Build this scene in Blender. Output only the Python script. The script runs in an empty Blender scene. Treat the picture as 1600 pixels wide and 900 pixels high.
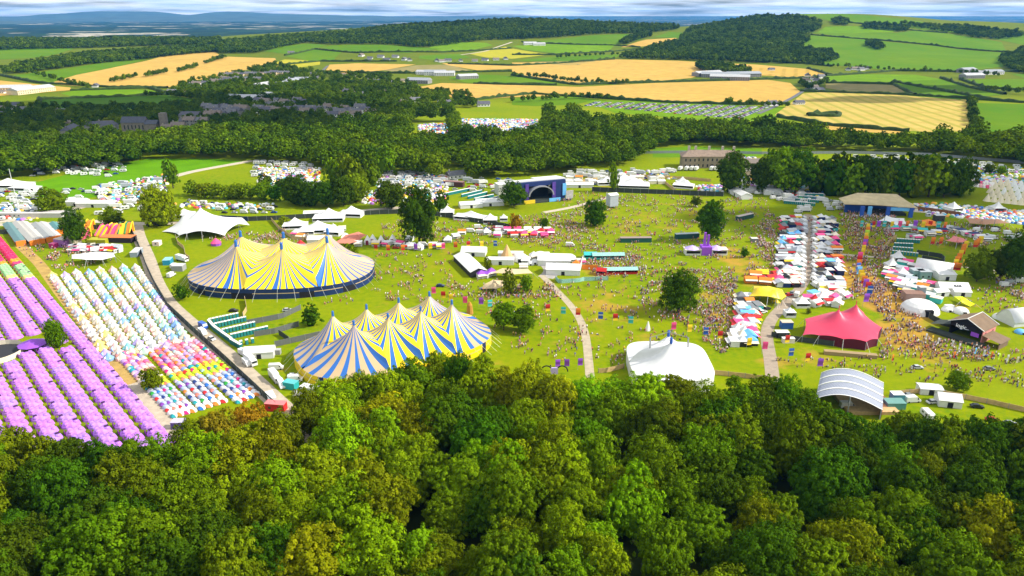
import bpy, bmesh, math, random
import numpy as np
from mathutils import Vector, Matrix, geometry, noise as mnoise

# ------------------------------------------------------------------ camera, sky, sun, exposure
SC = bpy.context.scene
PITCH = math.radians(20.53); F = 1143.0; H = 130.0
cp, sp = math.cos(PITCH), math.sin(PITCH)
cam_d = bpy.data.cameras.new('camera'); cam = bpy.data.objects.new('camera', cam_d)
SC.collection.objects.link(cam); SC.camera = cam
cam.location = (0, 0, H); cam.rotation_euler = (math.pi/2-PITCH, 0, 0)
cam_d.sensor_width = 36; cam_d.lens = 36*F/1600; cam_d.clip_start = 1; cam_d.clip_end = 90000
SC.view_settings.view_transform = 'Standard'; SC.view_settings.look = 'None'
SC.view_settings.exposure = 0.42; SC.view_settings.gamma = 1
SUN_EL = math.radians(38)
SUN = Vector((math.cos(SUN_EL), -0.03, math.sin(SUN_EL))).normalized()
W = bpy.data.worlds.new('World'); SC.world = W; W.use_nodes = True
nt = W.node_tree; N = nt.nodes; L = nt.links; bg = N['Background']
sky = N.new('ShaderNodeTexSky'); sky.sky_type = 'NISHITA'; sky.sun_disc = False
sky.sun_elevation = SUN_EL; sky.sun_rotation = math.radians(90); sky.air_density = 1.0; sky.dust_density = 0.6
tc = N.new('ShaderNodeTexCoord'); sx = N.new('ShaderNodeSeparateXYZ'); L.new(tc.outputs['Generated'], sx.inputs[0])
def wm(op, a, b):
    n = N.new('ShaderNodeMath'); n.operation = op
    for i, q in enumerate((a, b)):
        if isinstance(q, (int, float)): n.inputs[i].default_value = q
        else: L.new(q, n.inputs[i])
    return n.outputs[0]
zz = wm('MAXIMUM', wm('ADD', sx.outputs[2], 0.05), 0.03)
cx_ = N.new('ShaderNodeCombineXYZ'); L.new(wm('DIVIDE', sx.outputs[0], zz), cx_.inputs[0]); L.new(wm('DIVIDE', sx.outputs[1], zz), cx_.inputs[1])
cn = N.new('ShaderNodeTexNoise'); cn.inputs['Scale'].default_value = 0.4; cn.inputs['Detail'].default_value = 3; cn.inputs['Roughness'].default_value = 0.6
L.new(cx_.outputs[0], cn.inputs['Vector'])
cr = N.new('ShaderNodeValToRGB'); cr.color_ramp.elements[0].position = 0.30; cr.color_ramp.elements[1].position = 0.56
L.new(cn.outputs[0], cr.inputs[0])
cn2 = N.new('ShaderNodeTexNoise'); cn2.inputs['Scale'].default_value = 0.7; cn2.inputs['Detail'].default_value = 3
L.new(cx_.outputs[0], cn2.inputs['Vector'])
cc = N.new('ShaderNodeValToRGB'); cc.color_ramp.elements[0].position = 0.36; cc.color_ramp.elements[0].color = (14, 17, 21, 1)
cc.color_ramp.elements[1].position = 0.66; cc.color_ramp.elements[1].color = (24, 23.6, 23, 1)
L.new(cn2.outputs[0], cc.inputs[0])
mxs = N.new('ShaderNodeMix'); mxs.data_type = 'RGBA'
L.new(wm('MULTIPLY', cr.outputs[0], 0.9), mxs.inputs[0]); L.new(sky.outputs[0], mxs.inputs[6]); L.new(cc.outputs[0], mxs.inputs[7])
L.new(mxs.outputs[2], bg.inputs[0]); bg.inputs[1].default_value = 0.052
sl = bpy.data.lights.new('sun', 'SUN'); sl.energy = 5.0; sl.angle = math.radians(0.5); sl.color = (1.0, 0.95, 0.86)
so = bpy.data.objects.new('sun', sl); SC.collection.objects.link(so); so.rotation_euler = SUN.to_track_quat('Z', 'Y').to_euler()
SC.cycles.use_denoising = True
SC.cycles.max_bounces = 6; SC.cycles.diffuse_bounces = 3; SC.cycles.transmission_bounces = 4; SC.cycles.volume_bounces = 0
SC.cycles.use_adaptive_sampling = True

# ------------------------------------------------------------------ helpers
COL = SC.collection
rnd = random.Random(7); RN = np.random.RandomState(11)
def G(u, v, z=0.0):
    dx = u-800; dy = F*cp+(450-v)*sp; dz = -F*sp+(450-v)*cp
    t = (z-H)/dz
    return (dx*t, dy*t)
def proj(x, y, z=0.0):
    dz = z-H; f = y*cp-dz*sp; up = y*sp+dz*cp
    return (800+x/f*F, 450-up/f*F)
def mpp(x, y, z=0.0): return (y*cp-(z-H)*sp)/F
COLORS = {}
MATS = {}
def nodes(m):
    m.use_nodes = True; return m.node_tree.nodes, m.node_tree.links, m.node_tree.nodes['Principled BSDF']
def mat(name, color, rough=0.75, var=0.12, scale=1.5, metal=0.0, spec=0.3, trans=0.0):
    """plain procedural material: base colour broken up by noise"""
    if name in MATS: return MATS[name]
    m = bpy.data.materials.new(name); MATS[name] = m; n, l, b = nodes(m)
    b.inputs['Roughness'].default_value = rough; b.inputs['Metallic'].default_value = metal; b.inputs['Specular IOR Level'].default_value = spec
    t = n.new('ShaderNodeTexCoord'); no = n.new('ShaderNodeTexNoise'); no.inputs['Scale'].default_value = scale; no.inputs['Detail'].default_value = 4
    l.new(t.outputs['Object'], no.inputs['Vector'])
    mr = n.new('ShaderNodeMapRange'); mr.inputs[1].default_value = .3; mr.inputs[2].default_value = .7; mr.inputs[3].default_value = 1-var; mr.inputs[4].default_value = 1+var*.6
    l.new(no.outputs[0], mr.inputs[0])
    mx = n.new('ShaderNodeMix'); mx.data_type = 'RGBA'; mx.blend_type = 'MULTIPLY'; mx.inputs[0].default_value = 1
    if color == 'OBJ':
        oi = n.new('ShaderNodeObjectInfo'); l.new(oi.outputs['Color'], mx.inputs[6])
    elif color == 'ATTR':
        a = n.new('ShaderNodeAttribute'); a.attribute_name = 'tint'; l.new(a.outputs['Color'], mx.inputs[6])
    else: mx.inputs[6].default_value = (*color, 1)
    l.new(mr.outputs[0], mx.inputs[7]); l.new(mx.outputs[2], b.inputs['Base Color'])
    return m
class MB:
    def __init__(s): s.v = []; s.f = []; s.m = []
    def add(s, vs, fs, mi=0, T=None):
        o = len(s.v)
        if T is not None: vs = [tuple(T @ Vector(p)) for p in vs]
        s.v += [tuple(p) for p in vs]; s.f += [tuple(o+i for i in f) for f in fs]
        s.m += mi if isinstance(mi, list) else [mi]*len(fs)
        return s
    def box(s, x0, x1, y0, y1, z0, z1, mi=0, T=None):
        vs = [(x, y, z) for z in (z0, z1) for y in (y0, y1) for x in (x0, x1)]
        fs = [(0, 2, 3, 1), (4, 5, 7, 6), (0, 1, 5, 4), (2, 6, 7, 3), (0, 4, 6, 2), (1, 3, 7, 5)]
        return s.add(vs, fs, mi, T)
    def prism(s, prof, x0, x1, mi=0, T=None, axis='x'):
        """profile of (a,z) pairs extruded along x (profile in yz) or y (profile in xz)"""
        n = len(prof)
        if axis == 'x': vs = [(x0, a, z) for a, z in prof]+[(x1, a, z) for a, z in prof]
        else: vs = [(a, x0, z) for a, z in prof]+[(a, x1, z) for a, z in prof]
        fs = [(i, (i+1) % n, n+(i+1) % n, n+i) for i in range(n)]+[tuple(range(n))[::-1], tuple(range(n, 2*n))]
        return s.add(vs, fs, mi, T)
    def tube(s, p0, p1, r0, r1=None, n=6, mi=0):
        r1 = r0 if r1 is None else r1
        p0, p1 = Vector(p0), Vector(p1); d = (p1-p0).normalized(); a = d.orthogonal().normalized(); b = d.cross(a)
        vs = []
        for p, r in ((p0, r0), (p1, r1)):
            for i in range(n):
                t = 2*math.pi*i/n; vs.append(p+(a*math.cos(t)+b*math.sin(t))*r)
        fs = [(i, (i+1) % n, n+(i+1) % n, n+i) for i in range(n)]+[tuple(range(n))[::-1], tuple(range(n, 2*n))]
        return s.add(vs, fs, mi)
    def cone(s, c, r, z0, z1, n=8, mi=0, r1=0.0, rot=0.0):
        vs = [(c[0]+r*math.cos(rot+2*math.pi*i/n), c[1]+r*math.sin(rot+2*math.pi*i/n), z0) for i in range(n)]
        if r1 <= 0:
            vs.append((c[0], c[1], z1)); fs = [(i, (i+1) % n, n) for i in range(n)]+[tuple(range(n))[::-1]]
        else:
            vs += [(c[0]+r1*math.cos(rot+2*math.pi*i/n), c[1]+r1*math.sin(rot+2*math.pi*i/n), z1) for i in range(n)]
            fs = [(i, (i+1) % n, n+(i+1) % n, n+i) for i in range(n)]+[tuple(range(n))[::-1], tuple(range(n, 2*n))]
        return s.add(vs, fs, mi)
    def mesh(s, name, mats, smooth=False):
        me = bpy.data.meshes.new(name); me.from_pydata(s.v, [], s.f)
        for m in (mats if isinstance(mats, (list, tuple)) else [mats]): me.materials.append(m)
        me.polygons.foreach_set('material_index', s.m)
        if smooth: me.polygons.foreach_set('use_smooth', [True]*len(s.f))
        me.update(); return me
    def build(s, name, mats, parent=None, smooth=False): return ob(name, s.mesh(name, mats, smooth), parent)
def npmesh(name, V, Fq, mats=None, mi=None, smooth=False, tint=None):
    """V: n x 3, Fq: m x k (k=3 or 4) arrays"""
    me = bpy.data.meshes.new(name); V = np.asarray(V, np.float32); Fq = np.asarray(Fq, np.int32); k = Fq.shape[1]
    me.vertices.add(len(V)); me.vertices.foreach_set('co', V.ravel())
    me.loops.add(Fq.size); me.loops.foreach_set('vertex_index', Fq.ravel())
    me.polygons.add(len(Fq)); me.polygons.foreach_set('loop_start', np.arange(0, Fq.size, k, dtype=np.int32))
    for m in ([] if mats is None else mats if isinstance(mats, (list, tuple)) else [mats]): me.materials.append(m)
    if mi is not None: me.polygons.foreach_set('material_index', np.asarray(mi, np.int32))
    if smooth: me.polygons.foreach_set('use_smooth', np.ones(len(Fq), bool))
    me.update(calc_edges=True)
    if tint is not None:
        at = me.attributes.new('tint', 'FLOAT_COLOR', 'FACE'); c = np.ones((len(Fq), 4), np.float32); c[:, :3] = tint; at.data.foreach_set('color', c.ravel())
    return me
def ob(name, data, parent=None):
    o = bpy.data.objects.new(name, data); COL.objects.link(o)
    if parent is not None: o.parent = parent
    return o
def empty(name, loc=(0, 0, 0), rz=0.0):
    o = bpy.data.objects.new(name, None); COL.objects.link(o); o.location = loc; o.rotation_euler = (0, 0, rz); return o
def tag(o, label=None, cat=None, group=None, kind=None):
    if label: o['label'] = label
    if cat: o['category'] = cat
    if group: o['group'] = group
    if kind: o['kind'] = kind
    return o
KIDS = {}
def kids(o):
    return KIDS.get(o.name, [])
def reg(o, *ch):
    KIDS[o.name] = list(ch); return o
def dup(o, loc, rz=0.0, sc=None, color=None, parent=None, pcolors=None):
    """copy a thing and each of its parts and sub-parts"""
    c = o.copy(); COL.objects.link(c); c.location = loc; c.rotation_euler = (0, 0, rz)
    if sc is not None: c.scale = sc if isinstance(sc, (tuple, list)) else (sc, sc, sc)
    if color: c.color = (*color, 1)
    def rec(src, dst):
        for ch in kids(src):
            k = ch.copy(); COL.objects.link(k); k.parent = dst
            if color: k.color = (*color, 1)
            if pcolors and ch.name.split('.')[0] in pcolors: k.color = (*pcolors[ch.name.split('.')[0]], 1)
            rec(ch, k)
    rec(o, c); return c
TRASH = []
def proto(o):
    """a prototype that is only copied from: dropped at the end"""
    TRASH.append(o); return o
def drop_protos():
    for o in TRASH:
        for c in kids(o):
            for g in kids(c): bpy.data.objects.remove(g)
            bpy.data.objects.remove(c)
        bpy.data.objects.remove(o)
ORD = ['', 'first', 'second', 'third', 'fourth', 'fifth', 'sixth', 'seventh', 'eighth', 'ninth', 'tenth', 'eleventh', 'twelfth', 'thirteenth', 'fourteenth', 'fifteenth', 'sixteenth', 'seventeenth', 'eighteenth', 'nineteenth']
def ordn(n):
    if n < 20: return ORD[n]
    t = ['', '', 'twenty', 'thirty', 'forty', 'fifty', 'sixty', 'seventy', 'eighty', 'ninety'][n//10 % 10]
    if n % 10 == 0: return t[:-1]+'ieth'
    return t+'-'+ORD[n % 10]
PENDING = []
def later(o, text, cat, group=None, how='left'):
    """label given at the end: if several things share the text they are told apart by their order from the left"""
    tag(o, None, cat, group); PENDING.append((o, text)); return o
def finish_labels():
    by = {}
    for o, t in PENDING: by.setdefault(t, []).append(o)
    for t, l in by.items():
        if len(l) == 1: l[0]['label'] = t; continue
        l.sort(key=lambda o: o['_u'] if '_u' in o else proj(*o.location)[0])
        for i, o in enumerate(l):
            o['label'] = t+', '+('leftmost' if i == 0 else 'rightmost' if i == len(l)-1 else ordn(i+1)+' from the left')
            if 'group' not in o: o['group'] = t
    for o, t in PENDING:
        if '_u' in o: del o['_u']
def inpoly(poly, x, y):
    x = np.asarray(x); y = np.asarray(y); r = np.zeros(x.shape, bool); n = len(poly); j = n-1
    for i in range(n):
        xi, yi = poly[i]; xj, yj = poly[j]
        if yi != yj: r ^= ((yi > y) != (yj > y)) & (x < (xj-xi)*(y-yi)/(yj-yi)+xi)
        j = i
    return r
CNAME = {'white': (.70, .69, .66), 'silver': (.45, .47, .5), 'grey': (.2, .21, .22), 'black': (.02, .02, .022), 'blue': (.03, .10, .42), 'red': (.5, .02, .02), 'navy': (.012, .03, .13), 'green': (.03, .25, .08),
         'yellow': (.8, .55, .02), 'orange': (.8, .22, .02), 'pink': (.8, .08, .25), 'teal': (.05, .45, .42), 'purple': (.30, .08, .55), 'cream': (.75, .66, .5), 'tan': (.5, .36, .2), 'brown': (.14, .08, .045), 'sky blue': (.15, .45, .8), 'lime green': (.45, .7, .04), 'maroon': (.22, .02, .05), 'lilac': (.55, .42, .8)}

# ------------------------------------------------------------------ terrain
YK = [0, 1150, 1500, 2000, 2400, 2800, 3200, 3700, 4600, 9000]
UK = [-300, 0, 330, 500, 700, 900, 1060, 1200, 1340, 1450, 1600, 1900]
VT = {-300: (131, 100, 82, 71, 66), 0: (131, 100, 82, 70, 62), 330: (131, 102, 84, 70, 61), 500: (131, 100, 80, 62, 46), 700: (131, 98, 75, 55, 35), 900: (131, 98, 76, 52, 34),
      1060: (131, 98, 77, 56, 42), 1200: (131, 98, 75, 49, 21), 1340: (131, 100, 74, 46, 18), 1450: (131, 102, 78, 51, 27), 1600: (131, 102, 80, 58, 36), 1900: (131, 102, 84, 64, 44)}
def z_of(v, Y): return H+Y*(-F*sp+(450-v)*cp)/(F*cp+(450-v)*sp)
def ztab():
    ys = np.arange(0, 9001, 25.0); us = np.arange(-300, 1901, 20.0)
    knots = []
    for u in UK:
        zs = [0, 0]+[z_of(v, Y) for v, Y in zip(VT[u], YK[2:7])]
        zs += [zs[-1]*.72, -22, -22]
        knots.append(np.interp(ys, YK, zs))
    K = np.array(knots); Z = np.stack([np.interp(us, UK, K[:, i]) for i in range(len(ys))], 0)   # ys x us
    def blur(A, n, ax):
        k = np.ones(n)/n; pad = [(0, 0), (0, 0)]; pad[ax] = (n//2, n//2); B = np.pad(A, pad, 'edge')
        return np.apply_along_axis(lambda r: np.convolve(r, k, 'valid'), ax, B)
    for _ in range(2): Z = blur(blur(Z, 7, 0), 5, 1)
    Z[ys < 1100] = 0
    return ys, us, Z
TY, TU, TZ = ztab()
def zraw(x, y):
    x = np.asarray(x, float); y = np.asarray(y, float)
    s = x/np.maximum(y, 100); u = np.clip(800+s*1205, TU[0], TU[-1]-1); yy = np.clip(y, 0, 8999)
    i = (yy/25).astype(int); fy = yy/25-i; a = (u-TU[0])/20; j = a.astype(int); fu = a-j
    z = (TZ[i, j]*(1-fu)+TZ[i, j+1]*fu)*(1-fy)+(TZ[i+1, j]*(1-fu)+TZ[i+1, j+1]*fu)*fy
    amp = np.clip((y-1500)/900, 0, 1)*np.clip((5200-y)/900, 0, 1)
    z += amp*(2.6*np.sin(x/190+1.3)*np.sin(y/230)+1.6*np.sin(x/83+y/120)+1.2*np.sin(y/61-x/140))
    return z
def steps(a, b, fine, lim, mid, far):
    out = list(np.arange(a, b+.1, fine)); return out
def axis(lo, hi, fine, mid, midlim, far):
    up = []; x = hi; s = fine
    while x < far:
        s = min(s*1.12, mid) if x < midlim else s*1.13
        x += s; up.append(x)
    return np.array(up)
ux = axis(-450, 454, 8, 40, 2600, 32000)
XS = np.concatenate([-ux[::-1]-0, np.arange(-450, 455, 8.0), ux])
uy = axis(0, 768, 8, 30, 4700, 60000)
YS = np.concatenate([-np.array([2500, 1600, 1000, 600, 350, 200, 100]), np.arange(0, 200, 25.0), np.arange(200, 769, 8.0), uy])
XS = np.unique(XS); YS = np.unique(YS)
GX, GY = np.meshgrid(XS, YS); GZ = zraw(GX, GY)
def tz(x, y):
    """height of the ground sheet itself"""
    x = np.asarray(x, float); y = np.asarray(y, float)
    i = np.clip(np.searchsorted(XS, x)-1, 0, len(XS)-2); j = np.clip(np.searchsorted(YS, y)-1, 0, len(YS)-2)
    a = np.clip((x-XS[i])/(XS[i+1]-XS[i]), 0, 1); b = np.clip((y-YS[j])/(YS[j+1]-YS[j]), 0, 1)
    return (GZ[j, i]*(1-a)+GZ[j, i+1]*a)*(1-b)+(GZ[j+1, i]*(1-a)+GZ[j+1, i+1]*a)*b
def at(u, v):
    """ground point seen at a photo position: the ray is followed until it meets the terrain"""
    x, y = G(u, min(v, 560)) if v > 160 else (0, 0)
    if v > 175: return G(u, v)
    dy = F*cp+(450-v)*sp; dx = (u-800)/dy; dz = (-F*sp+(450-v)*cp)/dy
    Y = np.arange(700, 26000, 10.0); d = H+Y*dz-tz(Y*dx, Y); k = np.nonzero(d < 0)[0]
    if not len(k) or Y[k[0]] > 3700:
        w = Y < 3500; j = int(np.argmin(d[w]/Y[w])); return (float(Y[j]*dx), float(Y[j]))
    k = k[0]
    if k > 0:
        a = d[k-1]/(d[k-1]-d[k]+1e-9); yy = Y[k-1]+10*a
    else: yy = Y[0]
    return (yy*dx, yy)
def poly_at(p): return [at(*q) for q in p]
def noise_mix(n, l, vec, scale, lo, hi, detail=5, rough=.55):
    no = n.new('ShaderNodeTexNoise'); no.inputs['Scale'].default_value = scale; no.inputs['Detail'].default_value = detail; no.inputs['Roughness'].default_value = rough
    l.new(vec, no.inputs['Vector']); mr = n.new('ShaderNodeMapRange'); mr.inputs[1].default_value = lo; mr.inputs[2].default_value = hi
    l.new(no.outputs[0], mr.inputs[0]); return mr.outputs[0]
def mixc(n, l, f, a, b, mode='MIX'):
    m = n.new('ShaderNodeMix'); m.data_type = 'RGBA'; m.blend_type = mode
    for i, q in ((0, f), (6, a), (7, b)):
        if isinstance(q, (int, float)): m.inputs[i].default_value = q
        elif isinstance(q, tuple): m.inputs[i].default_value = (*q, 1)
        else: l.new(q, m.inputs[i])
    return m.outputs[2]
def ground_mat():
    m = bpy.data.materials.new('grass_and_soil'); n, l, b = nodes(m); b.inputs['Roughness'].default_value = .95; b.inputs['Specular IOR Level'].default_value = .05
    g = n.new('ShaderNodeNewGeometry'); P = g.outputs['Position']
    a = n.new('ShaderNodeAttribute'); a.attribute_name = 'zone'; s = n.new('ShaderNodeSeparateColor'); l.new(a.outputs['Color'], s.inputs[0])
    c = mixc(n, l, noise_mix(n, l, P, .018, .36, .62), (.11, .20, .001), (.185, .235, .001))
    c = mixc(n, l, noise_mix(n, l, P, .35, .35, .7), c, (.225, .255, .001)); c = mixc(n, l, noise_mix(n, l, P, .11, .62, .80, 8, .7), c, (.28, .25, .01)); c = mixc(n, l, noise_mix(n, l, P, 1.1, .55, .8, 6, .7), c, (.08, .16, .001))
    # worn earth where the zone's red is high, broken up by noise
    no = noise_mix(n, l, P, .06, .3, .7, 6, .65); ad = n.new('ShaderNodeMath'); ad.operation = 'ADD'; l.new(no, ad.inputs[0]); l.new(s.outputs[0], ad.inputs[1])
    mr = n.new('ShaderNodeMapRange'); mr.inputs[1].default_value = .78; mr.inputs[2].default_value = 1.3; l.new(ad.outputs[0], mr.inputs[0])
    c = mixc(n, l, mr.outputs[0], c, (.40, .235, .035))
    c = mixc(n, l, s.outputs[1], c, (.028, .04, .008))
    # open country: a patchwork of small fields
    vo = n.new('ShaderNodeTexVoronoi'); vo.inputs['Scale'].default_value = .0034; l.new(P, vo.inputs['Vector'])
    sp_ = n.new('ShaderNodeSeparateColor'); l.new(vo.outputs['Color'], sp_.inputs[0])
    r = n.new('ShaderNodeValToRGB'); r.color_ramp.interpolation = 'CONSTANT'; e = r.color_ramp.elements
    e[0].position = 0; e[0].color = (.006, .022, .012, 1); e[1].position = .3; e[1].color = (.01, .036, .014, 1)
    for p_, c_ in ((.5, (.03, .06, .01)), (.68, (.02, .06, .02)), (.8, (.50, .44, .32)), (.9, (.01, .035, .012))):
        q = e.new(p_); q.color = (*c_, 1)
    l.new(sp_.outputs[0], r.inputs[0])
    c2 = mixc(n, l, noise_mix(n, l, P, .01, .45, .6), r.outputs[0], (.008, .025, .012))
    c = mixc(n, l, s.outputs[2], c, c2)
    l.new(c, b.inputs['Base Color']); return m
nx_, ny_ = len(XS), len(YS)
idx = np.arange(nx_*ny_).reshape(ny_, nx_)
FQ = np.stack([idx[:-1, :-1], idx[:-1, 1:], idx[1:, 1:], idx[1:, :-1]], -1).reshape(-1, 4)
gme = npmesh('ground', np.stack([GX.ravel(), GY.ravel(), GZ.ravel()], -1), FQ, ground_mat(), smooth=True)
zone = np.zeros((nx_*ny_, 4), np.float32); zone[:, 3] = 1
gx, gy = GX.ravel(), GY.ravel()
for (u, v, rx, ry, k) in [(1330, 430, 24, 60, .75), (1345, 380, 30, 40, .5), (1395, 520, 34, 26, 1), (1420, 480, 30, 28, .95), (1370, 445, 26, 30, .8), (1460, 560, 50, 14, .45), (1120, 470, 30, 40, .5), (1170, 420, 24, 34, .5), (1000, 350, 60, 30, .3),
                          (960, 480, 60, 22, .5), (900, 520, 50, 22, .38), (940, 425, 36, 14, .7), (850, 450, 30, 16, .3), (1140, 400, 30, 25, .45), (1100, 330, 60, 20, .3), (1350, 455, 22, 40, .6), (1300, 560, 40, 16, .4), (1200, 560, 30, 18, .4),
                          (860, 400, 80, 20, .25), (660, 420, 80, 30, .12), (70, 420, 10, 22, .6), (1500, 470, 50, 16, .35), (1000, 540, 40, 20, .35), (1250, 570, 40, 12, .5), (150, 350, 60, 14, .3), (960, 285, 120, 10, .35), (1400, 360, 60, 24, .2)]:
    x, y = G(u, v); mx = mpp(x, y); dyv = abs(G(u, v-ry)[1]-G(u, v+ry)[1])/2
    zone[:, 0] += k*np.exp(-((gx-x)/(rx*mx))**2-((gy-y)/dyv)**2)
zone[:, 0] = np.clip(zone[:, 0], 0, 1)
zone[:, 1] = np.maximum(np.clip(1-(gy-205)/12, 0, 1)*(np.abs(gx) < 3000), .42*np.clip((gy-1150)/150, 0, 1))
zone[:, 2] = np.clip((gy-4000)/300, 0, 1)
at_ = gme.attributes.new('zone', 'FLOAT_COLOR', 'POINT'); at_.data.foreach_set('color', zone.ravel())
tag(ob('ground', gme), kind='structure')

def drape(name, pts, m, off=.05, step=None, kind='structure'):
    """a sheet of ground cover laid over the terrain inside a world polygon"""
    P = np.array(pts, float)
    if step is None: step = max(8.0, min(30.0, (P[:, 1].mean())/50))
    out = []; n = len(P)
    for i in range(n):
        a, b = P[i], P[(i+1) % n]; k = max(1, int(np.hypot(*(b-a))/step))
        for j in range(k): out.append(a+(b-a)*j/k)
    out = np.array(out); nb = len(out)
    xs = np.arange(P[:, 0].min()+step/2, P[:, 0].max(), step); ys = np.arange(P[:, 1].min()+step/2, P[:, 1].max(), step)
    if len(xs) and len(ys):
        X, Y = np.meshgrid(xs, ys); X = X.ravel(); Y = Y.ravel(); k = inpoly(pts, X, Y); inn = np.stack([X[k], Y[k]], -1)
        # keep clear of the edge
        if len(inn):
            d = np.min(np.hypot(inn[:, None, 0]-out[None, :, 0], inn[:, None, 1]-out[None, :, 1]), 1); inn = inn[d > step*.45]
        allp = np.concatenate([out, inn]) if len(inn) else out
    else: allp = out
    r = geometry.delaunay_2d_cdt([Vector(p) for p in allp], [(i, (i+1) % nb) for i in range(nb)], [list(range(nb))], 1, 1e-4)
    vs = np.array([(p.x, p.y) for p in r[0]]); z = tz(vs[:, 0], vs[:, 1])+off
    me = bpy.data.meshes.new(name); me.from_pydata([(a[0], a[1], b) for a, b in zip(vs, z)], [], [tuple(f) if len(f) == 3 else tuple(f) for f in r[2]])
    me.materials.append(m); me.polygons.foreach_set('use_smooth', [True]*len(me.polygons)); me.update()
    # faces up
    bm = bmesh.new(); bm.from_mesh(me)
    for f in bm.faces:
        if f.normal.z < 0: f.normal_flip()
    bm.to_mesh(me); bm.free()
    return tag(ob(name, me), kind=kind)
def resample(P, step):
    P = np.array(P, float); d = np.r_[0, np.cumsum(np.hypot(*(P[1:]-P[:-1]).T))]; n = max(2, int(d[-1]/step)+1); t = np.linspace(0, d[-1], n)
    return np.stack([np.interp(t, d, P[:, 0]), np.interp(t, d, P[:, 1])], -1)
def smoothline(P, step=6):
    Q = resample(P, step)
    for _ in range(3):
        if len(Q) > 2: Q[1:-1] = (Q[:-2]+2*Q[1:-1]+Q[2:])/4
    return Q
def ribbon(name, pts, width, m, off=.04, step=6, kind='structure', smooth=True):
    Q = smoothline(pts, step) if smooth else resample(pts, step)
    T = np.gradient(Q, axis=0); T /= np.maximum(np.hypot(*T.T)[:, None], 1e-6); Nn = np.stack([-T[:, 1], T[:, 0]], -1)
    w = width if np.ndim(width) else np.full(len(Q), width)
    if len(w) != len(Q): w = np.interp(np.linspace(0, 1, len(Q)), np.linspace(0, 1, len(w)), w)
    Lp = Q+Nn*w[:, None]/2; Rp = Q-Nn*w[:, None]/2
    V = np.concatenate([np.c_[Lp, tz(Lp[:, 0], Lp[:, 1])+off], np.c_[Rp, tz(Rp[:, 0], Rp[:, 1])+off]])
    k = len(Q); F4 = [(i+1, i, k+i, k+i+1) for i in range(k-1)]
    return tag(ob(name, npmesh(name, V, F4, m, smooth=True)), kind=kind)
HAZE = True
# ------------------------------------------------------------------ fields, roads, water-blue distance
def field_mat(name, c1, c2, stripe=None, ang=0.0, sc=.05):
    m = bpy.data.materials.new(name); n, l, b = nodes(m); b.inputs['Roughness'].default_value = .95; b.inputs['Specular IOR Level'].default_value = .05
    g = n.new('ShaderNodeNewGeometry'); P = g.outputs['Position']
    c = mixc(n, l, noise_mix(n, l, P, .006, .35, .65), c1, c2)
    c = mixc(n, l, noise_mix(n, l, P, .05, .3, .75), c, tuple(x*.82 for x in c2))
    if stripe:
        mp = n.new('ShaderNodeMapping'); mp.inputs['Rotation'].default_value = (0, 0, ang); l.new(P, mp.inputs[0])
        w = n.new('ShaderNodeTexWave'); w.inputs['Scale'].default_value = sc; w.inputs['Distortion'].default_value = .6; w.inputs['Detail'].default_value = 2; l.new(mp.outputs[0], w.inputs[0])
        mr = n.new('ShaderNodeMapRange'); mr.inputs[1].default_value = .55; mr.inputs[2].default_value = .95; l.new(w.outputs[0], mr.inputs[0]); c = mixc(n, l, mr.outputs[0], c, stripe)
    l.new(c, b.inputs['Base Color']); return m
FM = {'w': field_mat('ripe_wheat', (.60, .37, .085), (.51, .325, .07)), 'ws': field_mat('ripe_wheat_lines', (.60, .37, .075), (.53, .33, .06), (.38, .25, .04), .35, .012),
      'wl': field_mat('pale_stubble', (.56, .40, .11), (.48, .36, .08), (.33, .29, .05), 0.12, .014), 'y': field_mat('yellow_crop', (.46, .38, .03), (.38, .36, .02)),
      'g': field_mat('bright_pasture', (.060, .175, .001), (.12, .215, .001)), 'd': field_mat('dull_pasture', (.05, .14, .002), (.08, .17, .003)), 't': field_mat('tan_fallow', (.32, .25, .10), (.25, .22, .07)),
      'gy': field_mat('lime_pasture', (.17, .29, .001), (.12, .24, .001))}
KN = {'w': 'wheat_field', 'ws': 'wheat_field', 'wl': 'stubble_field', 'y': 'crop_field', 'g': 'pasture_field', 'd': 'pasture_field', 't': 'fallow_field', 'gy': 'pasture_field'}
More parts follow.
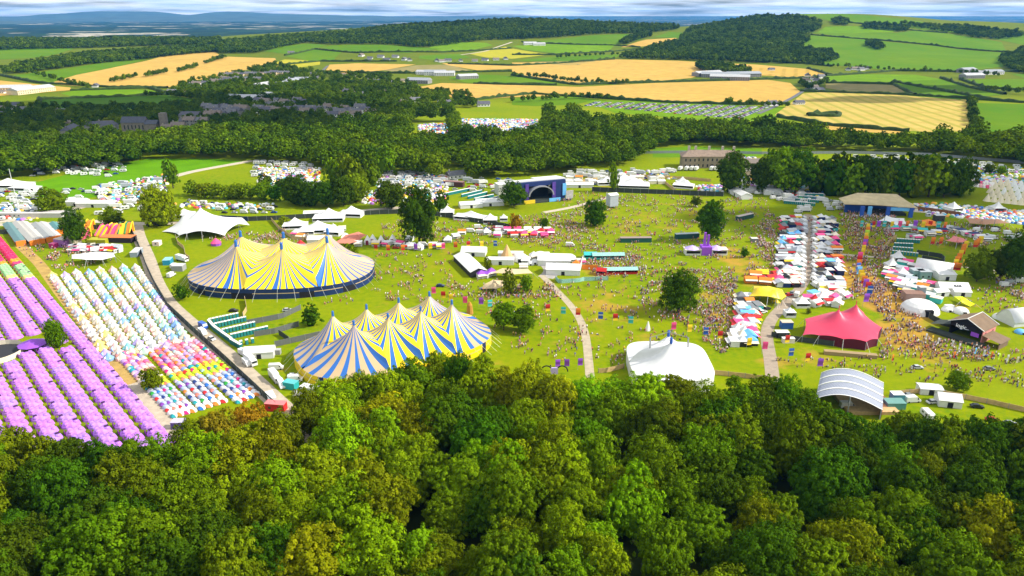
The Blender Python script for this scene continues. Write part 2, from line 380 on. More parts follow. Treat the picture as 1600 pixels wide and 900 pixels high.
FIELDS = [
 ('w', [(75, 131), (120, 117), (190, 103), (250, 89), (335, 81), (345, 88), (430, 91), (432, 97), (345, 118), (300, 127), (262, 137), (180, 136), (110, 134)]),
 ('g', [(14, 119), (60, 113), (120, 105), (180, 95), (232, 91), (190, 103), (120, 117), (75, 131), (50, 127)]), ('w', [(-60, 122), (0, 126), (110, 137), (112, 141), (0, 150), (-60, 152)]),
 ('g', [(-60, 80), (60, 75), (118, 76), (95, 83), (60, 90), (0, 93), (-60, 95)]), ('gy', [(95, 146), (130, 139), (235, 141), (262, 146), (200, 149), (110, 150)]), ('d', [(60, 155), (110, 151), (262, 149), (330, 158), (260, 170), (120, 172), (60, 168)]),
 ('g', [(412, 80), (440, 72), (480, 68), (512, 71), (480, 80), (450, 85)]), ('g', [(445, 88), (492, 77), (535, 80), (520, 95), (480, 95)]), ('g', [(500, 75), (520, 71), (600, 70), (655, 74), (690, 76), (640, 83), (560, 82)]),
 ('y', [(412, 104), (445, 93), (500, 95), (500, 101), (450, 108)]), ('w', [(385, 91), (430, 93), (405, 104), (380, 100)]), ('w', [(508, 112), (515, 101), (560, 99), (650, 101), (598, 110), (540, 115)]),
 ('t', [(598, 110), (650, 102), (700, 101), (735, 110), (690, 116), (640, 114)]), ('w', [(690, 99), (760, 99), (800, 102), (800, 108), (745, 110), (700, 102)]), ('gy', [(670, 74), (700, 65), (760, 67), (770, 71), (730, 80), (690, 80)]),
 ('y', [(732, 84), (790, 73), (800, 76), (862, 85), (800, 92), (760, 90)]), ('g', [(655, 87), (720, 84), (735, 90), (690, 95), (655, 92)]), ('w', [(655, 136), (690, 130), (800, 133), (905, 136), (1020, 130), (1200, 125), (1235, 130), (1252, 145), (1225, 162), (1160, 163), (1050, 160), (950, 152), (900, 150), (800, 152), (720, 158), (700, 150)]),
 ('ws', [(905, 137), (1020, 130), (1200, 126), (1235, 131), (1250, 144), (1225, 161), (1160, 162), (1050, 159), (950, 151), (905, 149)]),
 ('w', [(800, 98), (880, 97), (960, 93), (1060, 95), (1180, 101), (1262, 108), (1262, 116), (1235, 118), (1160, 118), (1100, 116), (1080, 122), (980, 131), (900, 132), (860, 124), (820, 118), (800, 112)]),
 ('g', [(815, 66), (900, 58), (960, 54), (1015, 52), (1000, 62), (960, 70), (900, 70)]), ('w', [(970, 74), (1010, 62), (1058, 59), (1050, 68), (1000, 73)]), ('g', [(1020, 58), (1045, 50), (1100, 52), (1070, 60)]),
 ('gy', [(800, 72), (850, 69), (960, 71), (950, 80), (880, 84), (820, 78)]), ('g', [(800, 95), (870, 88), (970, 85), (960, 92), (880, 96)]), ('t', [(830, 97), (880, 96), (940, 95), (900, 102), (840, 100)]),
 ('g', [(700, 122), (740, 116), (800, 119), (880, 128), (870, 132), (800, 131), (730, 130)]), ('g', [(800, 156), (828, 148), (905, 152), (930, 156), (900, 163), (840, 166), (800, 164)]),
 ('ws', [(1185, 107), (1262, 108), (1300, 118), (1262, 122), (1190, 118)]),
 ('g', [(1248, 78), (1262, 55), (1330, 60), (1400, 67), (1460, 72), (1576, 83), (1570, 104), (1510, 110), (1400, 111), (1330, 104), (1290, 101)]),
 ('gy', [(1290, 42), (1350, 41), (1400, 46), (1395, 51), (1330, 52), (1275, 52)]), ('g', [(1265, 50), (1300, 52), (1400, 52), (1440, 46), (1490, 54), (1565, 66), (1572, 80), (1500, 74), (1420, 67), (1340, 60)]),
 ('g', [(1235, 20), (1290, 18), (1380, 27), (1440, 34), (1490, 44), (1480, 50), (1420, 43), (1350, 38), (1300, 34), (1280, 28)]), ('gy', [(1470, 42), (1510, 46), (1512, 54), (1480, 50)]),
 ('gy', [(1285, 120), (1350, 116), (1430, 117), (1470, 124), (1510, 136), (1460, 140), (1400, 128), (1330, 130), (1292, 128)]), ('g', [(1395, 128), (1470, 124), (1520, 140), (1565, 148), (1500, 156), (1420, 150)]),
 ('t', [(1290, 131), (1330, 130), (1395, 133), (1430, 150), (1330, 144), (1290, 138)]), ('g', [(1500, 124), (1600, 124), (1680, 128), (1680, 144), (1600, 139), (1540, 138)]), ('g', [(1580, 116), (1680, 116), (1680, 124), (1600, 122)]),
 ('g', [(1550, 60), (1600, 52), (1680, 58), (1680, 72), (1600, 70)]), ('wl', [(1255, 146), (1300, 143), (1400, 148), (1510, 156), (1515, 205), (1460, 207), (1380, 202), (1300, 196), (1210, 180)]),
 ('g', [(1523, 161), (1600, 163), (1700, 166), (1700, 222), (1600, 216), (1530, 205)]), ('w', [(1285, 196), (1400, 203), (1420, 210), (1300, 204)])]
HEDGES = [[(110, 142), (235, 138), (262, 147), (330, 156)], [(0, 118), (60, 130), (180, 137), (262, 138)], [(60, 172), (62, 156), (262, 149)], [(445, 87), (492, 77), (560, 83)], [(560, 83), (690, 82), (800, 76)],
          [(412, 104), (500, 96), (620, 96)], [(508, 113), (640, 115), (800, 112)], [(700, 100), (800, 103), (960, 93)], [(800, 118), (900, 133), (1020, 129), (1200, 124), (1290, 122)], [(720, 159), (830, 147), (940, 154)], [(940, 154), (1050, 161), (1160, 164), (1230, 163)],
          [(800, 86), (870, 86), (1000, 76)], [(815, 66), (900, 70), (960, 71), (1000, 74)], [(1262, 54), (1330, 60), (1460, 71), (1576, 82)], [(1290, 119), (1400, 111), (1520, 113), (1600, 112)], [(1290, 130), (1395, 132), (1430, 150)], [(1395, 128), (1470, 142), (1560, 158)],
          [(1250, 143), (1400, 148), (1515, 155), (1600, 161)], [(1517, 157), (1520, 182), (1522, 206)], [(1215, 183), (1300, 197), (1420, 206)], [(1500, 124), (1540, 138), (1620, 142)], [(1300, 104), (1262, 100), (1200, 97), (1150, 95)], [(1262, 180), (1310, 178), (1312, 183), (1262, 181)],
          [(1300, 33), (1400, 45), (1480, 52)], [(1262, 107), (1300, 118)], [(740, 131), (800, 133), (870, 133)], [(1470, 122), (1510, 136), (1570, 148)]]
off = .25
for i, (k, p) in enumerate(FIELDS):
    drape(KN[k], poly_at(p), FM[k], off=.3+.05*(i % 3) if p[0][1] < 145 else .2)
M_hedge = mat('hedge_leaf', (.035, .065, .006), .95, .5, .25)
def hedge(pts, h=2.6, w=2.8, nm='hedge', world=False, m=None):
    P = pts if world else poly_at(pts); Q = smoothline(P, 7); T = np.gradient(Q, axis=0); T /= np.maximum(np.hypot(*T.T)[:, None], 1e-6); Nn = np.stack([-T[:, 1], T[:, 0]], -1)
    V = []; z = tz(Q[:, 0], Q[:, 1])
    for i in range(len(Q)):
        r = rnd.uniform(.65, 1.25)*(1.5 if rnd.random() < .08 else 1); ww = w*rnd.uniform(.8, 1.3)/2
        for a, b in ((-1, 0), (-.95, .7), (-.3, 1), (.35, .95), (1, .65), (1, 0)):
            V.append((Q[i, 0]+Nn[i, 0]*ww*a, Q[i, 1]+Nn[i, 1]*ww*a, z[i]-.3+(h*r)*b+.3*b))
    Fc = []
    for i in range(len(Q)-1):
        for k in range(5): Fc.append((i*6+k, i*6+k+1, i*6+6+k+1, i*6+6+k))
    return ob(nm, npmesh(nm, V, Fc, m or M_hedge))
for i, p in enumerate(HEDGES):
    near = 'wheat field' if p[0][1] > 110 else 'upland pasture'
    o = hedge(p, 4.6, 6.0); later(o, 'thin dark green hedge bounding the '+near+' on the hills', 'hedge', 'field hedges on the hills'); o.location = (0, 0, 0)
    o['_u'] = float(np.mean([q[0] for q in p]))
# distant mountains beyond the plain
def mountains(name, x0, x1, Y, hmax, seed, sx_=900):
    r = np.random.RandomState(seed); n = 160; m_ = 10; X = np.linspace(x0, x1, n); prof = np.zeros(n)
    for k in range(1, 9): prof += np.sin(X/(x1-x0)*math.pi*2*k*1.3+r.rand()*7)/k**1.1
    prof = (prof-prof.min())/(prof.max()-prof.min()); prof = (.25+.75*prof)*np.clip(np.minimum(X-x0, x1-X)/2500, 0, 1)
    V = []
    for j in range(m_):
        t = j/(m_-1); f = math.sin(t*math.pi)
        for i in range(n): V.append((X[i], Y+(t-.5)*5200, -26+hmax*prof[i]*f*(1+.18*math.sin(i*.9+j*1.3)*(1-f))))
    idx = np.arange(n*m_).reshape(m_, n); Fq = np.stack([idx[:-1, :-1], idx[:-1, 1:], idx[1:, 1:], idx[1:, :-1]], -1).reshape(-1, 4)
    return tag(ob(name, npmesh(name, V, Fq, mat('mountain_heath', (.05, .085, .06), .95, .4, .002), smooth=True)), kind='structure')
mountains('mountains', -19500, -3500, 19500, 215, 3); mountains('mountains', -15000, 1500, 21500, 230, 8); mountains('mountains', -17500, -8000, 13500, 120, 5)
# roads and paths
M_road = mat('pale_hardcore_track', (.46, .38, .28), .95, .2, .4); M_tar = mat('tarmac', (.13, .13, .135), .9, .2, .3); M_sand = mat('worn_sandy_earth', (.42, .27, .075), .95, .25, .25)
M_gravel = mat('pale_gravel', (.50, .43, .33), .95, .15, .5)
def gp(*p): return [G(u, v) for u, v in p]
ribbon('main_road', gp((213, 352), (217, 370), (232, 405), (243, 440), (262, 474), (300, 508), (345, 545), (392, 590), (445, 640), (500, 690)), 7.5, M_road, .03)
ribbon('verge', gp((222, 365), (236, 405), (247, 436), (268, 470)), 2.0, M_gravel, .02)
ribbon('cross_road', gp((-60, 352), (60, 350), (150, 345), (215, 350), (300, 348), (400, 342), (470, 338), (560, 330), (700, 318)), 7, M_gravel, .05)
ribbon('camp_road', gp((-60, 349), (20, 345), (80, 335), (150, 318), (220, 290), (300, 268), (395, 251)), 9, M_gravel, .07)
ribbon('sandy_path', gp((30, 382), (62, 412), (95, 458), (130, 502), (165, 552), (200, 594), (230, 628), (262, 676), (285, 710)), 5.5, M_sand, .03)
ribbon('lower_track', gp((205, 600), (232, 630), (265, 678), (290, 715)), 7.0, M_road, .06)
ribbon('central_path', gp((846, 430), (862, 446), (888, 472), (906, 496), (915, 520), (918, 545), (922, 590)), 3.5, mat('path_gravel', (.42, .35, .24), .95, .2, .5), .05)
ribbon('lane', gp((1262, 335), (1263, 380), (1262, 430), (1250, 452), (1225, 478), (1202, 500), (1196, 525), (1204, 560), (1208, 600)), 5.2, mat('worn_lane', (.34, .27, .2), .95, .2, .4), .05)
ribbon('arena_path', gp((850, 332), (890, 325), (925, 316), (950, 308)), 4.5, M_gravel, .05)
ribbon('arena_path', gp((1310, 397), (1340, 400), (1385, 403)), 3, M_gravel, .05)
ribbon('arena_path', gp((1475, 413), (1520, 419), (1560, 424)), 2.6, M_gravel, .05)
ribbon('far_road', gp((1405, 328), (1500, 336), (1600, 342), (1680, 348)), 5, M_gravel, .05)
ribbon('yard', gp((850, 408), (870, 425), (852, 434)), 9, mat('yard_surface', (.36, .33, .30), .95, .2, .4), .03)
ribbon('country_lane', [at(*q) for q in ((1185, 178), (1215, 165), (1240, 152), (1262, 138))], 7, M_tar, .5, 10)
ribbon('country_lane', [at(*q) for q in ((490, 128), (500, 115), (512, 103))], 7, M_tar, .5, 10)
ribbon('country_lane', [at(*q) for q in ((720, 86), (760, 80), (800, 66))], 8, M_gravel, .6, 12)
drape('fresh_grass', gp((30, 292), (130, 266), (232, 248), (330, 248), (385, 252), (300, 268), (220, 288), (150, 308), (90, 316), (20, 300)), field_mat('short_bright_grass', (.13, .30, .001), (.10, .26, .001)), .04)
drape('fresh_grass', gp((1020, 232), (1075, 229), (1190, 232), (1190, 244), (1060, 246), (1020, 246)), field_mat('lawn', (.13, .26, .006), (.11, .23, .006)), .04)
# the shaded hollow of shorter, greener grass at the lone tree
# ------------------------------------------------------------------ clouds high above (they shade the town and the crowd) and the haze
M_cloud = mat('cloud_vapour', (.9, .9, .9), 1, .05, .002)
def cloud(cx, cy, rx, ry, z=900, n=26, seed=1):
    r = random.Random(seed); bm = bmesh.new(); bmesh.ops.create_icosphere(bm, subdivisions=2, radius=1); base = [v.co.copy() for v in bm.verts]; fs = [tuple(v.index for v in f.verts) for f in bm.faces]; bm.free(); mb = MB()
    for i in range(n):
        a = r.uniform(0, 6.28); q = math.sqrt(r.random())*.8; R = r.uniform(.22, .42); c = Vector((math.cos(a)*q*rx, math.sin(a)*q*ry, r.uniform(0, 30)))
        mb.add([(c.x+p.x*R*rx, c.y+p.y*R*ry, c.z+p.z*min(rx, ry)*R*(.6 if p.z > 0 else .15)) for p in base], fs)
    o = mb.build('cloud', M_cloud, smooth=True); o.location = (cx, cy, z); return tag(o, kind='structure')
def shade(u, v, rx, ry, seed, z=900):
    x, y = at(u, v); k = (z-float(tz(x, y)))/SUN.z
    cloud(x+SUN.x*k, y+SUN.y*k, rx, ry, z, seed=seed)
shade(110, 178, 380, 200, 1); shade(330, 184, 300, 140, 2); shade(1420, 138, 190, 90, 3); shade(1400, 156, 150, 50, 9); shade(1400, 358, 105, 62, 4); shade(1500, 300, 150, 70, 6); shade(1500, 392, 75, 34, 7); shade(700, 38, 380, 200, 5)
def haze():
    mb = MB(); mb.box(-34000, 34000, -2600, 27000, -40, 330)
    m = bpy.data.materials.new('haze_air'); m.use_nodes = True; n = m.node_tree.nodes; n.clear(); o = n.new('ShaderNodeOutputMaterial'); v = n.new('ShaderNodeVolumePrincipled')
    v.inputs['Color'].default_value = (.10, .44, 1, 1); v.inputs['Density'].default_value = 2.9e-5; v.inputs['Anisotropy'].default_value = .1
    m.node_tree.links.new(v.outputs[0], o.inputs['Volume'])
    return tag(mb.build('haze', m), kind='stuff')
if HAZE: haze()
# ------------------------------------------------------------------ foliage
def leaf_mat(name, color, var=.5, hue=True, trans=.16):
    """color 'OBJ': the tree's own colour; a tuple: mass of trees, each instance shifted by its own random"""
    m = bpy.data.materials.new(name); n, l, b = nodes(m); n.remove(b); out = n['Material Output']
    a = n.new('ShaderNodeAttribute'); a.attribute_name = 'tint'; oi = n.new('ShaderNodeObjectInfo')
    if color == 'OBJ': base = oi.outputs['Color']
    else:
        r = n.new('ShaderNodeValToRGB'); e = r.color_ramp.elements; e[0].position = 0; e[0].color = (*color[0], 1); e[1].position = 1; e[1].color = (*color[-1], 1)
        for i in range(1, len(color)-1):
            q = e.new(i/(len(color)-1)); q.color = (*color[i], 1)
        g_ = n.new('ShaderNodeNewGeometry'); f_ = noise_mix(n, l, g_.outputs['Position'], .011, .32, .68, 4); mm = n.new('ShaderNodeMath'); mm.operation = 'MULTIPLY_ADD'; mm.inputs[1].default_value = .45; l.new(oi.outputs['Random'], mm.inputs[0]); m2_ = n.new('ShaderNodeMath'); m2_.operation = 'MULTIPLY'; m2_.inputs[1].default_value = .55; l.new(f_, m2_.inputs[0]); l.new(m2_.outputs[0], mm.inputs[2]); l.new(mm.outputs[0], r.inputs[0]); base = r.outputs[0]
    c = mixc(n, l, 1.0, base, a.outputs['Color'], 'MULTIPLY')
    d = n.new('ShaderNodeBsdfDiffuse'); l.new(c, d.inputs[0]); t = n.new('ShaderNodeBsdfTranslucent'); c2 = mixc(n, l, 1.0, c, (1.35, 1.15, .35), 'MULTIPLY'); l.new(c2, t.inputs[0])
    mx = n.new('ShaderNodeMixShader'); mx.inputs[0].default_value = trans; l.new(d.outputs[0], mx.inputs[1]); l.new(t.outputs[0], mx.inputs[2]); l.new(mx.outputs[0], out.inputs[0]); return m
M_leaf = leaf_mat('tree_leaves', 'OBJ'); M_bark = mat('bark', (.11, .085, .06), .95, .35, 3)
def crown_mesh(seed, nlobe, nclump, nleaf, R=1.0, leaf=.05, squash=.8, lobe=.38, clump=.36, core=True, conical=0.0, mats=None):
    """unit crown centred at 0 (radius about 1): lobes > clumps > leaf faces, round a filler core whose colour is darkened like inner shade"""
    r = np.random.RandomState(seed); V = []; T = []
    def sph(n, up=-.35):
        k = np.arange(n)+.5; z = 1-k/n*(1-up); ph = k*2.399963+r.rand()*6.3; q = np.sqrt(np.maximum(0, 1-z*z)); return np.stack([q*np.cos(ph), q*np.sin(ph), z], -1)
    lobes = sph(nlobe, -.55)*r.uniform(.74, 1.16, (nlobe, 1))+r.normal(0, .17, (nlobe, 3)); lr = lobe*r.uniform(.7, 1.25, nlobe)
    cen = lobes*(1-lr[:, None]*.85)
    if conical: cen[:, :2] *= (1-conical*(cen[:, 2:3]*.5+.5)); cen[:, 2] *= 1.5
    cl = []; clr = []; lt = []
    for i in range(nlobe):
        d = sph(nclump, -.5)+r.normal(0, .15, (nclump, 3)); cl.append(cen[i]+d*lr[i]); clr.append(np.full(nclump, lr[i]*clump)*r.uniform(.7, 1.3, nclump)); lt.append(np.clip(r.normal(1, .16)*r.normal(1, .16, nclump), .5, 1.6))
    cl = np.concatenate(cl); clr = np.concatenate(clr); lt = np.concatenate(lt)
    n = len(cl)*nleaf; c = np.repeat(cl, nleaf, 0); rr = np.repeat(clr, nleaf); tt = np.repeat(lt, nleaf)
    d = r.normal(0, 1, (n, 3)); d /= np.linalg.norm(d, axis=1)[:, None]; d[:, 2] = np.where(d[:, 2] < -.3, -d[:, 2], d[:, 2])
    p = c+d*(rr*r.uniform(.55, 1.05, n))[:, None]
    nn = d*1.2+.5*c/np.maximum(np.linalg.norm(c, axis=1)[:, None], .2)+r.normal(0, .33, (n, 3)); nn /= np.linalg.norm(nn, axis=1)[:, None]
    a = np.cross(nn, r.normal(0, 1, (n, 3))); a /= np.linalg.norm(a, axis=1)[:, None]; b = np.cross(nn, a)
    s = (leaf*r.uniform(.6, 1.35, n))[:, None]; q = r.uniform(.7, 1.2, (n, 1))
    V = np.stack([p-a*s-b*s*q*.4, p+a*s*.2-b*s*q, p+a*s+b*s*q*.4, p-a*s*.2+b*s*q], 1).reshape(-1, 3)
    V[:, 2] *= squash; Fq = np.arange(len(V)).reshape(-1, 4)
    tint = np.clip(tt*r.normal(1, .08, n), .4, 1.8)[:, None]*np.ones(3); hue = r.normal(0, .04, n); tint[:, 0] *= 1+hue*1.2+(tt-1)*.12; tint[:, 2] *= 1-hue
    if core:  # unseen filler blob, tinted darker so gaps between leaves look shaded
        bm = bmesh.new(); bmesh.ops.create_icosphere(bm, subdivisions=2, radius=.66); cv = np.array([v.co for v in bm.verts])*r.uniform(.8, 1.1, (len(bm.verts), 1)); cf = [[v.index for v in f.verts] for f in bm.faces]; bm.free()
        if conical: cv[:, :2] *= (1-conical*(cv[:, 2:3]*.5+.5)); cv[:, 2] *= 1.5
        cv[:, 2] *= squash; o = len(V); V = np.concatenate([V, cv]); Fq = np.concatenate([Fq, np.array([(f[0]+o, f[1]+o, f[2]+o, f[2]+o) for f in cf])]); tint = np.concatenate([tint, np.full((len(cf), 3), .8)])
    # degenerate quads of the core become triangles through from_pydata-free path: keep as tri by repeating is not allowed, so split
    k = Fq[:, 2] != Fq[:, 3]; me = bpy.data.meshes.new('crown'); quads = Fq[k]; tris = Fq[~k][:, :3]
    me.vertices.add(len(V)); me.vertices.foreach_set('co', V.astype(np.float32).ravel()); li = np.concatenate([quads.ravel(), tris.ravel()]).astype(np.int32)
    me.loops.add(len(li)); me.loops.foreach_set('vertex_index', li); ls = np.concatenate([np.arange(len(quads))*4, len(quads)*4+np.arange(len(tris))*3]).astype(np.int32)
    me.polygons.add(len(ls)); me.polygons.foreach_set('loop_start', ls); me.materials.append(mats or M_leaf); me.update(calc_edges=True)
    at = me.attributes.new('tint', 'FLOAT_COLOR', 'FACE'); cc = np.ones((len(ls), 4), np.float32); cc[:, :3] = np.concatenate([tint[k], tint[~k]]); at.data.foreach_set('color', cc.ravel())
    return me
def trunk_mesh(seed, h=1.0, r0=.04, limbs=6, reach=.45):
    r = random.Random(seed); mb = MB(); p = Vector((0, 0, -.02)); pts = [p]
    for i in range(4): p = p+Vector((r.uniform(-.02, .02), r.uniform(-.02, .02), h/4)); pts.append(p)
    for i in range(4): mb.tube(pts[i], pts[i+1], r0*(1-.2*i), r0*(1-.2*(i+1)), 7)
    for i in range(limbs):
        a = 6.28*i/limbs+r.uniform(-.4, .4); s = pts[1+i % 3].lerp(pts[2+i % 3], r.random()); m_ = s+Vector((math.cos(a)*reach*.5, math.sin(a)*reach*.5, .16)); e = m_+Vector((math.cos(a+.3)*reach*.5, math.sin(a+.3)*reach*.5, .2))
        mb.tube(s, m_, r0*.42, r0*.28, 5); mb.tube(m_, e, r0*.28, r0*.08, 5)
    return mb.mesh('trunk', M_bark, True)
NEARC = [crown_mesh(100+i, [22, 26, 18, 24, 20, 28][i], 22, 36, leaf=.031, squash=[.85, .95, 1.05, .8, 1.0, .9][i], lobe=[.36, .33, .42, .34, .38, .32][i]) for i in range(6)]
MIDC = [crown_mesh(200+i, [14, 12, 16, 13][i], 9, 11, leaf=.085, squash=[1.0, .9, 1.15, .85][i]) for i in range(4)]
CONC = [crown_mesh(300, 16, 9, 12, leaf=.085, squash=1.0, conical=.75)]
TRUNKS = [trunk_mesh(i) for i in range(3)]
TCOL = {'dark green': (.050, .105, .003), 'mid green': (.100, .165, .003), 'olive green': (.135, .195, .003), 'fresh green': (.165, .255, .003), 'yellow-green': (.205, .305, .004), 'rust-tinged': (.25, .155, .008), 'bluish green': (.022, .052, .015)}
def tree(x, y, R, h, meshes, colname, name='broadleaf_tree', cfrac=None):
    """crown radius R, total height h; the trunk stands on the ground"""
    z = float(tz(x, y)); me = meshes[rnd.randrange(len(meshes))]
    sq = R if cfrac is None else cfrac
    t = empty(name, (x, y, z)); k = TCOL[colname]; j = [rnd.uniform(.82, 1.2) for _ in range(3)]
    zr = (me.get('zext') or 1.0)
    c = ob('crown', me, t); half = h*rnd.uniform(.80, .92)/(zr+(me.get('zlo') or .9)); c.scale = (R, R*rnd.uniform(.88, 1.1), half); c.location = (0, 0, h-half*zr*.98); c.rotation_euler = (0, 0, rnd.uniform(0, 6.28)); c.color = (k[0]*j[0], k[1]*j[1], k[2], 1)
    tr = ob('trunk', TRUNKS[rnd.randrange(3)], t); tr.scale = (h*.62, h*.62, max(h-half*1.2, h*.3)); return t
for me in NEARC+MIDC+CONC:
    z = np.empty(len(me.vertices)*3, np.float32); me.vertices.foreach_get('co', z); me['zext'] = float(np.percentile(z.reshape(-1, 3)[:, 2], 99.7)); me['zlo'] = -float(np.percentile(z.reshape(-1, 3)[:, 2], 1))
def wood(name, pts, meshes, kmin, kmax, hvar=(.8, 1.2), seed=0, zoff=0.0, flat=1.0):
    """a mass of trees: geometry-node instances of the given crowns on the given ground points"""
    r = np.random.RandomState(seed); P = np.array(pts, float); z = tz(P[:, 0], P[:, 1]); n = len(P)
    s = r.uniform(kmin, kmax, n); hv = s*r.uniform(*hvar, n)*flat
    me = bpy.data.meshes.new(name); me.vertices.add(n); me.vertices.foreach_set('co', np.c_[P, z+hv*1.0+zoff+s*.25].astype(np.float32).ravel())
    a = me.attributes.new('sc', 'FLOAT_VECTOR', 'POINT'); a.data.foreach_set('vector', np.c_[s, s, hv].astype(np.float32).ravel())
    a = me.attributes.new('rz', 'FLOAT_VECTOR', 'POINT'); a.data.foreach_set('vector', np.c_[np.zeros(n), np.zeros(n), r.uniform(0, 6.28, n)].astype(np.float32).ravel())
    o = ob(name, me); c = bpy.data.collections.new(name+'_kinds')
    for m in meshes:
        q = bpy.data.objects.new('crown_kind', m); c.objects.link(q)
    ng = bpy.data.node_groups.new(name, 'GeometryNodeTree'); ng.interface.new_socket('Geometry', in_out='INPUT', socket_type='NodeSocketGeometry'); ng.interface.new_socket('Geometry', in_out='OUTPUT', socket_type='NodeSocketGeometry')
    n_ = ng.nodes; l = ng.links; gi = n_.new('NodeGroupInput'); go = n_.new('NodeGroupOutput'); ip = n_.new('GeometryNodeInstanceOnPoints'); ci = n_.new('GeometryNodeCollectionInfo')
    ci.inputs['Collection'].default_value = c; ci.inputs['Separate Children'].default_value = True; ci.inputs['Reset Children'].default_value = True
    m2p = n_.new('GeometryNodeMeshToPoints'); l.new(gi.outputs[0], m2p.inputs[0]); l.new(m2p.outputs[0], ip.inputs['Points']); l.new(ci.outputs[0], ip.inputs['Instance']); ip.inputs['Pick Instance'].default_value = True
    ri = n_.new('FunctionNodeRandomValue'); ri.data_type = 'INT'; ri.inputs['Min'].default_value = 0; ri.inputs['Max'].default_value = len(meshes)-1; l.new(ri.outputs['Value'], ip.inputs['Instance Index']) if False else None
    for s_ in ri.outputs:
        if s_.enabled: l.new(s_, ip.inputs['Instance Index']); break
    for nm, tgt in (('sc', 'Scale'), ('rz', 'Rotation')):
        na = n_.new('GeometryNodeInputNamedAttribute'); na.data_type = 'FLOAT_VECTOR'; na.inputs['Name'].default_value = nm
        for s_ in na.outputs:
            if s_.enabled and s_.name == 'Attribute': l.new(s_, ip.inputs[tgt]); break
    l.new(ip.outputs[0], go.inputs[0]); md = o.modifiers.new('trees', 'NODES'); md.node_group = ng
    return tag(o, kind='stuff')
def scatter(poly, step, seed=0, holes=(), jit=.42):
    r = np.random.RandomState(seed); P = np.array(poly); xs = np.arange(P[:, 0].min(), P[:, 0].max(), step); ys = np.arange(P[:, 1].min(), P[:, 1].max(), step*.87)
    X, Y = np.meshgrid(xs, ys); X[1::2] += step/2; X = X.ravel()+r.uniform(-jit, jit, X.size)*step; Y = Y.ravel()+r.uniform(-jit, jit, Y.size)*step
    k = inpoly(poly, X, Y)
    for h in holes: k &= ~inpoly(h, X, Y)
    return np.stack([X[k], Y[k]], -1)
def gleaf(name, cols): return leaf_mat(name, cols)
L_mid = leaf_mat('mid_wood_leaves', [(.030, .07, .005), (.045, .095, .004), (.075, .14, .004), (.10, .17, .004), (.13, .195, .004), (.19, .25, .005)]); L_far = leaf_mat('hill_wood_leaves', [(.030, .06, .004), (.05, .095, .003), (.09, .15, .003), (.14, .20, .003)], trans=.1)
def remat(me, m):
    c = me.copy(); c.materials[0] = m; return c
W_MID = [remat(m, L_mid) for m in MIDC]; W_FAR = [crown_mesh(400+i, 9, 5, 5, leaf=.2, squash=1.0, mats=L_far) for i in range(3)]; W_CON = [crown_mesh(410, 10, 5, 5, leaf=.17, conical=.8, mats=L_far)]
# ------------------------------------------------------------------ trees
NTREE = 0
EDGE = [(-260, 640), (-60, 655), (0, 668), (60, 678), (130, 690), (185, 690), (250, 682), (290, 655), (340, 640), (400, 632), (440, 640), (470, 612), (520, 590), (575, 575), (630, 580), (650, 548), (700, 543), (745, 556), (780, 575), (840, 566), (890, 592), (940, 588), (990, 600), (1020, 582), (1050, 582), (1075, 596), (1120, 600), (1150, 590), (1185, 600), (1215, 574), (1250, 592), (1280, 622), (1330, 650), (1370, 660), (1400, 640), (1440, 648), (1500, 655), (1560, 648), (1600, 655), (1850, 660)]
def edge_v(u): return float(np.interp(u, [e[0] for e in EDGE], [e[1] for e in EDGE]))
rt = random.Random(5)
fg = []
u = -200
while u < 1800:
    h = rt.uniform(15, 20); v = edge_v(u)+rt.uniform(0, 4); x, y = G(u, v, h*.99); R = rt.uniform(5.5, 8); fg.append((x, y, R, h, u, 0)); u += R*1.35/mpp(x, y, h)
def blocked(x, y):
    for (gu, gv, r) in ((938, 715, 6.5), (1045, 845, 7.5), (1578, 800, 8), (1020, 902, 3.5), (1350, 800, 3)):
        a, b = G(gu, gv, 8)
        if math.hypot(x-a, y-b) < r: return True
    return False
rows = scatter([(-190, 84), (190, 84), (250, 235), (-260, 235)], 11.7, 3, jit=.4)
for x, y in rows:
    h = rt.uniform(12, 22); R = rt.uniform(4.6, 6.4)+(h-12)*.30; pu, pv = proj(x, y, h)
    if pu < -120 or pu > 1720 or pv > 965 or blocked(x, y): continue
    if pv < edge_v(pu)+13: continue
    if min(math.hypot(x-f[0], y-f[1]) for f in fg if f[5] == 0) < 6.6: continue
    fg.append((x, y, R, h, pu, 1))
LMK = [(0, 280, 'purple tents'), (280, 430, 'sandy path end'), (430, 800, 'big tops'), (800, 960, 'central gravel path'), (960, 1140, 'white big top'), (1140, 1280, 'lower lane end'), (1280, 1420, 'arched roof stage'), (1420, 1900, 'timber fence')]
for (x, y, R, h, pu, inner) in fg:
    q = mnoise.noise(Vector((x/34, y/34, 3.1)))+rt.uniform(-.32, .32)-.24*min(1, max(0, (pu-1000)/250))-.12*min(1, max(0, (300-pu)/200))+.10*(350 < pu < 950)
    cn = 'dark green' if q < -.22 else 'mid green' if q < .04 else 'olive green' if q < .18 else 'fresh green' if q < .42 else 'yellow-green'
    if (330 < pu < 400 and not inner) or (rt.random() < .0): cn = 'rust-tinged'
    t = tree(x, y, R, h, NEARC, cn)
    size = 'tall' if h > 20.5 else 'low' if h < 17.5 else 'broad'
    pv = proj(x, y, h)[1]
    if not inner:
        lm = [k for a, b, k in LMK if a <= pu < b] or ['frame side']
        later(t, f'{size} {cn} tree at the wood edge by the {lm[0]}' if lm[0] != 'frame side' else f'{size} {cn} tree on outer wood edge', 'tree', 'trees of the wood below the festival')
    else:
        band = 'upper part' if pv < 700 else 'middle' if pv < 790 else 'bottom'
        later(t, f'{size} {cn} tree in the {band} of the near wood', 'tree', 'trees of the wood below the festival')
    NTREE += 1
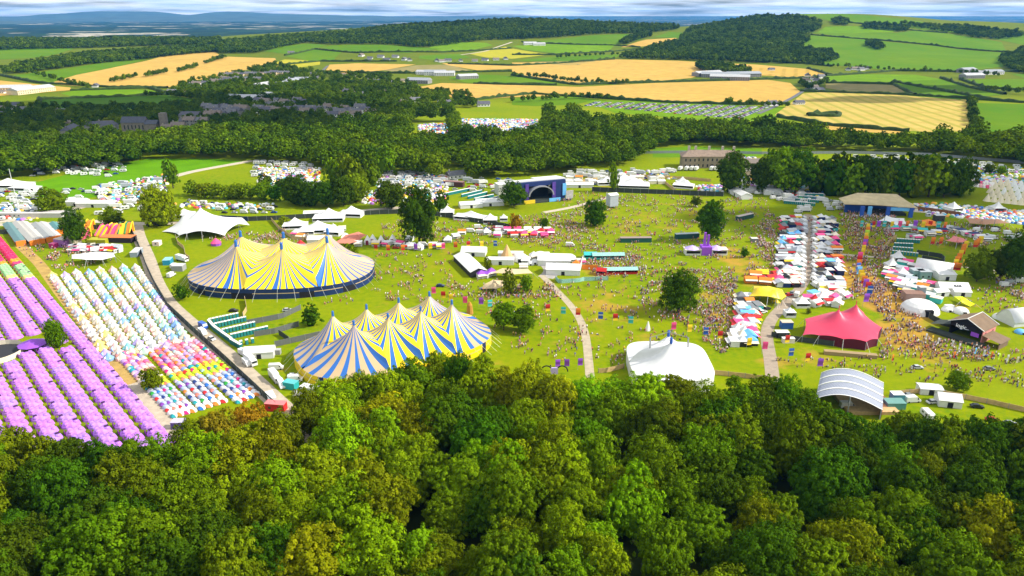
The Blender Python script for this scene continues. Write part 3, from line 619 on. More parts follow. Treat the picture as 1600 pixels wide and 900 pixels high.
PARK = [(82, 333, 46, 42, 'olive green', 'beside the camp road'), (120, 382, 42, 58, 'dark green', 'beside the funfair sheds'), (176, 352, 34, 30, 'olive green', 'behind the funfair'), (252, 352, 62, 66, 'fresh green', 'beside the white stretch tent'), (271, 294, 27, 48, 'mid green', 'standing by the pale camp road'),
 (656, 380, 62, 92, 'dark green', 'towering over the arena stalls'), (612, 326, 50, 44, 'dark green', 'behind the arena wall'), (690, 330, 26, 34, 'dark green', 'behind the arena wall'), (803, 324, 46, 42, 'dark green', 'left of the main stage'), (930, 353, 38, 44, 'dark green', 'beside the grey delay tower'), (1108, 376, 46, 66, 'dark green', 'beside the purple bar'),
 (1087, 323, 18, 17, 'dark green', 'in the open arena grass'), (1060, 488, 68, 72, 'dark green', 'alone in the open arena'), (787, 516, 42, 46, 'mid green', 'beside the striped big top'), (818, 518, 42, 44, 'mid green', 'beside the striped big top'), (797, 460, 24, 44, 'olive green', 'among the food stalls'), (822, 458, 22, 30, 'olive green', 'among the food stalls'),
 (763, 424, 14, 25, 'mid green', 'between the white marquees'), (548, 399, 24, 20, 'olive green', 'beside the blue and yellow big top'), (850, 356, 16, 16, 'dark green', 'beside the pink stalls'), (806, 360, 20, 28, 'rust-tinged', 'beside the pink stalls'), (1163, 402, 14, 16, 'dark green', 'in the open arena grass'),
 (1140, 302, 48, 66, 'dark green', 'in front of the mansion'), (1495, 610, 36, 34, 'mid green', 'beside the small white marquee'), (1526, 440, 42, 56, 'mid green', 'beside the orange banners'), (1592, 442, 74, 92, 'dark green', 'at the arena edge'), (1562, 436, 44, 56, 'dark green', 'at the arena edge'),
 (90, 543, 30, 50, 'mid green', 'among the purple tents'), (240, 608, 34, 38, 'olive green', 'among the coloured tents'), (958, 300, 20, 48, 'olive green', 'by the backstage marquees'), (285, 468, 26, 26, 'dark green', 'beside the blue and yellow big top'), (1345, 322, 20, 22, 'dark green', 'beside the blue stage'), (1263, 490, 9, 9, 'mid green', 'between the small white tents'), (444, 350, 20, 14, 'olive green', 'behind the white marquee village')]
for (u, v, w, h, cn, wh) in PARK:
    x, y = G(u, v); s = mpp(x, y); t = tree(x, y, w*s/2*.9, h*s*.98, NEARC if w > 28 else MIDC, cn); size = 'large' if w > 44 else 'small' if w < 24 else 'mid-sized'
    later(t, f'{size} {cn} tree {wh}', 'tree'); NTREE += 1
x, y = G(487, 509); t = tree(x, y, 5.2, 10.5, CONC, 'dark green', 'conifer_tree'); later(t, 'small dark conifer on the grass between the two big tops', 'conifer')
# the lone tree's and tall tree's extra crowns, the tree rows
ROWS = [([(1188, 300), (1206, 290), (1216, 302), (1234, 288), (1244, 302), (1228, 296)], 46, 58, 'olive green', 'beside the backstage yard'), ([(1276, 303), (1300, 305), (1326, 307), (1352, 307), (1378, 308), (1404, 309), (1428, 309), (1452, 308), (1474, 308), (1496, 306)], 44, 58, 'dark green', 'in the row behind the blue stage'),
        ([(1288, 294), (1314, 291), (1340, 294), (1366, 292), (1392, 294), (1416, 292), (1442, 293), (1466, 294)], 46, 46, 'dark green', 'behind the blue stage, second row'),
        ([(300, 306), (318, 308), (336, 309), (354, 310), (372, 310), (392, 311), (410, 312), (428, 313)], 26, 24, 'olive green', 'in the low row beside the camp road'), ([(462, 320), (486, 322), (512, 322), (536, 320), (556, 316)], 40, 42, 'dark green', 'in the clump behind the car rows'), ([(524, 292), (552, 296), (582, 290), (600, 276)], 34, 46, 'mid green', 'in the clump by the campsite'),
        ([(1460, 275), (1545, 270), (1566, 272)], 20, 16, 'dark green', 'in the caravan field'), ([(415, 292), (440, 300)], 26, 24, 'mid green', 'by the campsite')]
for pts, w, h, cn, wh in ROWS:
    for (u, v) in pts:
        x, y = G(u+rt.uniform(-3, 3), v+rt.uniform(-1, 1)); s = mpp(x, y); k = rt.uniform(.85, 1.2); c2 = cn if rt.random() < .5 else rt.choice(['mid green', 'olive green', 'dark green']); t = tree(x, y, w*s/2*k, h*s*k, MIDC+NEARC[:2], c2); later(t, f'{c2} tree {wh}', 'tree'); NTREE += 1
# the belt of woodland between the festival and the hills
BELT = [G(*p) for p in ((-150, 290), (0, 281), (110, 271), (233, 256), (242, 249), (330, 249), (400, 253), (480, 259), (520, 268), (640, 277), (700, 284), (800, 277), (900, 271), (985, 262), (1005, 250), (1020, 234), (1080, 227), (1200, 233), (1300, 237), (1420, 241), (1520, 251), (1600, 263), (1800, 280), (1800, 236), (1600, 233), (1530, 228), (1400, 229), (1300, 224), (1215, 216), (1150, 212), (1100, 210), (1000, 203), (930, 197), (900, 191), (800, 190), (720, 190), (640, 188), (560, 200), (500, 216), (400, 220), (250, 222), (230, 242), (100, 247), (-150, 258))]
HOLES = [[G(*p) for p in ((712, 184), (848, 186), (850, 222), (712, 219))], [G(*p) for p in ((642, 192), (706, 190), (706, 226), (642, 228))], [G(*p) for p in ((915, 195), (935, 195), (930, 210), (915, 210))], [G(*p) for p in ((700, 262), (722, 262), (722, 285), (700, 285))], [G(*p) for p in ((-10, 225), (80, 225), (80, 240), (-10, 240))]]
bp = scatter(BELT, 12.2, 21, HOLES); bp = bp[np.argsort(bp[:, 1])]
nind = max(0, min(298-NTREE, len(bp)))
# nearest trees of the belt are single trees
vis = []
for x, y in bp:
    pu, pv = proj(x, y, 10)
    if -20 < pu < 1620: vis.append((x, y))
ind = vis[:nind]; rest = [tuple(p) for p in bp if tuple(p) not in set(map(tuple, ind))]
for x, y in ind:
    q = mnoise.noise(Vector((x/60, y/60, 1)))+rt.uniform(-.4, .4); cn = 'dark green' if q < -.2 else 'mid green' if q < .08 else 'olive green' if q < .35 else 'fresh green'; h = rt.uniform(13, 21)
    t = tree(x, y, h*.38, h, MIDC, cn); pu, _ = proj(x, y); wh = 'behind the left meadow' if pu < 260 else 'behind the campsites' if pu < 700 else 'behind the main stage' if pu < 900 else 'behind the backstage yard' if pu < 1030 else 'behind the mansion lawn'
    later(t, f"{'tall' if h > 20 else 'low'} {cn} tree in the wood {wh}", 'tree', 'trees of the woodland belt'); NTREE += 1
tag(wood('woodland', rest, W_MID, 5.0, 9.6, (.8, 1.15), 4, .6), 'broad belt of mixed green woodland between the festival and the hills', 'woodland')
CONP = scatter([G(*p) for p in ((935, 199), (1130, 212), (1240, 218), (1250, 226), (1100, 218), (940, 208))], 8.5, 5)
tag(wood('conifer_plantation', CONP, [remat(CONC[0], L_far)], 3.6, 5.2, (1.0, 1.3), 9, 2), 'strip of dark conifers at the far side of the woodland belt', 'woodland')
# woods on the hills
def hillwood(name, pix, step, label, meshes, k=(5.5, 8), seed=1):
    P = poly_at(pix); pts = scatter(P, step, seed); return tag(wood(name, pts, meshes, k[0], k[1], (.8, 1.15), seed, -1), label, 'woodland', 'woods on the hills')
HW = [([(340, 84), (400, 84), (440, 74), (480, 67), (520, 70), (600, 70), (660, 75), (760, 63), (880, 58), (985, 53), (1062, 46), (1050, 42), (900, 36), (760, 35), (600, 44), (500, 55), (400, 62), (340, 68)], 15, 'dark forest covering the long middle hill'),
      ([(-120, 81), (0, 79), (60, 77), (170, 74), (345, 70), (345, 62), (170, 62), (0, 64), (-120, 66)], 15, 'dark wood on the ridge left of the middle hill'), ([(6, 117), (20, 106), (110, 90), (170, 84), (250, 78), (350, 74), (380, 82), (335, 82), (250, 90), (170, 98), (90, 108)], 13, 'dark wood curving above the pale wheat field'),
      ([(968, 92), (1000, 82), (1020, 74), (1060, 68), (1068, 56), (1075, 46), (1120, 38), (1180, 28), (1240, 27), (1282, 34), (1285, 44), (1262, 54), (1262, 66), (1250, 76), (1300, 84), (1308, 94), (1285, 101), (1200, 99), (1060, 94)], 15, 'dark wood covering the left side of the high hill'),
      ([(1404, 36), (1450, 40), (1520, 44), (1590, 52), (1600, 58), (1560, 62), (1520, 60), (1480, 50), (1420, 42)], 17, 'dark wood behind the ridge on the high hill'), ([(1560, 92), (1600, 78), (1680, 78), (1680, 118), (1600, 116), (1570, 108)], 14, 'dark clump of trees below the hill pasture'),
      ([(1348, 41), (1365, 38), (1420, 45), (1415, 50), (1350, 46)], 14, 'thin wood across the high green pasture'), ([(1352, 68), (1370, 69), (1382, 77), (1372, 79), (1355, 73)], 13, 'small clump in the high green pasture'), ([(1300, 34), (1315, 30), (1326, 36), (1325, 40), (1303, 39)], 13, 'small clump near the top of the high hill'),
      ([(980, 70), (1010, 60), (1020, 58), (1010, 53), (1000, 54), (985, 60), (968, 68)], 14, 'narrow wood running up to the saddle between the hills'), ([(1085, 106), (1105, 103), (1170, 112), (1172, 117), (1100, 113)], 12, 'trees along the back of the grey farm sheds')]
for i, (p, st, lb) in enumerate(HW): hillwood('hill_woodland', p, st, lb, W_FAR if i != 0 else W_FAR+W_CON, seed=30+i)
def line_trees(pix, step, name, label, k=(3, 5), seed=3, meshes=None):
    Q = resample(poly_at(pix), step); r = np.random.RandomState(seed); Q = Q+r.normal(0, 2.5, Q.shape); return tag(wood(name, Q, meshes or W_FAR, k[0], k[1], (.9, 1.3), seed, 0), label, 'trees', 'tree lines between the fields')
for i, (p, st, lb) in enumerate([([(176, 129), (212, 121)], 6, 'short dark tree row low in the wheat field'), ([(229, 121), (262, 114)], 6, 'short dark tree row in the middle of the wheat field'), ([(279, 113), (309, 105)], 6, 'short dark tree row high in the wheat field'), ([(323, 100), (350, 91)], 6, 'topmost short tree row in the wheat field'),
     ([(800, 120), (850, 122), (905, 130), (980, 132)], 7, 'line of trees across the wheat fields'), ([(640, 146), (700, 146), (735, 152)], 7, 'line of trees below the wheat field'), ([(1130, 161), (1160, 166), (1230, 168)], 9, 'line of dark trees behind the car park'), ([(1262, 101), (1350, 108), (1420, 112), (1520, 116), (1560, 120)], 13, 'trees along the foot of the high pasture'),
     ([(1517, 158), (1520, 185), (1524, 215)], 8, 'trees along the side of the striped stubble field'), ([(1290, 130), (1262, 140), (1250, 130)], 7, 'trees round the village on the lane'), ([(870, 92), (1010, 84), (1060, 92)], 16, 'scattered trees between the pastures'), ([(1540, 142), (1600, 148), (1680, 160)], 9, 'trees along the pasture edge'),
     ([(800, 160), (905, 154), (950, 156)], 7, 'dark trees bordering the sports field'), ([(225, 152), (262, 151), (330, 158)], 7, 'dark trees bordering the shaded pasture'), ([(0, 108), (60, 118), (140, 140)], 15, 'scattered trees on the left slope')]):
    line_trees(p, st, 'tree_line', lb, seed=60+i)
TOWN = [at(*p) for p in ((-100, 160), (60, 172), (200, 172), (262, 168), (330, 160), (262, 148), (300, 128), (360, 118), (430, 100), (480, 112), (520, 116), (600, 120), (640, 130), (655, 142), (720, 156), (760, 168), (700, 172), (640, 186), (560, 200), (500, 215), (400, 218), (250, 220), (230, 240), (100, 245), (-100, 250))]
# ------------------------------------------------------------------ the town and the farms
M_wall = mat('house_render', 'OBJ', .9, .1, .3); M_slate = mat('roof_slate', 'OBJ', .8, .2, .6); M_win = mat('window_glass', (.03, .035, .045), .15, .1, 1, spec=.6); M_stone = mat('grey_stone', (.30, .27, .22), .9, .25, .4)
def house_proto(name, L_, Wd, hw, hr, chim=True, hip=0.0):
    e = proto(empty(name)); a = MB(); a.box(-L_/2, L_/2, -Wd/2, Wd/2, -1.5, hw); a.prism([(-Wd/2, hw), (Wd/2, hw), (0, hw+hr)], -L_/2+.01+hip, L_/2-.01-hip); w = a.build('wall', M_wall, e)
    r = MB(); o = .5; hx = hip
    vs = [(-L_/2-o, -Wd/2-o, hw-.15), (L_/2+o, -Wd/2-o, hw-.15), (L_/2+o-hx, 0, hw+hr+.15), (-L_/2-o+hx, 0, hw+hr+.15), (-L_/2-o, Wd/2+o, hw-.15), (L_/2+o, Wd/2+o, hw-.15)]
    r.add(vs, [(0, 1, 2, 3), (5, 4, 3, 2), (0, 3, 4), (1, 5, 2)]); rf = r.build('roof', M_slate, e); ch = []
    if chim:
        c = MB(); c.box(-L_/2+1, -L_/2+2, -.5, .5, hw+hr-.8, hw+hr+1.3); ch = [c.build('chimney', M_stone, rf)]
    reg(rf, *ch); wi = []
    n = max(2, int(L_/3.5))
    for f in range(2 if hw > 4.5 else 1):
        for i in range(n):
            x = -L_/2+L_*(i+.5)/n; q = MB(); q.box(x-.55, x+.55, -Wd/2-.03, -Wd/2+.05, 1+2.6*f, 2.3+2.6*f); wi.append(q.build('window', M_win, e))
    return reg(e, w, rf, *wi)
HP = {'terraced house': house_proto('house', 11, 8, 5.2, 2.8), 'bungalow': house_proto('house', 14, 8.5, 3, 2.8), 'shed': house_proto('shed', 34, 16, 5, 3, False), 'hall': house_proto('building', 46, 17, 9, 6, True, 5), 'long shed': house_proto('shed', 62, 20, 6, 3.2, False)}
HOUSES = [('bungalow', 'white', 'on the left edge of the town', [(8, 173), (35, 174), (50, 176), (5, 183), (98, 177), (22, 168), (110, 196), (2, 146), (166, 198)]), ('long shed', 'cream', 'beside the left wheat field', [(12, 143), (50, 145)]),
 ('terraced house', 'white', 'in the row below the pale wheat field', [(300+i*7, 137-i*.9) for i in range(9)]), ('terraced house', 'cream', 'in the sunlit estate below the hill wood', [(348+i*10, 121-i*.4) for i in range(11)]+[(350+i*11, 127) for i in range(6)]), ('bungalow', 'white', 'beside the pale wheat field', [(150, 136), (270, 146), (288, 147)]),
 ('shed', 'white', 'in the middle of the town', [(372, 156), (440, 134), (455, 130), (468, 128), (410, 138), (395, 158), (425, 152)]), ('terraced house', 'white', 'in the town centre rows', [(405+i*10, 162+(i % 3)*3) for i in range(8)]+[(450+i*9, 176+(i % 2)*3) for i in range(7)]+[(515+i*8, 174+(i % 3)*4) for i in range(9)]+[(520+i*9, 186) for i in range(5)]+[(405+i*9, 176+(i % 2)*3) for i in range(4)]),
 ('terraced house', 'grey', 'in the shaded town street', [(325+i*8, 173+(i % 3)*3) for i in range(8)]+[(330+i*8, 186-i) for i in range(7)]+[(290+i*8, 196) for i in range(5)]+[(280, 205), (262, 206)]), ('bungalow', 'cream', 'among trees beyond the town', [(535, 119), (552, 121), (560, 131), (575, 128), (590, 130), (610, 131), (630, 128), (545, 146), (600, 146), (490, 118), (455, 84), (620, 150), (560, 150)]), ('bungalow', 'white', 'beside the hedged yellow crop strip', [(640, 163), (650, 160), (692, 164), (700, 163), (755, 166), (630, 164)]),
 ('bungalow', 'white', 'in the hillside hamlet', [(565, 88), (578, 92), (595, 90), (604, 95), (618, 90), (632, 94), (640, 95), (683, 96), (690, 97), (700, 96), (720, 96), (742, 96), (758, 95), (775, 94), (790, 93), (575, 96)]), ('shed', 'white', 'at the quarry yard between wheat fields', [(665, 116), (680, 117), (695, 118)]), ('shed', 'grey', 'at the farm between wheat fields', [(655, 130), (730, 123)]),
 ('shed', 'white', 'at the pale farm under the long wood', [(828, 70), (842, 71)]), ('long shed', 'grey', 'at the farm in the wheat fields', [(1105, 118), (1125, 121), (1160, 120), (1140, 125)]), ('bungalow', 'white', 'in the lane village', [(1262, 120), (1270, 124), (1276, 128), (1258, 128), (1266, 133), (1272, 138), (1280, 143), (1205, 110), (1248, 163), (1205, 165), (1282, 122)]),
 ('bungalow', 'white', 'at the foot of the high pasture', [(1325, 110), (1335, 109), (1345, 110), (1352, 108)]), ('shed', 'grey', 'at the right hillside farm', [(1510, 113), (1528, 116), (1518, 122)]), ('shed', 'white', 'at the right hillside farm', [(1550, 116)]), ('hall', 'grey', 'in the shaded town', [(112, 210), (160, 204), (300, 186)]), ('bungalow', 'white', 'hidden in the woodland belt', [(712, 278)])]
HC = []
for k, wc, wh, pts in HOUSES:
    for (u, v) in pts:
        x, y = at(u, v); z = float(tz(x, y)); a = rt.choice([0, .2, -.3, .5, 1.3, 1.8]) if k != 'terraced house' else rt.uniform(-.35, .1)
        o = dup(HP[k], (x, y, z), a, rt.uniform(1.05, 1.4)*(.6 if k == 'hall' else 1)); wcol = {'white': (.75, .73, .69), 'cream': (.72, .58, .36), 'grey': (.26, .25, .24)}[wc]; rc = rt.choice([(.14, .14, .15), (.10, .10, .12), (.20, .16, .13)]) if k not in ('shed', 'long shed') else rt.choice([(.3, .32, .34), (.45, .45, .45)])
        for c in o.children:
            n = c.name.split('.')[0]; c.color = (*(wcol if n == 'wall' else rc), 1)
        later(o, f'{wc} {k} {wh}', 'shed' if 'shed' in k else 'building' if k == 'hall' else 'house', 'buildings of the town and farms'); HC.append((x, y))
    # the convent and church with its square tower
def church():
    x, y = at(235, 204); e = empty('church', (x, y, 0)); e.scale = (.72, .72, .8); a = MB(); a.box(-42, -4, -9, 9, -1, 13); a.prism([(-9, 13), (9, 13), (0, 20)], -41.9, -4.1); a.box(-4, 16, -12, 6, -1, 11); a.build('wall', mat('church_stone', (.20, .17, .15), .9, .25, .3), e)
    r = MB(); r.add([(-43, -10, 12.6), (-3, -10, 12.6), (-3, 0, 20.6), (-43, 0, 20.6), (-43, 10, 12.6), (-3, 10, 12.6)], [(0, 1, 2, 3), (5, 4, 3, 2)]); r.add([(-3, -13, 10.8), (17, -13, 10.8), (17, -3, 16), (-3, -3, 16), (-3, 7, 10.8), (17, 7, 10.8)], [(0, 1, 2, 3), (5, 4, 3, 2), (1, 5, 2)]); r.build('roof', mat('church_slate', (.075, .08, .10), .7, .2, .4), e)
    t = MB(); t.box(20, 30, -6, 4, -1, 26); t.build('tower', mat('church_stone', (.2, .17, .15)), e)
    for i in range(6):
        q = MB(); q.box(-38+i*6, -36+i*6, -9.05, -8.9, 3, 9); q.build('window', M_win, e)
    tag(e, 'dark stone church with slate roofs and square tower in the shaded town', 'church')
church()
hc = np.array(HC); tp = scatter(TOWN, 13.5, 8); d = np.min(np.hypot(tp[:, None, 0]-hc[None, :, 0], (tp[:, None, 1]-hc[None, :, 1]-4)), 1)
bx_, by_ = at(235, 206); keep = (d > 11) & (np.hypot(tp[:, 0]-bx_, tp[:, 1]-by_) > 50)
# front-of-house gaps: keep trees out of the line just before each house
dy_ = tp[:, None, 1]-hc[None, :, 1]; dx_ = np.abs(tp[:, None, 0]-hc[None, :, 0]); keep &= ~np.any((dy_ < 0) & (dy_ > -24) & (dx_ < 9), 1)
keep &= ~((tp[:, 1] > 1450) & (RN.rand(len(tp)) < .5))
tp = tp[keep]
tag(wood('town_woodland', tp, [remat(MIDC[0], L_far), remat(MIDC[1], L_mid), W_FAR[1]], 3.8, 6.2, (.8, 1.1), 12, 0), 'dark garden trees filling the gaps between the town houses', 'woodland')
# ------------------------------------------------------------------ big tops and tensile tents
M_tent = mat('tent_fabric', 'OBJ', .55, .05, .4, spec=.35); M_dark = mat('dark_interior', (.015, .015, .02), .9, .1)  # near-black for black cloth, also paints inner shade on doorways and openings
def cm(name, rough=.6, var=.07, scale=.6):
    return mat('paint_'+name.replace(' ', '_'), CNAME[name], rough, var, scale)
M_white = mat('white_pvc', (.74, .73, .70), .5, .05, .5, spec=.35); M_grey = mat('grey_steel', (.25, .26, .27), .5, .15, 1); M_wood = mat('pale_timber', (.55, .38, .17), .85, .2, .8); M_teal = mat('teal_plastic', (.012, .16, .17), .5, .1, 1)
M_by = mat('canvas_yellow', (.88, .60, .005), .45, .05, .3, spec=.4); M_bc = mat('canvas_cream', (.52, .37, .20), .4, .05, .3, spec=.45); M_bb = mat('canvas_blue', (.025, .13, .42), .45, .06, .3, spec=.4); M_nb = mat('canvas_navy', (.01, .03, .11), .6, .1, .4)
def superell(c, a, b, rot, p):
    cr_, sr_ = math.cos(rot), math.sin(rot)
    def rho(x, y):
        dx, dy = x-c[0], y-c[1]; X = (dx*cr_+dy*sr_)/a; Y = (-dx*sr_+dy*cr_)/b; return (abs(X)**p+abs(Y)**p)**(1/p)
    def pt(t):
        X = a*math.copysign(abs(math.cos(t))**(2/p), math.cos(t)); Y = b*math.copysign(abs(math.sin(t))**(2/p), math.sin(t)); return (c[0]+X*cr_-Y*sr_, c[1]+X*sr_+Y*cr_)
    return rho, pt
def bigtop(masts, foot, eave, peak, nst, period, blue_n, cream, name, cap=M_bb, seam=.6, L_s=26, pw=1.75, capk=1.0, wall=None, mats=None, bold=(), ropes=True):
    rho, pt = foot; cx, cy = np.mean([m[0] for m in masts]), np.mean([m[1] for m in masts]); e = empty(name, (cx, cy, 0)); mb = MB(); K = nst*period; NT = 14
    for mi, (mx, my) in enumerate(masts):
        ring = []
        for k in range(K+1):
            ph = 2*math.pi*k/K; dx, dy = math.cos(ph), math.sin(ph); lo, hi = 0, 120
            for _ in range(26):
                md = (lo+hi)/2
                if rho(mx+dx*md, my+dy*md) < 1: lo = md
                else: hi = md
            B = lo; sm = False
            for ox, oy in masts:
                if (ox, oy) == (mx, my): continue
                vx, vy = ox-mx, oy-my; q = dx*vx+dy*vy
                if q > 1e-6:
                    t = (vx*vx+vy*vy)/2/q
                    if t < B: B = t; sm = True
            qx, qy = mx+dx*B, my+dy*B; r = min(1, rho(qx, qy)); zb = eave
            if sm: zb = eave+(peak-eave)*seam*math.exp(-B/L_s)*(1-r**5)
            col = []
            for j in range(NT+1):
                t = (j/NT)**1.25; z = zb+(peak-zb)*(.55*(1-t)**(pw*1.35)+.45*(1-t)); tt = max(t, .025); col.append((mx+dx*B*tt-cx, my+dy*B*tt-cy, z-.35*math.sin(math.pi*t)*(0 if k % period else 0)))
            ring.append(col)
        for k in range(K):
            o = len(mb.v); ph = 2*math.pi*(k+.5)/K; isb = (k % period) < blue_n or any(abs((ph-b_+math.pi) % (2*math.pi)-math.pi) < .05 for b_ in bold)
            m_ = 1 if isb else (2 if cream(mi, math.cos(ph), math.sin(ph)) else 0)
            vs = ring[k]+ring[k+1]; mb.add(vs, [(j, j+1, NT+2+j, NT+1+j) for j in range(NT)], m_)
    mb.build('roof', mats or [M_by, M_bb, M_bc], e, True)
    # walls hang from the eave, openings painted as near-black panels for their inner shade
    n = 120; w = MB(); segs = []
    for i in range(n):
        a, b = pt(2*math.pi*i/n), pt(2*math.pi*(i+1)/n); mi = wall(2*math.pi*(i+.5)/n, (a[0]+b[0])/2, (a[1]+b[1])/2) if wall else 0
        for q, (z0, z1) in enumerate(((0, eave*.52), (eave*.52, eave*.60), (eave*.60, eave+.02))):
            mm = mi if q != 1 or mi > 1 else 3
            if mi == 2 and q == 2: mm = 1
            w.add([(a[0]-cx, a[1]-cy, z0), (b[0]-cx, b[1]-cy, z0), (b[0]-cx, b[1]-cy, z1), (a[0]-cx, a[1]-cy, z1)], [(0, 1, 2, 3)], mm)
    w.build('side_wall', [M_by, M_nb, M_dark, M_bc] if mats is None else [mats[0], mats[0], M_dark, mats[0]], e)
    for mx, my in masts:
        c = MB(); c.cone((mx-cx, my-cy), .85*capk, peak-.5, peak+2.3*capk, 8, 0, .7*capk); c.cone((mx-cx, my-cy), .9*capk, peak+2.3*capk, peak+3.2*capk, 8, 0, 0); c.tube((mx-cx, my-cy, 0), (mx-cx, my-cy, peak), .22, n=6, mi=1); c.build('mast', [cap, M_grey], e)
    if ropes:
        r = MB()
        for i in range(44):
            t = 2*math.pi*(i+.5)/44; a = pt(t); b = (cx+(a[0]-cx)*1.0, a[1]); d = Vector((a[0]-cx, a[1]-cy)).normalized(); r.tube((a[0]-cx, a[1]-cy, eave), (a[0]-cx+d.x*4.5, a[1]-cy+d.y*4.5, 0), .045, n=3)
        r.build('guy_rope', [mat('pale_rope', (.65, .68, .62), .8, .05)], e)
    return e
# the larger, six-masted one
fa = superell((-120, 363), 47, 31.5, math.radians(2), 2.4)
def z19(u, v): return G(u, v, 20.5)
mA = [z19(369, 385), z19(440, 389), z19(511, 379), z19(376, 370), z19(443, 372), z19(512, 366)]
yf = np.mean([m[1] for m in mA[:3]]); yb = np.mean([m[1] for m in mA[3:]])
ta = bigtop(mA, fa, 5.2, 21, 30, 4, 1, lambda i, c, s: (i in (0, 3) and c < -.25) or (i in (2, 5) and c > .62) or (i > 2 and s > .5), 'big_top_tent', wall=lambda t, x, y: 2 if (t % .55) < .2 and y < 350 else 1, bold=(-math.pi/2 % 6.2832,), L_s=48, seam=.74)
tag(ta, 'huge yellow and blue striped big top with six masts and navy walls', 'big top', 'striped big tops')
c0, d0 = Vector((-60.7, 257.8)), Vector((-24.8, 279.6)); ax = (d0-c0)/3; pv_ = Vector((-10.2, 9.5))
mB = [tuple(c0+ax*i) for i in range(4)]+[tuple(c0+pv_+ax*i) for i in range(4)]
fb = superell(tuple(c0+ax*1.5+pv_*.5), 40, 25, math.atan2(ax.y, ax.x), 2.9)
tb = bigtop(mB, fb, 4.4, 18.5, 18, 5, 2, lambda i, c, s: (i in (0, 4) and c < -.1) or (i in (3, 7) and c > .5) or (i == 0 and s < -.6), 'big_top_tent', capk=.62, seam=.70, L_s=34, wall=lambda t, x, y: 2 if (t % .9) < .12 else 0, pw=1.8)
tag(tb, 'yellow and blue striped big top with eight masts, partly behind the near trees', 'big top', 'striped big tops')
# white big top with two masts and two outer pylons
x0, y0 = G(1048, 531, 15.5); x1, y1 = G(1049, 517, 15.5)
wc = G(1048, 565, 5); fw = superell((wc[0]-.3, wc[1]+1.5), 15.6, 17, math.radians(-2), 4.2)
tw = bigtop([(x0, y0-1), (x0+.3, y0+5.5)], fw, 5, 15, 80, 2, 0, lambda *a: False, 'big_top_tent', cap=cm('blue'), capk=.7, seam=.8, mats=[M_white], ropes=False, pw=2.3, L_s=40)
tag(tw, 'plain white big top with two blue mast caps and grey pylons', 'big top')
for s in (-1, 1):
    p = MB(); X = s*7.2; p.tube((X, -1, 7.5), (X, 1, 15), .35, .3, 5); p.tube((X, -1, 7.5), (X*.1, 2, 14.6), .08, n=3); p.tube((X, 1, 15), (0, 2.5, 16.6), .12, n=4); p.build('pylon', [M_grey], tw)
def arcpts(A, B, sag, n=7, zs=0.0):
    """edge between two anchor points curving inwards"""
    A, B = Vector(A), Vector(B); d = B-A; nrm = Vector((-d.y, d.x, 0)).normalized(); L = Vector((d.x, d.y)).length; out = []
    for i in range(n):
        t = i/n; p = A.lerp(B, t)+nrm*sag*L*4*t*(1-t); p.z += zs*4*t*(1-t); out.append(tuple(p))
    return out
def membrane(corners, peaks, sag=.08, lift=.0, step=1.6, pr=.5):
    """tension-fabric surface: anchors and peaks fixed, everything between relaxed"""
    b = []
    for i in range(len(corners)): b += arcpts(corners[i], corners[(i+1) % len(corners)], sag, 7, lift)
    P = [(p[0], p[1]) for p in b]; A = np.array(P); xs = np.arange(A[:, 0].min(), A[:, 0].max(), step); ys = np.arange(A[:, 1].min(), A[:, 1].max(), step); X, Y = np.meshgrid(xs, ys); X[1::2] += step/2; X = X.ravel(); Y = Y.ravel(); k = inpoly(P, X, Y)
    I = np.stack([X[k], Y[k]], -1); 
    if len(I): I = I[np.min(np.hypot(I[:, None, 0]-A[None, :, 0], I[:, None, 1]-A[None, :, 1]), 1) > step*.5]
    pts = P+[(p[0], p[1]) for p in peaks]+[tuple(p) for p in I]; nb = len(P)
    r = geometry.delaunay_2d_cdt([Vector(p) for p in pts], [(i, (i+1) % nb) for i in range(nb)], [list(range(nb))], 1, 1e-4)
    V = np.array([(p.x, p.y) for p in r[0]]); z = np.full(len(V), np.mean([q[2] for q in b])); fix = np.zeros(len(V), bool)
    for q in b:
        i = int(np.argmin(np.hypot(V[:, 0]-q[0], V[:, 1]-q[1]))); z[i] = q[2]; fix[i] = True
    edge_ = fix.copy()
    for q in peaks:
        i = np.nonzero((np.hypot(V[:, 0]-q[0], V[:, 1]-q[1]) < pr) & ~edge_)[0]; i = i if len(i) else [int(np.argmin(np.hypot(V[:, 0]-q[0], V[:, 1]-q[1])))]; z[i] = q[2]-(q[2]-4)*.52*(np.hypot(V[i, 0]-q[0], V[i, 1]-q[1])/pr)**.75 if pr > 1 else q[2]; fix[i] = True
    ed = set()
    for f in r[2]:
        for i in range(len(f)): ed.add((min(f[i], f[i-1]), max(f[i], f[i-1])))
    E_ = np.array(list(ed)); dg = np.bincount(E_.ravel(), minlength=len(V))
    for _ in range(260):
        s = np.bincount(E_[:, 0], z[E_[:, 1]], len(V))+np.bincount(E_[:, 1], z[E_[:, 0]], len(V)); z = np.where(fix, z, s/np.maximum(dg, 1))
    return V, z, [tuple(f) for f in r[2]], b
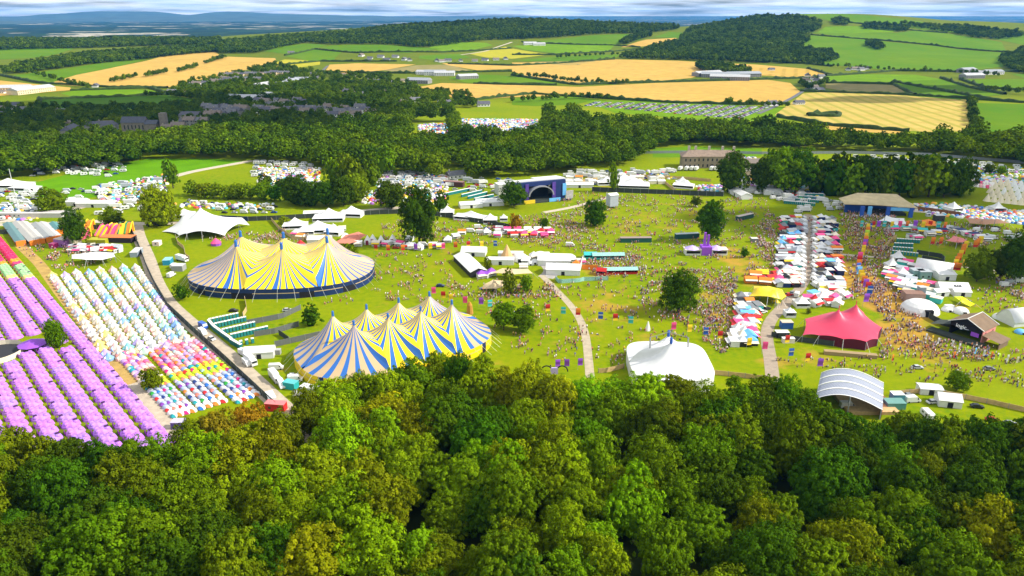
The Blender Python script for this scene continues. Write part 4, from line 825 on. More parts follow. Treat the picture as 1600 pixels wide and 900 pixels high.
def stretch_tent(name, corners, peaks, m, label, cat='tent', sag=.08, lift=0, step=1.6, poles=True, group=None, wallm=None, walls=(), pole_h=0, pr=.5):
    """corners and peaks: (u, v, z) photo positions of the anchors at their height"""
    C = [(*G(u, v, z), z) for u, v, z in corners]; a = sum((C[i][0]*C[(i+1) % len(C)][1]-C[(i+1) % len(C)][0]*C[i][1]) for i in range(len(C)))
    if a < 0: C = C[::-1]
    Pk = [(*G(u, v, z), z) for u, v, z in peaks]; V, z, Fs, b = membrane(C, Pk, sag, lift, step, pr)
    cx, cy = V[:, 0].mean(), V[:, 1].mean(); e = empty(name, (cx, cy, 0)); me = bpy.data.meshes.new('canopy'); me.from_pydata([(p[0]-cx, p[1]-cy, h) for p, h in zip(V, z)], [], Fs); me.materials.append(m); me.polygons.foreach_set('use_smooth', [True]*len(Fs)); me.update(); ob('canopy', me, e)
    for p in C:
        if p[2] > 1.0:
            q = MB(); q.tube((p[0]-cx, p[1]-cy, 0), (p[0]-cx, p[1]-cy, p[2]), .12, n=5); q.build('pole', [M_grey], e)
            d = Vector((p[0]-cx, p[1]-cy, 0)).normalized()*3; q = MB(); q.tube((p[0]-cx, p[1]-cy, p[2]), (p[0]-cx+d.x, p[1]-cy+d.y, 0), .05, n=3); q.build('guy_rope', [M_white], e)
    for p in Pk:
        q = MB(); q.tube((p[0]-cx, p[1]-cy, 0), (p[0]-cx, p[1]-cy, p[2]+pole_h), .18, n=6); q.build('pole', [m if pole_h else M_grey], e)
    for i in walls:
        A, B = C[i], C[(i+1) % len(C)]; q = MB(); pts = arcpts(A, B, sag*1.2, 7, lift)+[B]
        for j in range(len(pts)-1):
            s, t = pts[j], pts[j+1]; q.add([(s[0]-cx, s[1]-cy, 0), (t[0]-cx, t[1]-cy, 0), (t[0]-cx, t[1]-cy, t[2]-.1), (s[0]-cx, s[1]-cy, s[2]-.1)], [(0, 1, 2, 3)])
        q.build('side_wall', [wallm or m], e)
    tag(e, label, cat, group); return e
M_pink = mat('raspberry_pvc', (.62, .045, .10), .38, .06, .3, spec=.5); M_orange = cm('orange'); M_yel = mat('yellow_canopy', (.85, .60, .02), .45, .06, .4, spec=.4); M_tan = mat('sand_canvas', (.60, .46, .27), .7, .1, .5); M_maroon = mat('maroon_wall', (.10, .008, .02), .8, .1)
stretch_tent('pink_big_tent', [(1254, 524, 3), (1258, 498, 5), (1300, 487, 6), (1345, 490, 6), (1378, 512, 4.5), (1372, 530, 3.2), (1354, 534, 4), (1318, 530, 4), (1280, 524, 4)], [(1311, 483, 11.5), (1338, 475, 12)], M_pink, 'large raspberry pink tent with two dark-tipped peaks beside the lane', sag=.05, lift=.4, walls=(0, 1, 2, 3), wallm=M_maroon, pole_h=1.6, pr=4.2, step=1.1)
stretch_tent('white_stretch_tent', [(253, 362, .3), (280, 368, 1.5), (292, 365, 4), (315, 361, 6), (351, 368, 1.5), (372, 350, 5), (390, 352, .3), (378, 340, 6), (340, 338, 5), (300, 335, 5), (285, 343, 4)], [(297, 329, 11), (313, 324, 14)], M_white, 'sprawling white stretch tent with two peaks beside the track', sag=.09, lift=.3, step=1.6, pr=6)
stretch_tent('yellow_stretch_tent', [(1170, 463, 3), (1178, 447, 4), (1202, 447, 5), (1222, 452, 4), (1229, 463, 2.5), (1222, 468, 3), (1200, 463, 5)], [(1190, 447, 7), (1210, 452, 7)], M_yel, 'bright yellow stretch tent at the head of the lower stalls', sag=.05, pr=3)
stretch_tent('sand_stretch_tent', [(767, 426, 3), (785, 419, 4), (825, 420, 4), (833, 427, 3), (800, 429, 3.5)], [(800, 421, 6)], M_tan, 'long sand coloured stretch tent behind the olive trees', sag=.04)
stretch_tent('sand_stretch_tent', [(750, 452, .4), (758, 443, 3), (770, 437, 4), (786, 438, 4), (792, 448, 2.5), (775, 451, 3.5)], [(772, 436, 7), (783, 440, 6)], M_tan, 'small peaked sand coloured stretch tent open at the front', sag=.07)
stretch_tent('terracotta_canopy', [(520, 380, 3), (540, 367, 4), (560, 362, 5), (573, 367, 4), (560, 377, 3), (545, 381, 3)], [(558, 366, 6)], mat('terracotta_canvas', (.62, .20, .13), .7, .1, .4), 'low terracotta and lilac canopy beside the small pink tipis', sag=.05)
stretch_tent('orange_stretch_tent', [(1436, 352, 3), (1440, 344, 4), (1451, 342, 5), (1462, 346, 4), (1464, 353, 3), (1450, 353, 4)], [(1450, 343, 7)], M_orange, 'bright orange peaked canopy beyond the banner row', sag=.06)
stretch_tent('white_stretch_tent', [(1373, 345, 3), (1385, 336, 4), (1395, 340, 4), (1413, 341, 4), (1418, 350, 3), (1400, 352, 3), (1388, 346, 3)], [(1383, 338, 7), (1405, 342, 6)], M_white, 'white stretch tent behind the banner row', sag=.06)
stretch_tent('pink_canopy', [(1477, 376, 3), (1490, 368, 4), (1505, 372, 4), (1517, 379, 3), (1495, 379, 3.5)], [(1497, 372, 6)], mat('salmon_canvas', (.65, .20, .18), .7, .1), 'salmon pink low canopy by the upper right bars', sag=.06)
stretch_tent('striped_canopy', [(1506, 340, 3), (1530, 342, 4), (1560, 342, 4), (1578, 349, 3), (1540, 351, 3), (1515, 349, 3)], [(1535, 343, 6), (1555, 344, 6)], mat('faded_orange_canvas', (.45, .24, .14), .8, .2), 'long faded orange and grey canopy on the upper right slope', sag=.05)
stretch_tent('white_awning', [(112, 404, 3), (112, 398, 4), (150, 393, 5), (178, 395, 4), (180, 401, 3.5), (160, 406, 3.5), (135, 406, 4)], [(140, 397, 5.5)], M_white, 'long flat white awning over the fairground bar', sag=.03)
stretch_tent('yellow_shelter', [(1490, 463, 1.5), (1504, 463, 2.5), (1524, 475, 1.5), (1516, 479, .4), (1500, 471, 2)], [(1502, 465, 3.5)], mat('acid_yellow', (.75, .85, .01), .5, .05), 'acid yellow inflatable shelter on the right lawn', sag=.05)
stretch_tent('ochre_arch', [(1203, 470, 1), (1214, 468, 3), (1221, 474, 1), (1214, 473, 2)], [(1212, 470, 3.5)], cm('yellow'), 'small yellow inflatable arch beside the yellow tent', sag=.05, step=.8)
# ------------------------------------------------------------------ marquees, pagodas, domes, cabins
BOXC = {}
def obm(color, rough=.6): 
    if isinstance(color, str): return cm(color, rough)
    k = 'c%02d%02d%02d' % tuple(int(c*99) for c in color); return mat('finish_'+k, color, rough, .07, .6)
def marquee(u, v, Lm, Wm, ang=0.0, hw=2.6, hr=1.6, roof='white', wall='white', label='', cat='marquee', group=None, name='marquee', open_front=False, curved=False, later_=True, door=True):
    x, y = G(u, v); e = empty(name, (x, y, 0), math.radians(ang)); w = MB()
    if open_front:
        w.box(-Lm/2, Lm/2, Wm/2-.15, Wm/2, 0, hw); w.box(-Lm/2, -Lm/2+.15, -Wm/2, Wm/2-.16, 0, hw); w.box(Lm/2-.15, Lm/2, -Wm/2, Wm/2-.16, 0, hw); w.box(-Lm/2+.2, Lm/2-.2, -Wm/2+.2, -Wm/2+.8, 0, 1.1)
    else: w.box(-Lm/2, Lm/2, -Wm/2, Wm/2, 0, hw)
    n = 8 if curved else 2; prof = [(-Wm/2+Wm*i/n, hw+(math.sin(math.pi*i/n)*hr if curved else hr*(1-abs(2*i/n-1)))) for i in range(n+1)]
    if n == 2: prof = [(-Wm/2, hw), (0, hw+hr), (Wm/2, hw)]
    w.prism(prof, -Lm/2+.02, -Lm/2+.08); w.prism(prof, Lm/2-.08, Lm/2-.02); w.build('wall', [obm(wall)], e)
    r = MB(); o = .25; P1 = [(a*(1+2*o/Wm), z-.05 if i in (0, len(prof)-1) else z+.02) for i, (a, z) in enumerate(prof)]; P2 = [(a, z+.12) for a, z in P1][::-1]
    r.prism(P1+P2, -Lm/2-o, Lm/2+o); r.build('roof', [obm(roof)], e, curved)
    if door and not open_front:
        d = MB(); d.box(-.9, .9, -Wm/2-.04, -Wm/2+.02, 0, 2.1); d.build('door', [M_dark], e)
    (later if later_ else lambda a, b, c, d: tag(a, b, c, d))(e, label, cat, group); return e
def pagoda(u, v, s, h=2.4, p=2.6, col='white', wall='white', label='', ang=0, group=None, walls=True, cat='pagoda tent'):
    x, y = G(u, v); e = empty('pagoda_tent', (x, y, 0), math.radians(ang)); r = MB(); n = 6
    ringz = []
    for j in range(n):
        t = j/n; q = s/2*1.04*(1-t); z = h+p*(t**1.7*.55+t*.45) if False else h+p*(1-(1-t)**.62 if False else t**1.8); 
        ringz.append([(-q, -q, z), (q, -q, z), (q, q, z), (-q, q, z)])
    vs = [p_ for g in ringz for p_ in g]+[(0, 0, h+p)]; fs = []
    for j in range(n-1):
        for k in range(4): fs.append((j*4+k, j*4+(k+1) % 4, j*4+4+(k+1) % 4, j*4+4+k))
    for k in range(4): fs.append(((n-1)*4+k, (n-1)*4+(k+1) % 4, n*4))
    r.add(vs, fs); r.build('roof', [obm(col)], e); w = MB()
    if walls: w.box(-s/2, s/2, s/2-.1, s/2, 0, h); w.box(-s/2, -s/2+.1, -s/2, s/2-.11, 0, h); w.box(s/2-.1, s/2, -s/2, s/2-.11, 0, h); w.box(-s/2+.1, s/2-.1, -s/2, -s/2+.5, 0, 1); w.build('wall', [obm(wall)], e)
    for a in (-1, 1):
        for b in (-1, 1):
            q = MB(); q.tube((a*s/2*.98, b*s/2*.98, 0), (a*s/2*.98, b*s/2*.98, h+.1), .07, n=4); q.build('pole', [M_grey], e)
    later(e, label, cat, group); return e
def dome(u, v, r, col='white', label='', hs=.72, cat='dome tent', segs=14):
    x, y = G(u, v); e = empty('dome_tent', (x, y, 0)); mb = MB(); n = segs; m_ = 5; vs = []
    for j in range(m_+1):
        a = j/m_*math.pi/2; 
        for i in range(n): t = 2*math.pi*(i+.5*(j % 2))/n; vs.append((r*math.cos(a)*math.cos(t), r*math.cos(a)*math.sin(t), r*hs*math.sin(a)+.02))
    fs = []
    for j in range(m_):
        for i in range(n):
            a, b, c, d = j*n+i, j*n+(i+1) % n, (j+1)*n+(i+1) % n, (j+1)*n+i
            fs += [(a, b, d), (b, c, d)] if j % 2 == 0 else [(a, b, c), (a, c, d)]
    mb.add(vs, fs); mb.build('shell', [obm(col)], e); d = MB(); d.box(-r*.2, r*.2, -r*1.0, -r*.8, 0, r*.36); d.build('door', [M_dark], e); later(e, label, cat); return e
def cabin(u, v, L_, W_, h, ang, col, roofc, label, cat='cabin', group=None, name='site_cabin', winm=True):
    x, y = G(u, v); e = empty(name, (x, y, 0), math.radians(ang)); w = MB(); w.box(-L_/2, L_/2, -W_/2, W_/2, 0, h); w.build('wall', [obm(col)], e); r = MB(); r.box(-L_/2-.08, L_/2+.08, -W_/2-.08, W_/2+.08, h+.003, h+.16); r.build('roof', [obm(roofc)], e)
    if winm:
        n = max(1, int(L_/3))
        for i in range(min(n, 8)):
            q = MB(); X = -L_/2+L_*(i+.5)/n; q.box(X-.5, X+.5, -W_/2-.03, -W_/2+.03, 1, 1.9); q.build('window', [M_win], e)
    later(e, label, cat, group); return e
MW = 'white village beside the big top'
for a in [(515, 343, 20, 14, 4, 3.5, 4, 'big pale marquee at the back of the white marquee village'), (550, 337, 16, 11, -8, 2.8, 3, 'pale hipped marquee right of the white marquee village'), (462, 356, 15, 10, 8, 3, 3, 'white marquee at the left of the white marquee village'), (498, 362, 20, 12, 6, 3, 3.4, 'broad white marquee in the middle of the white marquee village'),
          (476, 366, 12, 8, 10, 2.6, 2, 'small white marquee in front of the white marquee village'), (522, 366, 10, 9, -10, 2.8, 3, 'small white marquee on the right front of the village'), (500, 378, 14, 7, 4, 2.4, 1.6, 'low white marquee behind the big top masts'), (492, 338, 14, 6, 6, 2.6, 1.5, 'narrow white marquee left of the pale one'),
          (736, 343, 22, 9, -18, 2.6, 2, 'long white marquee on the upper arena wall'), (741, 397, 14, 9, -6, 2.6, 2.0, 'white marquee above the food stalls'), (782, 412, 15, 5, -2, 3, 1, 'low white catering marquee behind the olive trees'), (866, 411, 18, 11, -4, 3.2, 2.4, 'wide white marquee in the pale food court'), (880, 426, 18, 9, -6, 3, 2.2, 'white marquee with open side in the food court'), (798, 401, 14, 4, -3, 2.6, .8, 'narrow white cabin roof behind the sand tipi'),
          (990, 292, 24, 16, -8, 3, 4, 'white gabled marquee behind the dark arena wall'), (975, 284, 16, 12, 0, 3, 3, 'white marquee in the backstage yard'), (948, 288, 16, 10, 6, 3, 3, 'white backstage marquee left of the gabled one'), (1068, 293, 16, 10, -20, 2.6, 2.5, 'small white marquee before the mansion lawn'), (1066, 288, 10, 8, 0, 2.6, 2.4, 'small pale marquee before the mansion lawn'), (905, 292, 22, 8, 0, 2.6, 1.4, 'long white backstage marquee beside the main stage'),
          (1180, 300, 26, 8, -4, 2.8, 1.6, 'long white marquee under the oaks'), (1206, 303, 14, 8, -4, 2.8, 1.4, 'shorter white marquee under the oaks'), (1486, 455, 14, 7, -6, 2.8, 2, 'white marquee with dark letters on its roof'), (1474, 435, 9, 7, 0, 3.2, 1, 'grey white box marquee beside the arched hall'), (1467, 461, 7, 5, 10, 2.4, 1.2, 'small white tent beside the lettered marquee'), (1500, 461, 8, 5, -4, 2.4, 1, 'small flat white tent right of the lettered marquee'),
          (1451, 613, 7.6, 4.6, -8, 2.4, .4, 'white topped timber hut near the small marquee'), (1480, 631, 7.4, 6, -14, 2.6, 1.7, 'small white marquee with open front near the timber fence'), (15, 292, 34, 14, 0, 3.4, 3.0, 'large white marquee in the left van field'), (40, 297, 22, 10, -8, 3, 2, 'white marquee at the van field corner'), (150, 322, 24, 9, 0, 3, 1.4, 'long white marquee beside the dark tree'), (122, 320, 14, 8, 0, 3, 2, 'short white marquee beside the dark tree'),
          (735, 323, 16, 9, 14, 2.6, 1.5, 'white marquee right of the upper toilet rows'), (765, 320, 20, 9, 10, 2.8, 2, 'broad pale marquee under the main stage tree'), (1155, 172, 1, 1, 0, 1, 1, None)]:
    if a[7] and any(k in a[7] for k in ('village', 'upper arena wall', 'gabled', 'backstage yard', 'before the mansion lawn', 'van field')):
        o_ = pagoda(a[0], a[1], 10, 2.6, a[6]+1.6, label=a[7].replace('gabled', 'peaked'), ang=a[4], cat='marquee'); o_.scale = (a[2]/10, a[3]/10, 1)
    elif a[7]: marquee(a[0], a[1], a[2], a[3], a[4], a[5], a[6], label=a[7])
marquee(407, 556, 11.5, 6, 8, 2.8, 1.6, label='white frame marquee beside the toilet rows and big top')
# the long diagonal marquee, walls painted black for the shade in its open side
x0, y0 = G(720, 405); x1, y1 = G(747, 431); marquee((734), 419, math.hypot(x1-x0, y1-y0), 9, math.degrees(math.atan2(y1-y0, x1-x0)), 3, 1.8, wall='black', label='long white roofed marquee set diagonally with an open side painted black for shade', later_=False)
x0, y0 = G(1142, 297); x1, y1 = G(1168, 311); marquee(1156, 306, 24, 9, math.degrees(math.atan2(y1-y0, x1-x0)), 3, 1.8, label='white marquee set diagonally at the top of the arena', later_=False)
pagoda(699, 336, 9, 3, 4, label='tall white pagoda tent on the upper arena wall'); pagoda(766, 348, 9, 3, 3.6, label='white pagoda tent right of the long upper marquee'); pagoda(787, 345, 5, label='small white pagoda beside the upper vehicles')
pagoda(1392, 420, 6, 2.8, 4, label='tall white pagoda at the top of the market'); pagoda(1402, 408, 6, 2.8, 4, label='white pagoda tent beside the toilet rows'); pagoda(1152, 520, 4.6, 2.6, 2.6, label='white pagoda at the foot of the lower stalls'); pagoda(1408, 431, 6, 2.6, 2.6, label='white pagoda in the market lane')
pagoda(1251, 478, 6.5, 2.4, 3, label='white pagoda between the lane and the pink tent'); pagoda(1233, 494, 4.6, 2.6, 2, label='white pagoda on the lane bend'); pagoda(1283, 470, 5, label='small white pagoda above the pink tent'); pagoda(1272, 474, 4, col='red', label='small red and white pagoda above the pink tent'); pagoda(289, 340, 11, 3, 3.4, label='white pagoda behind the stretch tent')
pagoda(1557, 330, 8, 3, 4, label='white pagoda on the right campsite edge'); pagoda(1488, 330, 9, 3, 4, label='white pagoda beside the brown fence', ang=20)
for i, u in enumerate((575, 583, 596, 614)):
    x, y = G(u, 381-(i % 2)*2); e = empty('small_tipi', (x, y, 0)); q = MB(); q.cone((0, 0), 2.6, 1.4, 5.6, 8); q.cone((0, 0), 2.6, 0, 1.4, 8, 0, 2.6); q.build('canvas', [M_white], e); q = MB(); q.box(-.8, .8, -2.75, -2.4, 0, 2.8); q.build('door', [cm('maroon')], e); later(e, 'small white tipi with a pink door flap in the tipi row', 'tipi', 'pink doored tipis')
x, y = G(792, 406); e = empty('tipi', (x, y, 0)); q = MB(); q.cone((0, 0), 4.6, 0, 9.4, 10); q.build('canvas', [mat('ochre_canvas', (.62, .38, .16), .8, .1)], e); q = MB(); q.box(-.7, .7, -4.3, -3.9, 0, 2); q.build('door', [M_dark], e); tag(e, 'tall pointed ochre tipi among the white food marquees', 'tipi')
dome(812, 406, 5, label='white dome tent left of the food court', hs=.8); dome(844, 402, 4.6, label='white dome tent at the back of the food court', hs=.75); dome(836, 411, 2.6, label='small white dome beside the yard', hs=.9); dome(829, 413, 2.2, label='small grey white dome beside the yard', hs=.9)
dome(1437, 485, 8.5, label='large white pleated dome at the foot of the market', hs=.62, segs=20); dome(1480, 485, 2.7, label='small white round tent beside the white pleated dome'); dome(1501, 488, 3.6, label='white and pale blue dome above the dark roofed stage'); dome(1562, 497, 3.2, label='small white dome behind the dark roofed stage'); dome(1594, 520, 2.4, 'sky blue', 'bright blue dome tent right of the dark roofed stage')
marquee(1458, 427, 17, 13, -35, 2.4, 4.6, label='white arched hall with rounded roof in the market', curved=True, name='arched_hall', cat='hall', later_=False)
marquee(1590, 503, 14, 10, 12, 2, 4.6, label='pale arched tunnel tent right of the dark roofed stage', curved=True, name='tunnel_tent', cat='tent', later_=False)
# letters on the roof of the white marquee
def text(s, size, parent, loc, rot, m, name='lettering'):
    c = bpy.data.curves.new('t', 'FONT'); c.body = s; c.size = size; c.extrude = .04; c.align_x = 'CENTER'; c.offset = size*.012; o = bpy.data.objects.new('t', c); COL.objects.link(o); bpy.context.view_layer.update()
    me = bpy.data.meshes.new_from_object(o.evaluated_get(bpy.context.evaluated_depsgraph_get())); bpy.data.objects.remove(o); me.materials.clear(); me.materials.append(m); k = ob(name, me, parent); k.location = loc; k.rotation_euler = rot; return k
mq = [o for o in COL.objects if o.name.startswith('marquee') and PENDING and any(p[0] is o and 'dark letters' in p[1] for p in PENDING)][0]
text('BAR', 2.0, mq, (1.5, -3.0, 3.38), (math.atan2(2, 3.5), 0, 0), cm('black'))
# teal striped food court stalls
M_ts = mat('pale_teal_stripe', (.30, .55, .48), .7, .35, 2.2)
MATS['paint_pale_teal'] = M_ts; CNAME['pale teal'] = (.3, .55, .48)
marquee(950, 404, 18, 4.6, 2, 2.4, 1.2, 'pale teal', 'teal', 'long pale teal roofed stall, upper side of the food court', 'stall', open_front=True, name='market_stall', later_=False); marquee(969, 427, 18, 4.4, 3, 2.4, 1.1, 'pale teal', 'red', 'long pale teal roofed stall with red counter, lower side of the food court', 'stall', open_front=True, name='market_stall', later_=False)
marquee(922, 403, 7, 5, 0, 2.4, 1.2, 'teal', 'teal', 'short teal stall at the back of the food court', 'stall', open_front=True, name='market_stall', later_=False); marquee(940, 429, 5, 4, -14, 2.4, 1.4, 'red', 'red', 'small red stall in the food court', 'stall', open_front=True, name='market_stall', later_=False)
def panel_wall(pts, h, m, label, cat='fence', name='fence', th=.12, group=None, lat=False, world=False, post=6.0, pm=None):
    P = pts if world else gp(*pts); Q = resample(P, 2.5) if len(P) > 1 else P; e = empty(name, (Q[0][0], Q[0][1], 0)); mb = MB(); c = Q[0]
    for i in range(len(Q)-1):
        a, b = Q[i], Q[i+1]; d = (b-a)/max(np.hypot(*(b-a)), 1e-6); n = np.array([-d[1], d[0]])*th/2
        v = [(a+n)-c, (a-n)-c, (b-n)-c, (b+n)-c]; z0, z1 = .05, h+.03*math.sin(i*2.1)
        mb.add([(p[0], p[1], z0) for p in v]+[(p[0], p[1], z1) for p in v], [(0, 1, 2, 3), (4, 7, 6, 5), (0, 4, 5, 1), (1, 5, 6, 2), (2, 6, 7, 3), (3, 7, 4, 0)])
    mb.build('panel', [m], e); R_ = resample(P, post); nn = min(len(R_), 60)
    for p in R_[:nn]:
        q = MB(); q.box(p[0]-c[0]-.1, p[0]-c[0]+.1, p[1]-c[1]-.1, p[1]-c[1]+.1, 0, h+.15); q.build('post', [pm or M_grey], e)
    if lat: later(e, label, cat, group)
    else: tag(e, label, cat, group)
    return e
panel_wall([(868, 437), (873, 443), (905, 441), (912, 439), (950, 438)], 2.2, M_ts, 'pale teal patterned fence along the front of the food court'); panel_wall([(909, 421), (934, 422)], 2.8, cm('orange'), 'bright orange hoarding in the food court', 'hoarding', 'hoarding'); panel_wall([(906, 424), (911, 408)], 3.6, M_white, 'white end wall beside the orange hoarding', 'wall', 'white_wall')
M_hf = mat('dark_hoarding', (.045, .055, .045), .85, .15, .5)
for p, h, m, lb in [([(217, 385), (229, 418), (242, 446), (263, 482), (305, 522), (349, 562), (397, 607), (432, 640)], 3.0, M_hf, 'tall dark hoarding along the camp side of the main track'), ([(0, 366), (80, 362), (150, 358), (205, 360), (213, 378), (218, 388)], 3.0, M_hf, 'dark hoarding behind the fairground'), ([(300, 357), (345, 347), (430, 344), (500, 340), (590, 335), (650, 333)], 3.2, M_hf, 'dark arena hoarding behind the marquee village'),
                   ([(925, 299), (1000, 302), (1080, 305), (1130, 307)], 3.6, M_hf, 'dark green arena wall below the backstage yard'), ([(650, 333), (700, 340), (770, 352), (800, 358)], 3, M_hf, 'dark wall behind the upper arena marquees'), ([(387, 508), (440, 498), (470, 484)], 2.6, mat('grey_screen', (.12, .13, .12), .8, .15), 'grey screen fence beyond the toilet rows'), ([(398, 526), (430, 521), (467, 510)], 2.6, mat('grey_screen', (.12, .13, .12)), 'grey screen fence running from the toilet rows to the conifer'),
                   ([(430, 542), (470, 533), (500, 526)], 2.6, mat('grey_screen', (.12, .13, .12)), 'grey screen fence behind the near striped big top'), ([(436, 523), (452, 534)], 2.4, M_hf, 'short dark fence between the two grey screens'), ([(1205, 526), (1240, 533), (1270, 537), (1302, 541)], 2.4, M_hf, 'dark fence in front of the pink tent'),
                   ([(1440, 487), (1455, 500), (1475, 510), (1495, 514)], 2.6, M_hf, 'dark curved fence leading to the dark roofed stage'), ([(1375, 405), (1380, 390), (1392, 378), (1400, 373)], 2.6, M_wood, 'curved timber fence beside the right toilet rows'), ([(1432, 397), (1470, 403), (1475, 408)], 2.6, M_hf, 'dark fence behind the right toilet rows'), ([(1440, 405), (1475, 412)], 2.4, M_hf, 'second dark fence behind the right toilet rows'),
                   ([(1395, 618), (1450, 613), (1500, 622), (1550, 632), (1610, 646)], 1.9, M_wood, 'pale timber fence along the lower right lawn'), ([(1112, 585), (1150, 589), (1190, 594)], 2.0, M_wood, 'pale timber fence right of the white big top'), ([(935, 583), (950, 582), (975, 575)], 2.0, M_wood, 'pale timber fence left of the white big top'), ([(275, 372), (278, 382), (288, 390), (290, 402), (296, 406)], 2.4, M_wood, 'yellow timber fence winding down from the stretch tent'),
                   ([(424, 345), (437, 360), (455, 372)], 2.4, M_wood, 'yellow timber fence left of the white marquee village'), ([(455, 374), (480, 376), (498, 373), (514, 370)], 2.2, M_wood, 'timber fence in front of the white marquee village'), ([(383, 470), (386, 486), (380, 496)], 2.4, M_wood, 'short timber fence at the corner of the far striped big top'), ([(910, 285), (950, 279), (1010, 277), (1080, 281), (1110, 284)], 2.4, M_wood, 'pale timber fence through the backstage yard'),
                   ([(1033, 283), (1045, 292), (1055, 300)], 2.4, M_wood, 'diagonal timber fence below the mansion'), ([(1410, 326), (1450, 331), (1500, 338)], 3, mat('rust_fence', (.22, .09, .04), .9, .2), 'rust brown fence behind the right arena'), ([(330, 350), (345, 344), (388, 346)], 3.4, cm('navy'), 'short navy hoarding behind the white stretch tent'), ([(890, 246), (1000, 240), (1100, 239), (1190, 241)], 2.6, mat('grey_boundary', (.3, .32, .33), .8), 'grey boundary fence behind the mansion'),
                   ([(1190, 241), (1330, 240), (1450, 243), (1580, 254), (1660, 262)], 2.6, mat('grey_boundary', (.3, .32, .33), .8), 'grey boundary fence behind the caravan field'), ([(1340, 452), (1341, 440), (1343, 430)], 1.6, cm('white'), 'low white barrier near the banner line')]:
    panel_wall(p, h, m, lb)
# ------------------------------------------------------------------ stages
def stage_main():
    x, y = G(840, 313); rz = math.radians(22); e = empty('main_stage', (x, y, 0), rz); e.scale = (1.14, 1.1, 1.12)
    b = MB(); b.box(-13, 13, -5, 9, 0, 1.8); b.box(-21, 21, -7.5, -5.2, 0, 1.0); b.build('platform', [M_hf], e)
    for s in (-1, 1):
        w = MB(); w.box(s*13.5-4.5 if s > 0 else s*13.5-4.5, s*13.5+4.5, -4.5, -1.5, 1, 13.5); w.box(s*9.5-1.2, s*9.5+1.2, -5, -4.51, 2, 12.5, 1); w.box(s*17-1.3, s*17+1.3, -5, -4.51, 3, 11, 2); w.build('wing', [cm('navy'), mat('violet_print', (.10, .05, .30), .7, .4, .4), cm('sky blue')], e)
        q = MB(); q.box(s*19.5-2.6, s*19.5+2.6, -7.8, -7.4, 1.2, 6.6); q.build('screen', [mat('screen_face', (.45, .42, .42), .4, .25, 1.2)], e)
    a = MB(); n = 12
    for i in range(n):
        t0, t1 = math.pi*i/n, math.pi*(i+1)/n
        def P(t, R, y_): return (math.cos(t)*R, y_, 4.5+math.sin(t)*R*.72)
        a.add([P(t0, 9, -6.5), P(t1, 9, -6.5), P(t1, 9, 3), P(t0, 9, 3)], [(0, 1, 2, 3)]); a.add([P(t0, 9, -6.5), P(t1, 9, -6.5), P(t1, 8.1, -6.5), P(t0, 8.1, -6.5)], [(0, 1, 2, 3)])
    a.build('arch', [mat('silver_shell', (.28, .28, .31), .4, .15, .8)], e)
    t = MB(); t.box(-9, 9, -4.4, -1.6, 10.8, 13.4); t.build('header', [cm('navy')], e); k = MB(); k.box(-9, 9, 3, 3.3, 1.8, 11); k.build('backcloth', [M_dark], e)
    r = MB(); r.prism([(-2.5, 13.6), (12, 11.5), (12, 12), (-2.5, 14.4)], -18.5, 0, 0); r.prism([(-2.5, 13.6), (12, 12.5), (12, 13), (-2.5, 14.4)], .02, 18.5, 0); r.build('roof', [M_white], e)
    w = MB(); w.box(-18, 18, 8.6, 9, 1, 11.4); w.box(-18.3, -18, -1.4, 8.6, 0, 12); w.box(18, 18.3, -1.4, 8.6, 0, 12); w.build('wall', [mat('pale_scrim', (.5, .5, .46), .8, .2)], e)
    for X, c in ((-9, 'yellow'), (9, 'sky blue')):
        q = MB(); q.box(X-4, X+4, -7.75, -7.55, .2, 2.6); q.build('banner', [cm(c)], e)
    tag(e, 'main stage with purple and navy wings, silver arch and white roof', 'stage')
stage_main()
cabin(791, 302, 16, 9, 8, 22, (.55, .55, .5), (.62, .62, .58), 'pale scaffold annexe on the left of the main stage', 'annexe', name='stage_annexe', winm=False)
def stage_blue():
    x, y = G(1372, 334); e = empty('blue_stage', (x, y, 0), math.radians(-6)); w = MB()
    w.box(-22, -8, 2, 3, 0, 8); w.box(-8, 16, 9, 9.4, 0, 11); w.build('wall', [cm('blue')], e); p = MB(); p.box(-9, 17, -4, 9, 0, 1.6); p.build('platform', [M_hf], e)
    r = MB(); r.add([(-25, -5, 7.4), (-4, -8, 8), (22, -9, 6.8), (14, 10, 12), (-12, 11, 12), (-26, 6, 9)], [(0, 1, 4, 5), (1, 2, 3, 4)]); r.add([(-25, -5, 7.1), (-4, -8, 7.7), (22, -9, 6.5), (14, 10, 11.7), (-12, 11, 11.7), (-26, 6, 8.7)], [(5, 4, 1, 0), (4, 3, 2, 1)]); r.build('roof', [mat('stage_tan_roof', (.50, .40, .22), .75, .15, .3)], e)
    for X in (-14, -9, 3, 18):
        q = MB(); q.box(X-1.3, X+1.3, -8.8, -7.6, 0, 7); q.build('tower', [cm('blue') if X != -9 else cm('sky blue')], e)
    q = MB(); q.box(4, 17, -8.3, -8, 4.4, 6.8); q.build('banner', [cm('sky blue')], e); tag(e, 'blue walled stage with a wide sand coloured roof on the upper right', 'stage')
    q = dome(1342, 322, 9, (.38, .42, .48), label='grey blue rounded structure behind the blue stage', hs=.5)
stage_blue()
